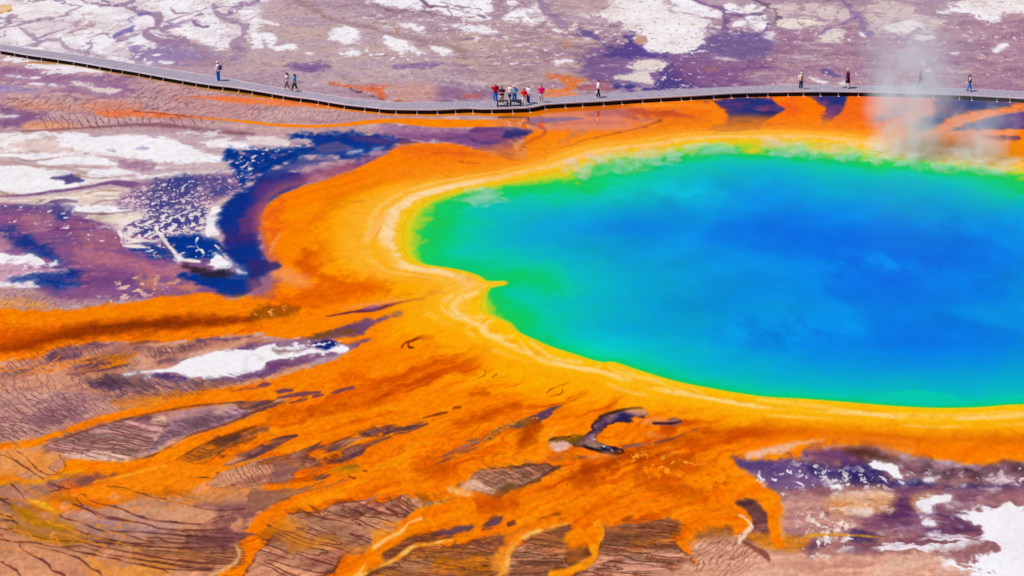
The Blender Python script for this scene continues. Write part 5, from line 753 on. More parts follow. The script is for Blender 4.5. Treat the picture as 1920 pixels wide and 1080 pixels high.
fl(t30((600, 740), (700, 715), (800, 705), (1000, 705), (1300, 745), (1200, 900), (900, 960), (500, 960), (480, 920), (570, 830)), mixcol(C3(246, 106, 14), C3(236, 92, 48), nz(NMi)), soft=4, warp=5); fl(t30((760, 920), (860, 860), (1000, 800), (1080, 800), (960, 880), (840, 930)), C3(166, 84, 120), soft=6, warp=6, op=.75)
fl(t30((1260, 745), (1500, 740), (2000, 765), (2900, 790), (2900, 840), (2000, 780), (1800, 800), (1500, 850), (1340, 900), (1190, 980), (1100, 960), (1240, 860)), NV2, soft=6, warp=9); fl(t30((1340, 990), (1500, 925), (1640, 890), (1920, 840), (2900, 850), (2900, 1000), (1920, 975), (1700, 985), (1500, 980)), mixcol(C3(104, 60, 130), C3(66, 52, 126), nz(NMi)), soft=4, warp=6); fl(t30((1600, 1030), (1760, 1015), (1900, 1040), (1800, 1060), (1660, 1050)), C3(96, 44, 112), soft=3, warp=5)
stroke(t30((-40, 960), (300, 960), (700, 975)), [4, 5, 4], C3(236, 92, 40), soft=5, op=.7); stroke(t30((1240, 1000), (1400, 940), (1600, 890), (1920, 835)), .9, C3(252, 150, 90), soft=1.5, op=.8)
# olive shallows and their strip along the foot of the boardwalk
stroke(t00((220, 470), (560, 490), (830, 540), (1000, 565), (1270, 612), (1560, 662), (1760, 690), (1920, 712)), [1.5, 2, 2.4, 3, 4, 4.5, 5, 6], mixcol(C3(196, 134, 40), C3(170, 108, 8), nz(NFi)), soft=3, warp=3, op=.9, wet=.6)
stroke(t10((0, 715), (240, 755), (430, 785), (660, 815), (880, 838), (1010, 848), (1300, 855), (1590, 848), (1920, 860), (2100, 850)), [5, 6, 6, 5, 5, 6, 6, 6, 7, 7], mixcol(C3(250, 136, 0), C3(236, 122, 0), nz(NFi)), soft=3, warp=3, wet=.7); stroke(t10((0, 712), (240, 742), (430, 770), (600, 790)), [3, 3, 3, 1], C3(120, 84, 4), soft=3, op=.8)
stroke(t10((-300, 745), (0, 765), (200, 775), (400, 790), (600, 812)), [3, 7, 7, 5, 2], C3(246, 124, 60), soft=5, warp=5, op=.85); stroke(t00((1300, 745), (1600, 735), (1920, 765)), [1, 3, 5], C3(236, 116, 60), soft=4, warp=4, op=.8)
stroke(t10((-480, 885), (-200, 905), (0, 925), (200, 945), (400, 952), (600, 944), (760, 930), (900, 915), (1050, 910), (1200, 918), (1400, 930), (1700, 930), (1960, 925)), [1.2, 1.6, 3, 3.6, 3, 3.4, 4, 4, 5, 8, 9, 8, 9], mixcol(C3(255, 140, 0), C3(244, 122, 4), nz(NFi)), soft=2, warp=2.5)
stroke(t20((-100, 885), (130, 884)), [2, 2], C3(90, 50, 10), soft=2, op=.8, wet=.6)
stroke(t20((0, 830), (250, 815), (700, 780), (1120, 760), (1400, 745)), [3, 3, 3, 3, 2], C3(240, 132, 4), soft=3, op=.7, wet=.7)

# ---- the shore: bands that follow the water's edge
_near = ss(480, 640, V)                      # the near shore has wide yellow terraces
_e = PD + 0.40 * NMi + 0.20 * NFi + .14 * ROUGH
shore = np.clip(_e, 0, None)
def band(lo, hi, f, col, op):
    m = ss(lo - f, lo + f, _e) * ss(hi + f, hi - f, _e) * op * np.clip(.95 + .28 * NFi + .16 * ROUGH, .5, 1)
    m = m.astype(np.float32)
    COL[:] += (np.asarray(col, np.float32) - COL) * m[..., None]
far = 1 - _near
_topf = far * ss(360, 320, V)
band(-9, 5.5, 1.6, C3(255, 164, 6), .85 * (1 - .75 * _topf)); band(-9, 3.4, 1.0, C3(255, 178, 10), (1 - .25 * far) * (1 - .45 * _topf)); band(0.2, 4.6, 1.0, C3(252, 174, 60), far * .55)
band(3.2, 8.0, 1.6, C3(246, 128, 20), _topf * .7)
leftw = ss(960, 820, U) * ss(560, 500, V)
band(0.55, 1.75, .38, C3(250, 212, 160), far * np.clip(.55 + .5 * leftw, 0, 1)); band(2.3, 2.9, .3, C3(252, 196, 110), far * (.35 + .3 * leftw)); band(0.0, 0.45, .18, C3(244, 196, 30), far * .9)
br = ss(-.35, .35, NMi + .2)
band(1.6, 2.3, .22, C3(252, 212, 140), _near * br * .85); band(3.0, 3.6, .25, C3(252, 200, 110), _near * (1 - br) * .6); band(0.0, 0.9, .3, C3(255, 190, 0), _near * .9); band(-.1, .22, .12, C3(250, 214, 90), _near * ss(0, .4, NMi))
# cream terraces west of the inlet
for p, w, o in ((t12((1720, 240), (1640, 280), (1540, 320), (1480, 370), (1500, 420), (1580, 455), (1700, 460)), 3.4, .9), (t12((1480, 300), (1400, 345), (1400, 400), (1470, 450), (1560, 475)), 2.6, .7), (t12((1780, 475), (1730, 510), (1700, 560), (1760, 600), (1920, 605)), 3, .85), (t12((1680, 500), (1600, 530), (1580, 570), (1640, 610)), 2.2, .7), (t22((70, 640), (110, 700), (200, 780), (320, 820), (560, 840), (660, 830)), 2.2, .8), (t22((110, 605), (170, 670), (240, 730), (360, 780), (520, 800)), 2.6, .8), (t22((730, 830), (800, 870), (900, 900), (1060, 935), (1250, 1000), (1360, 1040)), 2.4, .75), (t22((740, 800), (860, 860), (1000, 905), (1200, 950), (1400, 1015), (1440, 1060)), 1.8, .65), (t33((-80, 35), (100, 55), (400, 90), (700, 130), (1000, 152), (1300, 158), (1600, 145), (1920, 135)), 2.2, .6), (t12((1000, -60), (1040, 20), (1160, 80), (1300, 110)), 3.4, .6)):
    stroke(p, w, C3(252, 210, 130), soft=3.0, warp=6, op=o, mod=lambda sl: np.clip(.85 + .6 * NFi[sl] + .3 * ROUGH[sl] + .4 * NMi[sl], .25, 1))
fl(t12((1540, 140), (1660, 150), (1690, 190), (1600, 200)), C3(250, 180, 90), soft=6, warp=6, op=.6)
fl(t11((820, 820), (900, 690), (1000, 640), (940, 740), (860, 830)), C3(250, 186, 100), soft=7, warp=6, op=.7); slit(t11((850, 835), (890, 825), (940, 745)), .8, C3(206, 130, 20), op=.7); fl(t11((800, 860), (980, 880), (1060, 1000), (960, 1040), (840, 960)), C3(255, 172, 16), soft=10, warp=8, op=.7)

_u = ss(.5, .0, PD)[..., None] * ss(-40, -1, PD)[..., None]
COL[:] = COL + (C3(240, 194, 20) - COL) * _u
COL[..., 2] *= 1 - .13 * ss(680, 900, V) * ss(1500, 1200, U) * .5
# a little wear on everything: lighter and darker grains
_lum = ss(170, 235, COL.mean(2))
_far = ss(5, 18, PD) * (.45 + .55 * ss(420, 600, V))
NGr = fbm(GX * 5.0, GY * 2.0, 2, 61)
COL *= (1 + (0.045 * NXf + 0.04 * NFi + .03 * ROUGH + (.045 * NXf + .04 * NGr + .06 * STR3 * ss(520, 640, V) + .02 * ROUGH) * _far) * (1 - .8 * _lum))[..., None]
COL[:] = np.clip(COL, 0, 250)
WET[:] = np.maximum(WET, ss(252, 238, V) * ss(900, 960, U) * ss(168, 176, V) * ss(1240, 1140, U) * (1.0 + .25 * NFi))
WET[:] = np.clip(WET, 0, 1)

# ------------------------------------------------------------------ the water's colour by depth, with steam haze painted in
def water_col(U_, V_, X, Y, D):
    """D: metres in from the shoreline"""
    n1 = fbm(X * .07, Y * .05, 4, 71); n2 = fbm(X * .22, Y * .16, 4, 77); n3 = fbm(X * 1.1, Y * .8, 3, 83)
    n4 = fbm((X + n1 * 5) * .13 + Y * .02, (Y + n2 * 3) * .05, 5, 88, .6); n5 = fbm((X + n2) * .5, Y * .22, 4, 94, .6)
    near = np.maximum(ss(570, 650, V_), np.exp(-((U_ - 850) / 75) ** 2 - ((V_ - 508) / 20) ** 2))
    d = D * (1 + .65 * near) + n1 * 2.0 * np.clip(D / 6, 0, 1.8) + n2 * 1.2 * np.clip(D / 3, .2, 1.6) + n3 * .45 * np.clip(D, .3, 1) + n5 * 1.0 * np.clip(D / 4, 0, 1)
    farw = ss(430, 340, V_) * ss(880, 1080, U_)
    dfar = np.interp(np.clip(D, 0, 90), [0, 4.0, 5.5, 8, 12, 20, 90], [0, 1.5, 3.2, 6.0, 10.5, 18, 78])
    d = d + (dfar - D) * farw + near * np.clip(D / .5, 0, 1) * 2.4 + np.exp(-((U_ - 962) / 52) ** 2 - ((V_ - 540) / 24) ** 2) * np.clip(D / .4, 0, 1) * 2.6
    keys = [(0.0, (240, 190, 10)), (0.4, (216, 206, 20)), (0.95, (130, 206, 50)), (1.4, (20, 202, 82)), (2.9, (0, 202, 110)), (4.3, (0, 199, 160)), (7.2, (0, 182, 194)), (10.8, (0, 166, 208)), (15.0, (0, 146, 220)), (20.0, (0, 128, 228)), (27.0, (0, 113, 231)), (38.0, (0, 104, 228)), (70.0, (0, 102, 224))]
    ks = np.array([k for k, _ in keys]); cs = np.array([c for _, c in keys], float)
    out = np.stack([np.interp(np.clip(d, 0, 70), ks, cs[:, i]) for i in range(3)], -1).astype(np.float32)
    # paler drifts: haze of steam over the water painted into its colour; darker depths
    deep = ss(5, 14, D)
    mot = (n4 * .8 + n5 * .35 + n2 * .3)
    out += C3(0, 26, 9) * (np.clip(mot, 0, 1) * deep)[..., None] + C3(0, -24, -12) * (np.clip(-mot, 0, 1) * deep)[..., None]
    for cx, cy, rx, ry, k in ((1660, 500, 110, 30, .8), (1420, 640, 130, 40, .7), (1230, 360, 140, 22, .5), (1780, 420, 40, 40, .5), (1500, 620, 90, 22, .5), (1130, 650, 90, 26, .4), (1700, 560, 120, 14, -.35), (1640, 440, 120, 26, -.3)):
        q = ((U_ - cx) / rx) ** 2 + ((V_ - cy) / ry) ** 2
        out += (C3(0, 36, 12) * k) * (np.exp(-q) * np.clip(.75 + n4 * 1.2 + n5 * .8, 0, 1.6))[..., None]
    out *= (1 + .02 * n3 + .02 * n2)[..., None]
    # the shallow shelves seen near the right end of the near shore
    for cx, cy, rx, ry in ((1715, 772, 125, 42), (1945, 772, 115, 38)):
        q = np.sqrt(((U_ - cx) / rx) ** 2 + ((V_ - cy) / ry) ** 2) + .10 * n2 + .04 * n3
        out += (C3(0, 202, 172) - out) * (ss(1.0, .84, q) * ss(.3, 1.0, D) * .85)[..., None]
    return np.clip(out, 0, 250)
#PAINT_END
# ------------------------------------------------------------------ helpers
def link(o, parent=None):
    C.objects.link(o)
    if parent is not None: o.parent = parent
    return o
def tag(o, label=None, cat=None, group=None, kind=None):
    if label: o['label'] = label
    if cat: o['category'] = cat
    if group: o['group'] = group
    if kind: o['kind'] = kind
    return o
def empty(name, loc, rz=0.0, scale=1.0):
    o = bpy.data.objects.new(name, None)
    o.empty_display_size = .3
    o.location = loc; o.rotation_euler = (0, 0, rz); o.scale = (scale,) * 3
    return link(o)
def mesh_obj(name, bm, mat, parent=None, smooth=False):
    me = bpy.data.meshes.new(name)
    bmesh.ops.recalc_face_normals(bm, faces=bm.faces[:])
    bm.to_mesh(me); bm.free()
    if mat: me.materials.append(mat)
    if smooth: me.polygons.foreach_set('use_smooth', [True] * len(me.polygons))
    o = bpy.data.objects.new(name, me)
    return link(o, parent)
def lin(c):
    c = np.asarray(c, float) / 255.0
    return np.where(c <= .04045, c / 12.92, ((c + .055) / 1.055) ** 2.4)
def at(u, v, z=0.0):
    x, y = unproj(float(u), float(v), z)
    return float(x), float(y), z

def new_mat(name):
    m = bpy.data.materials.new(name); m.use_nodes = True
    nt = m.node_tree
    return m, nt, nt.nodes['Principled BSDF']
def simple_mat(name, rgb, rough=.8, var=.12, scale=14.0, spec=.25, boost=1.0):
    """a plain material with a little procedural unevenness; rgb as it looks in daylight"""
    m, nt, b = new_mat(name)
    c = np.clip(lin(rgb) * boost / np.array(GAIN), 0, .9)
    tc = nt.nodes.new('ShaderNodeTexCoord'); n = nt.nodes.new('ShaderNodeTexNoise')
    n.inputs['Scale'].default_value = scale; n.inputs['Detail'].default_value = 4
    nt.links.new(tc.outputs['Object'], n.inputs['Vector'])
    r = nt.nodes.new('ShaderNodeValToRGB')
    r.color_ramp.elements[0].position = .3; r.color_ramp.elements[1].position = .7
    r.color_ramp.elements[0].color = (*(c * (1 - var)), 1); r.color_ramp.elements[1].color = (*np.clip(c * (1 + var), 0, .95), 1)
    nt.links.new(n.outputs['Fac'], r.inputs['Fac']); nt.links.new(r.outputs['Color'], b.inputs['Base Color'])
    b.inputs['Roughness'].default_value = rough; b.inputs['Specular IOR Level'].default_value = spec
    return m

def sheet(name, X, Y, Z, mask_faces=None):
    nr, nc = X.shape
    co = np.stack([X, Y, Z], -1).reshape(-1, 3).astype(np.float32)
    idx = np.arange(nr * nc).reshape(nr, nc)
    q = np.stack([idx[:-1, :-1], idx[1:, :-1], idx[1:, 1:], idx[:-1, 1:]], -1).reshape(-1, 4)
    keep = None
    if mask_faces is not None:
        q = q[mask_faces.reshape(-1)]
        used, inv = np.unique(q, return_inverse=True)
        co = co[used]; q = inv.reshape(-1, 4); keep = used
    me = bpy.data.meshes.new(name)
    me.vertices.add(len(co)); me.vertices.foreach_set('co', co.reshape(-1))
    me.loops.add(len(q) * 4); me.loops.foreach_set('vertex_index', q.reshape(-1).astype(np.int32))
    me.polygons.add(len(q)); me.polygons.foreach_set('loop_start', np.arange(0, len(q) * 4, 4, dtype=np.int32))
    me.polygons.foreach_set('use_smooth', np.ones(len(q), bool))
    me.update(calc_edges=True)
    return me, keep
def colour_attr(me, name, srgb, clip=.92):
    c = np.clip(lin(srgb) / np.array(GAIN), 0.0, clip)
    a = me.attributes.new(name, 'FLOAT_COLOR', 'POINT')
    a.data.foreach_set('color', np.concatenate([c, np.ones((len(c), 1))], 1).astype(np.float32).reshape(-1))

# ------------------------------------------------------------------ ground: one sheet to the horizon, hollowed under the spring
GZ = np.where(PD < 0, -0.05 - np.minimum(-PD, 30) * .22 + 0.05 * np.exp(PD * 3), 0.0)
GZ = np.where(PD > 0, np.minimum(PD * .012, .05), GZ).astype(np.float32)
me, _ = sheet('ground', GX, GY, GZ)
colour_attr(me, 'mats', COL.reshape(-1, 3))
wa = me.attributes.new('wet', 'FLOAT', 'POINT'); wa.data.foreach_set('value', WET.reshape(-1).astype(np.float32))
ground = link(bpy.data.objects.new('ground', me)); tag(ground, 'flat sinter basin with orange mats, mauve mud and white crust', 'ground', kind='structure')
gm, nt, b = new_mat('mat_and_sinter')
L = nt.links.new
def node(t, **k):
    n = nt.nodes.new(t)
    for a, v in k.items(): setattr(n, a, v)
    return n
ac = node('ShaderNodeAttribute', attribute_name='mats'); aw = node('ShaderNodeAttribute', attribute_name='wet')
tc = node('ShaderNodeTexCoord'); mp = node('ShaderNodeMapping'); mp.inputs['Scale'].default_value = (1.0, .55, 1.0)
L(tc.outputs['Object'], mp.inputs['Vector'])
n1 = node('ShaderNodeTexNoise'); n1.inputs['Scale'].default_value = 5.5; n1.inputs['Detail'].default_value = 4; n1.inputs['Roughness'].default_value = .6
L(mp.outputs[0], n1.inputs['Vector'])
mr = node('ShaderNodeMapRange'); mr.inputs['From Min'].default_value = .25; mr.inputs['From Max'].default_value = .75; mr.inputs['To Min'].default_value = .955; mr.inputs['To Max'].default_value = 1.045
L(n1.outputs['Fac'], mr.inputs['Value'])
mx = node('ShaderNodeVectorMath', operation='SCALE'); L(ac.outputs['Color'], mx.inputs[0]); L(mr.outputs[0], mx.inputs['Scale'])
L(mx.outputs[0], b.inputs['Base Color'])
rr = node('ShaderNodeMapRange'); rr.inputs['To Min'].default_value = .9; rr.inputs['To Max'].default_value = .04; L(aw.outputs['Fac'], rr.inputs['Value']); L(rr.outputs[0], b.inputs['Roughness'])
sp_ = node('ShaderNodeMapRange'); sp_.inputs['To Min'].default_value = .0; sp_.inputs['To Max'].default_value = .46; L(aw.outputs['Fac'], sp_.inputs['Value']); L(sp_.outputs[0], b.inputs['Specular IOR Level'])
bp = node('ShaderNodeBump'); bp.inputs['Distance'].default_value = .05; bp.inputs['Strength'].default_value = .16
n2 = node('ShaderNodeTexNoise'); n2.inputs['Scale'].default_value = 1.6; n2.inputs['Detail'].default_value = 5; L(mp.outputs[0], n2.inputs['Vector'])
iw = node('ShaderNodeMath', operation='SUBTRACT'); iw.inputs[0].default_value = 1.0; L(aw.outputs['Fac'], iw.inputs[1]); iw.use_clamp = True
hh = node('ShaderNodeMath', operation='MULTIPLY'); L(n2.outputs['Fac'], hh.inputs[0]); L(iw.outputs[0], hh.inputs[1])
L(hh.outputs[0], bp.inputs['Height']); L(bp.outputs[0], b.inputs['Normal'])
me.materials.append(gm)

# ------------------------------------------------------------------ the spring's water
wmask = (PD < .6)
fm = wmask[:-1, :-1] & wmask[1:, :-1] & wmask[1:, 1:] & wmask[:-1, 1:]
wme, keep = sheet('water', GX, GY, np.full(GX.shape, -.02, np.float32), fm)
wc = water_col(U.reshape(-1)[keep], V.reshape(-1)[keep], GX.reshape(-1)[keep], GY.reshape(-1)[keep], np.clip(-PD.reshape(-1)[keep], 0, None))
colour_attr(wme, 'depth_colour', wc)
water = link(bpy.data.objects.new('water', wme)); tag(water, 'hot spring water, deep blue in the middle and green at the rim', 'water', kind='structure')
wm, nt, b = new_mat('spring_water')
L = nt.links.new
ac = node('ShaderNodeAttribute', attribute_name='depth_colour'); L(ac.outputs['Color'], b.inputs['Base Color'])
b.inputs['Roughness'].default_value = .22; b.inputs['Specular IOR Level'].default_value = .003
tc = node('ShaderNodeTexCoord'); mp = node('ShaderNodeMapping'); mp.inputs['Scale'].default_value = (1, 1.6, 1); L(tc.outputs['Object'], mp.inputs['Vector'])
n2 = node('ShaderNodeTexNoise'); n2.inputs['Scale'].default_value = 2.2; n2.inputs['Detail'].default_value = 3; L(mp.outputs[0], n2.inputs['Vector'])
bp = node('ShaderNodeBump'); bp.inputs['Distance'].default_value = .03; bp.inputs['Strength'].default_value = .25; L(n2.outputs['Fac'], bp.inputs['Height']); L(bp.outputs[0], b.inputs['Normal'])
wme.materials.append(wm)

# ------------------------------------------------------------------ boardwalk
DECK = 0.45
FE = [(-420, 28), (-200, 64), (0, 95), (50, 103.5), (137, 116), (207, 128), (250, 135), (317, 147), (390, 159), (440, 165), (480, 171), (540, 181), (587, 187), (645, 196), (700, 202), (732, 205), (805, 206), (842, 205), (877, 203.3), (903, 204.4), (922, 204.4), (956, 203.6), (985, 202.6), (997, 201.5), (1010, 199), (1022, 196.5), (1040, 195), (1060, 193.7), (1132, 189.8), (1205, 185), (1312, 179), (1382, 175), (1440, 173.3), (1522, 172), (1630, 173), (1775, 177.5), (1920, 185), (2100, 196), (2400, 220)]
BE = [(-420, 21), (-200, 54), (0, 84), (60, 91), (137, 101), (200, 110), (250, 118.5), (300, 126), (375, 138), (437, 148), (480, 157), (515, 162), (560, 170), (600, 176.5), (655, 184), (705, 189.5), (780, 193.5), (855, 192), (930, 189), (985, 186), (1035, 183.5), (1110, 178), (1235, 171), (1360, 164), (1440, 161.5), (1500, 160.7), (1600, 160.7), (1690, 162.3), (1815, 167), (1920, 172.5), (2100, 183), (2400, 205)]
FE = [(u, v - (1.2 if u < 640 else .5)) for u, v in FE]
BE = [(u, v + (1.4 if u < 700 else .3)) for u, v in BE]
def curve_world(pts, z):
    p = smooth_pts(pts, False, 6)
    x, y = unproj(p[:, 0], p[:, 1], z)
    return p, np.stack([x, y], 1)
fpx, fw = curve_world(FE, DECK + .02)
bpx, bw = curve_world(BE, DECK)
# cross sections: from each front point straight across the run to the back edge
tang = np.gradient(fw, axis=0); tang /= np.linalg.norm(tang, axis=1)[:, None]
for _ in range(6):
    tang[1:-1] = (tang[:-2] + tang[1:-1] + tang[2:]) / 3
    tang /= np.linalg.norm(tang, axis=1)[:, None]
nrm = np.stack([-tang[:, 1], tang[:, 0]], 1)
bk = np.zeros_like(fw)
for i, p in enumerate(fw):
    r = bw - p
    along = r @ tang[i]; j = int(np.argmin(np.abs(along)))
    wdt = float(np.clip(r[j] @ nrm[i], 1.9, 4.6))
    bk[i] = p + nrm[i] * wdt
arc = np.concatenate([[0], np.cumsum(np.linalg.norm(np.diff(fw, axis=0), axis=1))])
board = empty('boardwalk', (*at(960, 200, 0)[:2], 0)); tag(board, 'long grey plank boardwalk curving behind the spring on short posts', 'boardwalk')
ox, oy = board.location.x, board.location.y
m_deck, nt, b = new_mat('weathered_planks'); L = nt.links.new
auv = node('ShaderNodeAttribute', attribute_name='run')
wv = node('ShaderNodeTexWave', wave_type='BANDS', bands_direction='X'); wv.inputs['Scale'].default_value = 1.0
mpn = node('ShaderNodeMapping'); mpn.inputs['Scale'].default_value = (2.2, .02, 1); L(auv.outputs['Vector'], mpn.inputs['Vector']); L(mpn.outputs[0], wv.inputs['Vector'])
nn = node('ShaderNodeTexNoise'); nn.inputs['Scale'].default_value = 1.0; nn.inputs['Detail'].default_value = 5
mpn2 = node('ShaderNodeMapping'); mpn2.inputs['Scale'].default_value = (7, .5, 1); L(auv.outputs['Vector'], mpn2.inputs['Vector']); L(mpn2.outputs[0], nn.inputs['Vector'])
r1 = node('ShaderNodeValToRGB'); cA = lin((160, 148, 166)) / np.array(GAIN); cB = lin((192, 180, 198)) / np.array(GAIN)
r1.color_ramp.elements[0].position = .3; r1.color_ramp.elements[1].position = .7
r1.color_ramp.elements[0].color = (*cA, 1); r1.color_ramp.elements[1].color = (*cB, 1); L(nn.outputs['Fac'], r1.inputs['Fac'])
gp = node('ShaderNodeMapRange'); gp.inputs['From Min'].default_value = .0; gp.inputs['From Max'].default_value = .18; gp.inputs['To Min'].default_value = .62; L(wv.outputs['Fac'], gp.inputs['Value'])
mxs = node('ShaderNodeVectorMath', operation='SCALE'); L(r1.outputs['Color'], mxs.inputs[0]); L(gp.outputs[0], mxs.inputs['Scale']); L(mxs.outputs[0], b.inputs['Base Color'])
b.inputs['Roughness'].default_value = .85; b.inputs['Specular IOR Level'].default_value = .1
m_kerb = simple_mat('pale_kerb_wood', (236, 220, 238), .8, .1, 3)
m_dark = simple_mat('shade_toned_joist_wood', (40, 26, 26), .9, .25, 2)  # shade under the deck is put into this near-black colour
m_post = simple_mat('pale_footing', (240, 214, 206), .8, .12, 6)
def ribbon(name, mat, prof, parent, f0, f1, uv=False):
    """sweep a closed profile [(t across 0 front..1 back or metres from an edge, z)] along the run"""
    bm = bmesh.new(); rings = []
    lay = bm.verts.layers.float_vector.new('run') if uv else None
    for i in range(len(fw)):
        ring = []
        for (a, off, z) in prof:
            base = fw[i] if a == 0 else bk[i]
            q = base + nrm[i] * off
            ring.append(bm.verts.new((q[0] - ox, q[1] - oy, z)))
        rings.append(ring)
    n = len(prof)
    if uv:
        for i, ring in enumerate(rings):
            for k, vtx in enumerate(ring): vtx[lay] = (arc[i], prof[k][0] * 3.0, 0)
    for i in range(len(rings) - 1):
        for k in range(n):
            bm.faces.new((rings[i][k], rings[i][(k + 1) % n], rings[i + 1][(k + 1) % n], rings[i + 1][k]))
    bm.faces.new(rings[0]); bm.faces.new(rings[-1][::-1])
    return mesh_obj(name, bm, mat, parent)
ribbon('deck', m_deck, [(0, .10, DECK - .07), (0, .10, DECK), (1, 0, DECK), (1, 0, DECK - .07)], board, 0, 1, uv=True)
ribbon('kerb', m_kerb, [(0, 0, DECK - .05), (0, 0, DECK + .04), (0, .10 - .002, DECK + .04), (0, .10 - .002, DECK - .05)], board, 0, 1)
ribbon('kerb', m_kerb, [(1, .003, DECK - .07), (1, .003, DECK + .035), (1, .07, DECK + .035), (1, .07, DECK - .07)], board, 0, 1)
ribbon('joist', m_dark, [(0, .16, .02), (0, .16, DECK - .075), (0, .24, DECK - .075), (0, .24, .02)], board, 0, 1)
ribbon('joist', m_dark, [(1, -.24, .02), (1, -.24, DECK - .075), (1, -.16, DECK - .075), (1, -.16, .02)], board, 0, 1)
def bbox(bm, cx, cy, cz, sx, sy, sz, rz=0.0, bev=0.0):
    g = bmesh.ops.create_cube(bm, size=1.0)
    vs_ = g['verts']
    c_, s_ = cos(rz), sin(rz)
    for v_ in vs_:
        x, y, z = v_.co.x * sx, v_.co.y * sy, v_.co.z * sz
        v_.co = (cx + x * c_ - y * s_, cy + x * s_ + y * c_, cz + z)
    if bev:
        es = list({e for v_ in vs_ for e in v_.link_edges})
        bmesh.ops.bevel(bm, geom=es, offset=bev, segments=1, affect='EDGES')
S = 1.62
k = arc[0] + 1.0; nsup = 0
while k < arc[-1] and nsup < 99:
    i = int(np.searchsorted(arc, k)); i = min(i, len(arc) - 1)
    x_, y_ = fw[i] + nrm[i] * .06
    if -60 < fpx[i][0] < 2000:
        rz = math.atan2(tang[i][1], tang[i][0])
        bm = bmesh.new()
        bbox(bm, 0, 0, (DECK - .10) / 2, .055, .07, DECK - .10)
        q = np.array([cos(rz) * .03 + sin(rz) * .14, sin(rz) * .03 - cos(rz) * .14])
        bbox(bm, q[0], q[1], .04, .20, .13, .08, rz, .015)
        o = mesh_obj('support', bm, m_post, board); o.location = (x_ - ox, y_ - oy, 0)
        nsup += 1
    k += S
def deck_dir(u):
    i = int(np.argmin(np.abs(fpx[:, 0] - u))); return math.atan2(tang[i][1], tang[i][0])

# ------------------------------------------------------------------ benches
m_bench = simple_mat('dark_bench_wood', (44, 30, 46), .7, .25, 9)
def bench(u, v, label, ln=.98):
    x, y, _ = at(u, v, DECK)
    t = empty('bench', (x, y, DECK), deck_dir(u)); tag(t, label, 'bench', 'benches on the boardwalk')
    bm = bmesh.new()
    for j in range(3): bbox(bm, 0, -.02 + .14 * j, .475, ln, .125, .05, 0, .008)
    mesh_obj('seat', bm, m_bench, t)
    for s in (-1, 1):
        bm = bmesh.new()
        for yy in (-.06, .30): bbox(bm, s * (ln / 2 - .07), yy, .222, .075, .06, .442, 0, .006)
        bbox(bm, s * (ln / 2 - .07), .12, .41, .06, .294, .06); bbox(bm, s * (ln / 2 - .07), .12, .025, .13, .46, .05, 0, .006)
        mesh_obj('leg', bm, m_bench, t)
    bm = bmesh.new(); bbox(bm, 0, -.06, .12, ln - .22, .05, .06)
    mesh_obj('stretcher', bm, m_bench, t)
    return t
bench(942.6, 200.0, 'dark wooden bench in front of the man in the maroon shirt')
bench(967.0, 199.0, 'dark wooden bench in front of the man in the blue shirt')

# ------------------------------------------------------------------ people
def tube(bm, pts, rad, seg=10, cap=True):
    """tapered limb: rings along pts; rad: r or (rx, ry) per point"""
    P = [np.array(p, float) for p in pts]; rings = []
    for i, p in enumerate(P):
        d = P[min(i + 1, len(P) - 1)] - P[max(i - 1, 0)]; d /= np.linalg.norm(d) + 1e-9
        ref = np.array([0, 1.0, 0]) if abs(d[2]) > .7 else np.array([0, 0, 1.0])
        a = np.cross(ref, d); a /= np.linalg.norm(a) + 1e-9; c = np.cross(d, a)
        r = rad[i]; rx, ry = (r if isinstance(r, tuple) else (r, r))
        rings.append([bm.verts.new(p + a * rx * cos(2 * pi * k / seg) + c * ry * sin(2 * pi * k / seg)) for k in range(seg)])
    for i in range(len(rings) - 1):
        for k in range(seg):
            bm.faces.new((rings[i][k], rings[i][(k + 1) % seg], rings[i + 1][(k + 1) % seg], rings[i + 1][k]))
    if cap:
        bm.faces.new(rings[0][::-1]); bm.faces.new(rings[-1])
def ball(bm, c, r, u=10, v=8, zmin=None, tilt=0):
    g = bmesh.ops.create_uvsphere(bm, u_segments=u, v_segments=v, radius=1.0)
    for w in g['verts']:
        w.co = (c[0] + w.co.x * r[0], c[1] + w.co.y * r[1], c[2] + w.co.z * r[2])
    if zmin is not None:
        for w in [w for w in g['verts'] if w.co.z < zmin(w.co) - 1e-6]: bm.verts.remove(w)
MATS = {}
def cmat(name, rgb, **k):
    key = (name, rgb)
    if key not in MATS: MATS[key] = simple_mat(name, rgb, **k)
    return MATS[key]
SKIN = (222, 160, 140)
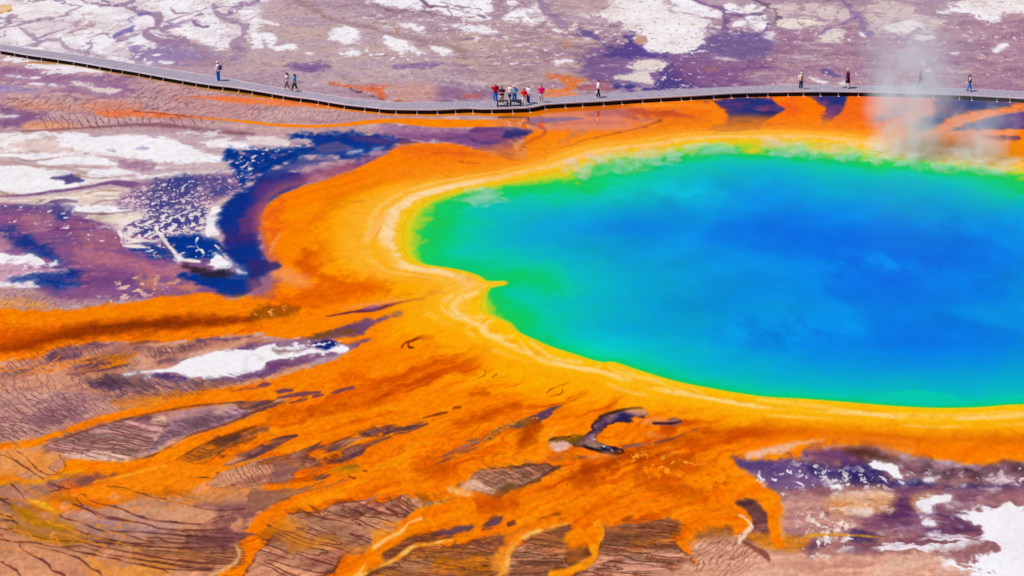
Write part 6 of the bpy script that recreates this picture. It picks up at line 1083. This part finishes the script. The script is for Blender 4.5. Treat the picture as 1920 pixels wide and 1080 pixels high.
def person(u, v, hpx, heading, label, shirt, legs, shoes=(236, 230, 232), skin=SKIN, hair=None, hat=None, arms='down', stride=0.0, bow=0.0, lean=0.0, extras=(), group='visitors on the boardwalk', hat_wide=False):
    """heading: direction faced, degrees, 0 = away from the overlook, 180 = towards it, 90 = picture left"""
    x, y, _ = at(u, v, DECK)
    dist = math.hypot(y, CAM_H)
    h = hpx / (F_PX / dist) / .972
    t = empty('person', (x, y, DECK), radians(heading), h / 1.76); t.scale = (h / 1.76 * 1.14, h / 1.76 * 1.14, h / 1.76); tag(t, label, 'person', group)
    st = stride
    V3 = lambda *a: np.array(a, float)
    pel, wai, che, nb = V3(0, 0, .93), V3(0, lean * .3, 1.10), V3(0, lean * .7, 1.30), V3(0, lean, 1.46)
    nk = V3(0, lean + .01 + bow * .04, 1.52); hd = V3(0, lean + .03 + bow * .10, 1.62 - bow * .04); tp = V3(0, lean + .03 + bow * .14, 1.71 - bow * .07)
    leg = {}
    for s in (-1, 1):
        f = st * s
        hip = V3(.09 * s, 0, .89); kn = V3(.10 * s, .02 + f * .22, .49); an = V3(.10 * s, f * .46 - .02, .09 + (.06 if f < 0 else 0)); to = V3(.115 * s, f * .46 + .13, .035)
        leg[s] = (hip, kn, an, to)
    arm = {}
    for s in (-1, 1):
        sh = V3(.185 * s, lean, 1.42)
        if arms == 'folded': el, wr, ha = V3(.25 * s, .05 + lean, 1.16), V3(-.02 * s, .20 + lean, 1.12 + .03 * s), V3(-.10 * s, .20 + lean, 1.12 + .03 * s)
        elif arms == 'belly': el, wr, ha = V3(.28 * s, .0 + lean, 1.15), V3(.10 * s, .19 + lean, 1.10), V3(.03 * s, .21 + lean, 1.10)
        elif arms == 'raised': el, wr, ha = V3(.30 * s, .14 + lean, 1.28), V3(.10 * s, .26 + lean, 1.50), V3(.04 * s, .24 + lean, 1.57)
        elif arms == 'hips': el, wr, ha = V3(.34 * s, -.05, 1.18), V3(.21 * s, .04, 1.02), V3(.17 * s, .08, .98)
        elif arms == 'behind': el, wr, ha = V3(.27 * s, -.10, 1.16), V3(.10 * s, -.20, 1.00), V3(.03 * s, -.20, .96)
        elif arms == 'walk': f = -st * s; el, wr, ha = V3(.23 * s, f * .16 - .03, 1.15), V3(.23 * s, f * .40 + .05, .94), V3(.22 * s, f * .48 + .08, .87)
        elif arms == 'front': el, wr, ha = V3(.25 * s, .02 + lean, 1.15), V3(.08 * s, .18 + lean, .95), V3(.02 * s, .19 + lean, .89)
        else: el, wr, ha = V3(.235 * s, -.02, 1.14), V3(.235 * s, .05, .90), V3(.225 * s, .08, .83)
        arm[s] = (sh, el, wr, ha)
    # body: one skinned surface
    vs_, es, rd = [], [], []
    def add(p, r, par=None):
        vs_.append(tuple(p)); rd.append(r)
        if par is not None: es.append((par, len(vs_) - 1))
        return len(vs_) - 1
    ip = add(pel, (.15, .105)); iw_ = add(wai, (.13, .095), ip); ic = add(che, (.155, .105), iw_); ib = add(nb, (.075, .07), ic); ik = add(nk, (.055, .055), ib); ih = add(hd, (.075, .092), ik); it = add(tp, (.062, .075), ih)
    add(hd + V3(0, .115, -.015), (.014, .016), ih)
    for s in (-1, 1): add(hd + V3(.088 * s, -.005, .0), (.012, .02), ih)
    for s in (-1, 1):
        hip, kn, an, to = leg[s]
        a = add(hip, (.085, .09), ip); a = add(kn, (.055, .058), a); a = add(an, (.036, .04), a); add(to, (.035, .028), a)
        sh, el, wr, ha = arm[s]
        a = add(sh, (.055, .055), ic); a = add(el, (.038, .038), a); w = add(wr, (.027, .024), a); pa = add(wr + (ha - wr) * .75, (.036, .018), w)
        d = (ha - wr) / (np.linalg.norm(ha - wr) + 1e-9); side = np.cross(d, V3(0, 1, .2)); side /= np.linalg.norm(side) + 1e-9; cur = np.cross(side, d)
        for fi, (off, ln) in enumerate(((-.028, .070), (-.009, .082), (.010, .076), (.028, .060))):
            b0_ = wr + (ha - wr) * .95 + side * off; k1 = add(b0_, (.009, .009), pa); k2 = add(b0_ + d * ln * .55 + cur * .010, (.008, .008), k1); add(b0_ + d * ln + cur * .03, (.007, .007), k2)
        th = wr + (ha - wr) * .45 - side * .04 * s; k1 = add(th, (.011, .011), pa); add(th + d * .05 - side * .015 * s + cur * .015, (.009, .009), k1)
    me = bpy.data.meshes.new('body'); me.from_pydata(vs_, es, [])
    o = bpy.data.objects.new('body_rig', me); C.objects.link(o)
    o.modifiers.new('skin', 'SKIN')
    for i, r in enumerate(rd): me.skin_vertices[0].data[i].radius = r
    me.skin_vertices[0].data[0].use_root = True
    sb = o.modifiers.new('sub', 'SUBSURF'); sb.levels = 1; sb.render_levels = 1
    bpy.context.view_layer.update()
    dg = bpy.context.evaluated_depsgraph_get()
    bme = bpy.data.meshes.new_from_object(o.evaluated_get(dg))
    bpy.data.objects.remove(o)
    bme.name = 'body'; bme.materials.clear(); bme.materials.append(cmat('skin', skin, rough=.6))
    bme.polygons.foreach_set('use_smooth', [True] * len(bme.polygons))
    link(bpy.data.objects.new('body', bme), t)
    # face
    bm = bmesh.new()
    for s in (-1, 1):
        bm = bmesh.new(); ball(bm, hd + V3(.033 * s, .088, .018), (.011, .008, .008), 6, 5)
        mesh_obj('eye', bm, cmat('eye', (40, 28, 28)), t)
    bm = bmesh.new(); ball(bm, hd + V3(0, .082, -.058), (.026, .010, .007), 8, 5); mesh_obj('mouth', bm, cmat('lips', (176, 84, 84)), t)
    # top
    scol, slen = shirt[0], shirt[1]; hem = shirt[2] if len(shirt) > 2 else .88
    bm = bmesh.new(); lz = lambda z: (0, lean * max(0, (z - .95)) / .5, z)
    tube(bm, [lz(hem), lz(1.0), lz(1.14), lz(1.29), lz(1.39), lz(1.455), lz(1.49)], [(.195, .145), (.178, .135), (.175, .135), (.20, .14), (.19, .13), (.115, .10), (.075, .072)], 14)
    for s in (-1, 1):
        sh, el, wr, ha = arm[s]
        sh2 = sh + V3(-.03 * s, 0, .01)
        if slen == 'long': tube(bm, [sh2, sh + (el - sh) * .15, el, el + (wr - el) * .5, wr], [.066, .068, .056, .050, .042])
        elif slen == 'short': tube(bm, [sh2, sh + (el - sh) * .15, sh + (el - sh) * .85], [.068, .070, .066])
        else: tube(bm, [sh2, sh + (el - sh) * .1], [.066, .064])
    mesh_obj('shirt', bm, cmat('cloth', scol, rough=.9, spec=.1, boost=1.35), t, True)
    # legs
    lcol, lkind = legs
    bm = bmesh.new()
    if lkind == 'skirt': tube(bm, [(0, 0, .98), (0, 0, .86), (0, 0, .60), (0, 0, .42)], [(.17, .13), (.19, .15), (.21, .18), (.23, .20)], 14)
    else:
        tube(bm, [(0, 0, 1.0), (0, 0, .92), (0, 0, .83)], [(.168, .13), (.182, .14), (.15, .12)], 14)
        for s in (-1, 1):
            hip, kn, an, to = leg[s]; h0 = hip + V3(0, 0, .02)
            if lkind == 'long': tube(bm, [h0, kn, an + V3(0, 0, .0), an + V3(0, 0, -.03)], [.098, .078, .070, .072])
            elif lkind == 'capri': tube(bm, [h0, kn, kn + (an - kn) * .4], [.098, .074, .066])
            else: tube(bm, [h0, hip + (kn - hip) * .5, kn + V3(0, 0, .02)], [.102, .10, .096])
    mesh_obj({'long': 'trousers', 'capri': 'trousers', 'shorts': 'shorts', 'skirt': 'skirt'}[lkind], bm, cmat('cloth', lcol, rough=.9, spec=.1, boost=1.35), t, True)
    for s in (-1, 1):
        hip, kn, an, to = leg[s]; bm = bmesh.new(); hz = an[2] - .09
        tube(bm, [(an[0], an[1] - .07, .045 + hz), (an[0], an[1], .055 + hz), (to[0], to[1] - .03, .045), (to[0], to[1] + .05, .032)], [(.040, .042), (.048, .052), (.050, .042), (.034, .028)], 10)
        mesh_obj('shoe', bm, cmat('shoe', shoes), t, True)
    if hair:
        hc, kind = hair; bm = bmesh.new()
        ball(bm, hd + V3(0, -.012, .030), (.098, .112, .108), 14, 10, zmin=lambda c: hd[2] + .01 + (c[1] - hd[1]) * (.75 if kind != 'bald' else 1.2))
        if kind in ('tail', 'long'):
            tube(bm, [hd + V3(0, -.09, .04), hd + V3(0, -.15, -.06), hd + V3(0, -.15, -.20), hd + V3(0, -.12, -.34)], [.05, .055, .05, .02])
        mesh_obj('hair', bm, cmat('hair', hc), t, True)
    if hat:
        bm = bmesh.new(); top = hd + V3(0, .0, .045)
        ball(bm, top, (.105, .118, .098), 14, 10, zmin=lambda c: top[2] - .005)
        if hat_wide: tube(bm, [top + V3(0, 0, -.012), top + V3(0, 0, .004)], [(.19, .19), (.18, .18)], 16)
        else: tube(bm, [top + V3(0, .06, .0), top + V3(0, .20, -.02)], [(.085, .012), (.06, .010)], 10)
        mesh_obj('hat', bm, cmat('hat', hat), t, True)
    for kind, col in extras:
        bm = bmesh.new()
        if kind == 'backpack':
            bbox(bm, 0, -.20, 1.22, .30, .17, .42, 0, .05)
        elif kind == 'sunglasses':
            for s in (-1, 1): bbox(bm, hd[0] + .036 * s, hd[1] + .098, hd[2] + .018, .056, .014, .036, 0, .005)
            bbox(bm, hd[0], hd[1] + .099, hd[2] + .024, .02, .01, .01)
        elif kind == 'strap':
            tube(bm, [(.13, .10, 1.42), (.06, .152, 1.26), (-.06, .155, 1.10), (-.15, .12, .98)], [.026] * 4, 8)
        elif kind == 'open_front':
            tube(bm, [(0.02, .142, 1.44), (0.02, .152, 1.25), (0.02, .155, .95)], [(.05, .012), (.07, .012), (.075, .012)], 8)
        elif kind == 'coat':
            tube(bm, [(0, 0, 1.02), (0, 0, .86), (0, -.01, .66), (0, -.02, .52)], [(.185, .14), (.20, .155), (.20, .17), (.19, .17)], 14)
        elif kind == 'vest':
            tube(bm, [(0, 0, .93), (0, 0, 1.14), (0, 0, 1.29), (0, 0, 1.40), (0, 0, 1.46)], [(.20, .15), (.184, .145), (.205, .15), (.175, .14), (.12, .11)], 14)
        mesh_obj({'open_front': 'inner_shirt', 'coat': 'coat_skirt'}.get(kind, kind), bm, cmat(kind, col), t, kind not in ('sunglasses', 'strap'))
    return t, arm, h / 1.76

NAVYC, JEANS = (24, 28, 96), (24, 116, 214)
person(409.6, 151.6, 36.5, 60, 'person in white cap and blue jeans with a purple backpack, alone on the left stretch', ((236, 224, 236), 'long'), (JEANS, 'long'), hat=(246, 240, 244), hair=((90, 70, 70), 'short'), extras=(('backpack', (104, 48, 112)),))
person(538.2, 169.6, 33.5, 82, 'person with dark hair walking left in a white shirt and olive trousers', ((232, 232, 244), 'short'), ((104, 100, 80), 'capri'), hair=((44, 28, 34), 'tail'), arms='walk', stride=.55)
person(552.6, 172.2, 33.6, 72, 'person with dark hair walking left in a teal shirt and black leggings', ((20, 164, 214), 'short'), ((40, 26, 40), 'capri'), hair=((36, 22, 30), 'tail'), arms='walk', stride=-.5)
person(929.0, 191.2, 36.0, 190, 'white-haired person in a red jumper and blue jeans standing left of the benches', ((190, 14, 44), 'long'), ((18, 116, 220), 'long'), hair=((244, 214, 220), 'short'), arms='behind')
person(940.9, 195.6, 34.6, 178, 'person with folded arms in a maroon shirt and beige shorts behind a bench', ((84, 24, 66), 'short'), ((224, 196, 160), 'shorts'), hair=((110, 70, 70), 'short'), arms='folded')
person(956.0, 191.0, 33.4, 110, 'person in a cream shirt and navy shorts standing between the two benches', ((244, 226, 206), 'short'), ((36, 26, 96), 'shorts'), hair=((236, 208, 190), 'short'))
person(964.6, 193.6, 34.0, 182, 'person in a pale blue shirt, sun hat and sunglasses with a white shoulder strap', ((116, 170, 220), 'long'), ((14, 104, 204), 'long'), hat=(214, 220, 220), hat_wide=True, arms='belly', extras=(('sunglasses', (24, 18, 40)), ('strap', (226, 222, 232))))
person(982.8, 197.2, 32.2, 172, 'person with bowed head in a bright red shirt and white trousers right of the benches', ((236, 22, 12), 'short'), ((232, 216, 222), 'long'), hair=((60, 30, 44), 'short'), arms='front', bow=.9)
person(990.6, 194.2, 35.2, 120, 'person in a white long-sleeved shirt and navy trousers behind the red shirt', ((226, 222, 244), 'long'), (NAVYC, 'long'), hair=((196, 176, 176), 'short'), arms='down', extras=(('sunglasses', (30, 24, 50)),))
person(1015.2, 192.2, 34.0, 176, 'person in a hot pink shirt and white shorts', ((240, 16, 128), 'short'), ((244, 232, 240), 'shorts'), hair=((110, 80, 70), 'short'), arms='down')
p10 = person(1121.6, 183.0, 33.4, 100, 'person walking alone in a white shirt and dark trousers with a white bag', ((226, 226, 248), 'long'), ((26, 16, 52), 'long'), hair=((64, 26, 40), 'short'), arms='walk', stride=.22)
person(1501.6, 167.0, 32.0, 200, 'person in a white cap and open white jacket over an orange shirt', ((246, 232, 222), 'long'), (NAVYC, 'long'), hat=(240, 226, 226), hair=((120, 80, 70), 'short'), extras=(('open_front', (232, 126, 24)),))
person(1589.4, 165.6, 36.6, 84, 'pale-haired person in a long maroon coat walking left', ((92, 10, 56), 'long'), ((40, 16, 40), 'shorts'), shoes=(50, 24, 30), skin=(226, 190, 140), hair=((248, 206, 196), 'short'), arms='down', stride=.4, extras=(('coat', (58, 12, 44)),))
person(1725.4, 166.8, 33.0, 264, 'person in pale jeans half hidden in the steam, mid-stride', ((96, 52, 120), 'short'), ((80, 130, 200), 'long'), hair=((90, 60, 80), 'short'), arms='walk', stride=.75)
person(1817.6, 171.4, 31.2, 268, 'dark-haired person in a navy vest and bright blue trousers walking right', ((238, 214, 232), 'short'), ((26, 130, 220), 'long'), shoes=(40, 60, 130), hair=((60, 12, 36), 'long'), arms='walk', stride=.35, extras=(('vest', (40, 20, 80)),))
# the white bag carried on the walker's far side hand
t, arm, sc = p10
hx, hy, hz = arm[-1][3]
hd_ = radians(100)
bm = bmesh.new()
ball(bm, (0, 0, -.30), (.15, .09, .19), 12, 9)
for w in bm.verts:
    if w.co.z > -.16: w.co.x *= .6; w.co.y *= .5
m_bag = simple_mat('white_bag_plastic', (250, 232, 240), .5, .06)
bx, by = hx * cos(hd_) - hy * sin(hd_), hx * sin(hd_) + hy * cos(hd_)
bag = mesh_obj('carrier_bag', bm, m_bag, None, True)
bag.location = (t.location.x + bx * sc, t.location.y + by * sc, DECK + (hz + .03) * sc); bag.rotation_euler = (0, 0, hd_); bag.scale = (sc,) * 3
tag(bag, 'white plastic carrier bag hanging from a walking visitor\'s hand', 'bag')
bm = bmesh.new()
for s in (-.02, .02): tube(bm, [(-.06, s, -.15), (-.03, s, -.05), (0, s * .5, -.02), (.03, s, -.05), (.06, s, -.15)], [.008] * 5, 6)
mesh_obj('handle', bm, m_bag, bag)

# ------------------------------------------------------------------ steam
def steam_mat(name, dens, scale, prof, col=(.995, .985, .995), lo=.30, hi=.72):
    """white vapour: densest along its own axis, torn by noise. prof: (radius at foot, radius gained per metre, metres high, sway per metre)"""
    m = bpy.data.materials.new(name); m.use_nodes = True; nt_ = m.node_tree
    nt_.nodes.remove(nt_.nodes['Principled BSDF']); K = nt_.links.new
    def mth(op, a, b_=None, clamp=False):
        n_ = nt_.nodes.new('ShaderNodeMath'); n_.operation = op; n_.use_clamp = clamp
        for i_, q_ in enumerate((a, b_)):
            if q_ is None: continue
            if isinstance(q_, (int, float)): n_.inputs[i_].default_value = q_
            else: K(q_, n_.inputs[i_])
        return n_.outputs[0]
    v_ = nt_.nodes.new('ShaderNodeVolumePrincipled'); v_.inputs['Color'].default_value = (*col, 1); v_.inputs['Anisotropy'].default_value = -.6
    tc_ = nt_.nodes.new('ShaderNodeTexCoord'); n_ = nt_.nodes.new('ShaderNodeTexNoise'); n_.inputs['Scale'].default_value = scale; n_.inputs['Detail'].default_value = 5; n_.inputs['Distortion'].default_value = .8
    K(tc_.outputs['Object'], n_.inputs['Vector'])
    r_ = nt_.nodes.new('ShaderNodeMapRange'); r_.interpolation_type = 'SMOOTHSTEP'; r_.inputs['From Min'].default_value = lo; r_.inputs['From Max'].default_value = hi
    K(n_.outputs['Fac'], r_.inputs['Value'])
    d = mth('MULTIPLY', r_.outputs[0], float(dens))
    r0, rg, hh_, sw = prof
    xyz = nt_.nodes.new('ShaderNodeSeparateXYZ'); K(tc_.outputs['Object'], xyz.inputs[0])
    zf = mth('SUBTRACT', 1.0, mth('DIVIDE', xyz.outputs['Z'], float(hh_)), True)
    d = mth('MULTIPLY', d, mth('POWER', zf, 1.35))
    if r0:
        xs = mth('SUBTRACT', xyz.outputs['X'], mth('MULTIPLY', xyz.outputs['Z'], float(sw)))
        wob = nt_.nodes.new('ShaderNodeTexNoise'); wob.inputs['Scale'].default_value = .35; K(tc_.outputs['Object'], wob.inputs['Vector'])
        xs = mth('ADD', xs, mth('MULTIPLY', mth('SUBTRACT', wob.outputs['Fac'], .5), 3.2))
        rr_ = mth('SQRT', mth('ADD', mth('POWER', mth('ABSOLUTE', xs), 2.0), mth('POWER', mth('ABSOLUTE', xyz.outputs['Y']), 2.0)))
        R_ = mth('ADD', float(r0), mth('MULTIPLY', xyz.outputs['Z'], float(rg)))
        f_ = mth('SUBTRACT', 1.0, mth('DIVIDE', rr_, R_), True)
        d = mth('MULTIPLY', d, mth('POWER', f_, .8))
    K(d, v_.inputs['Density'])
    K(v_.outputs[0], nt_.nodes['Material Output'].inputs['Volume'])
    return m
def puff(bm, c, r, seed, amp=.42):
    """a lumpy closed cloud"""
    g = bmesh.ops.create_icosphere(bm, subdivisions=4, radius=1.0)
    P = np.array([w.co[:] for w in g['verts']])
    n = perlin(P[:, 0] * 1.7 + seed * 3.1, P[:, 1] * 1.7 + P[:, 2] * 1.3, seed) + .6 * perlin(P[:, 2] * 2.9 + seed, P[:, 0] * 2.9 - P[:, 1] * 2, seed + 3)
    for w, k_ in zip(g['verts'], n):
        w.co = w.co * (1 + amp * float(k_))
        w.co = (c[0] + w.co.x * r[0], c[1] + w.co.y * r[1], max(c[2] + w.co.z * r[2], -.015))
def plume(u, v, label, prof, dens, scale):
    x, y, _ = at(u, v); r0, rg, hh_, sw = prof
    bm = bmesh.new()
    zs = np.linspace(0, hh_, 7)
    tube(bm, [(sw * z_, 0, z_) for z_ in zs], [(r0 + rg * z_ + 1.5) for z_ in zs], 20)
    o = mesh_obj('steam_plume', bm, steam_mat('steam', dens, scale, prof)); o.location = (x, y, .01)
    return tag(o, label, 'steam', 'steam plumes over the far shore')
plume(1700, 286, 'tall pink-white column of steam drifting up over the far shore', (3.4, .18, 12.5, .06), 1.05, .42)
plume(1826, 298, 'low wide puff of steam right of the tall column', (2.8, .14, 5.4, .15), 1.0, .6)
bm = bmesh.new()
sx0, sy0, _ = at(1400, 290)
for i, (u, v, rx, ry, rz) in enumerate(((1085, 320, 1.6, 2.4, .5), (1140, 314, 2.0, 2.6, .6), (1190, 308, 2.2, 2.8, .7), (1240, 300, 1.6, 2.2, .6), (1480, 280, 2.6, 2.4, .5), (1540, 285, 2.2, 2.4, .6), (1600, 291, 2.4, 2.4, .6), (1650, 297, 1.8, 2.2, .6), (1730, 304, 2.2, 2.6, .7), (1790, 309, 2.6, 2.8, .8), (1860, 318, 2.2, 2.2, .6), (1330, 284, 2.4, 1.6, .45), (905, 374, 1.6, 2.6, .4))):
    x, y, _ = at(u, v); puff(bm, (x - sx0, y - sy0, rz * .45), (rx, ry, rz), i + 2, .5)
st_ = mesh_obj('steam', bm, steam_mat('low_steam', .95, .8, (0, 0, 1.3, 0), lo=.36, hi=.80)); st_.location = (sx0, sy0, .01)
tag(st_, 'thin steam lying on the water along the far shore', 'steam', kind='stuff')
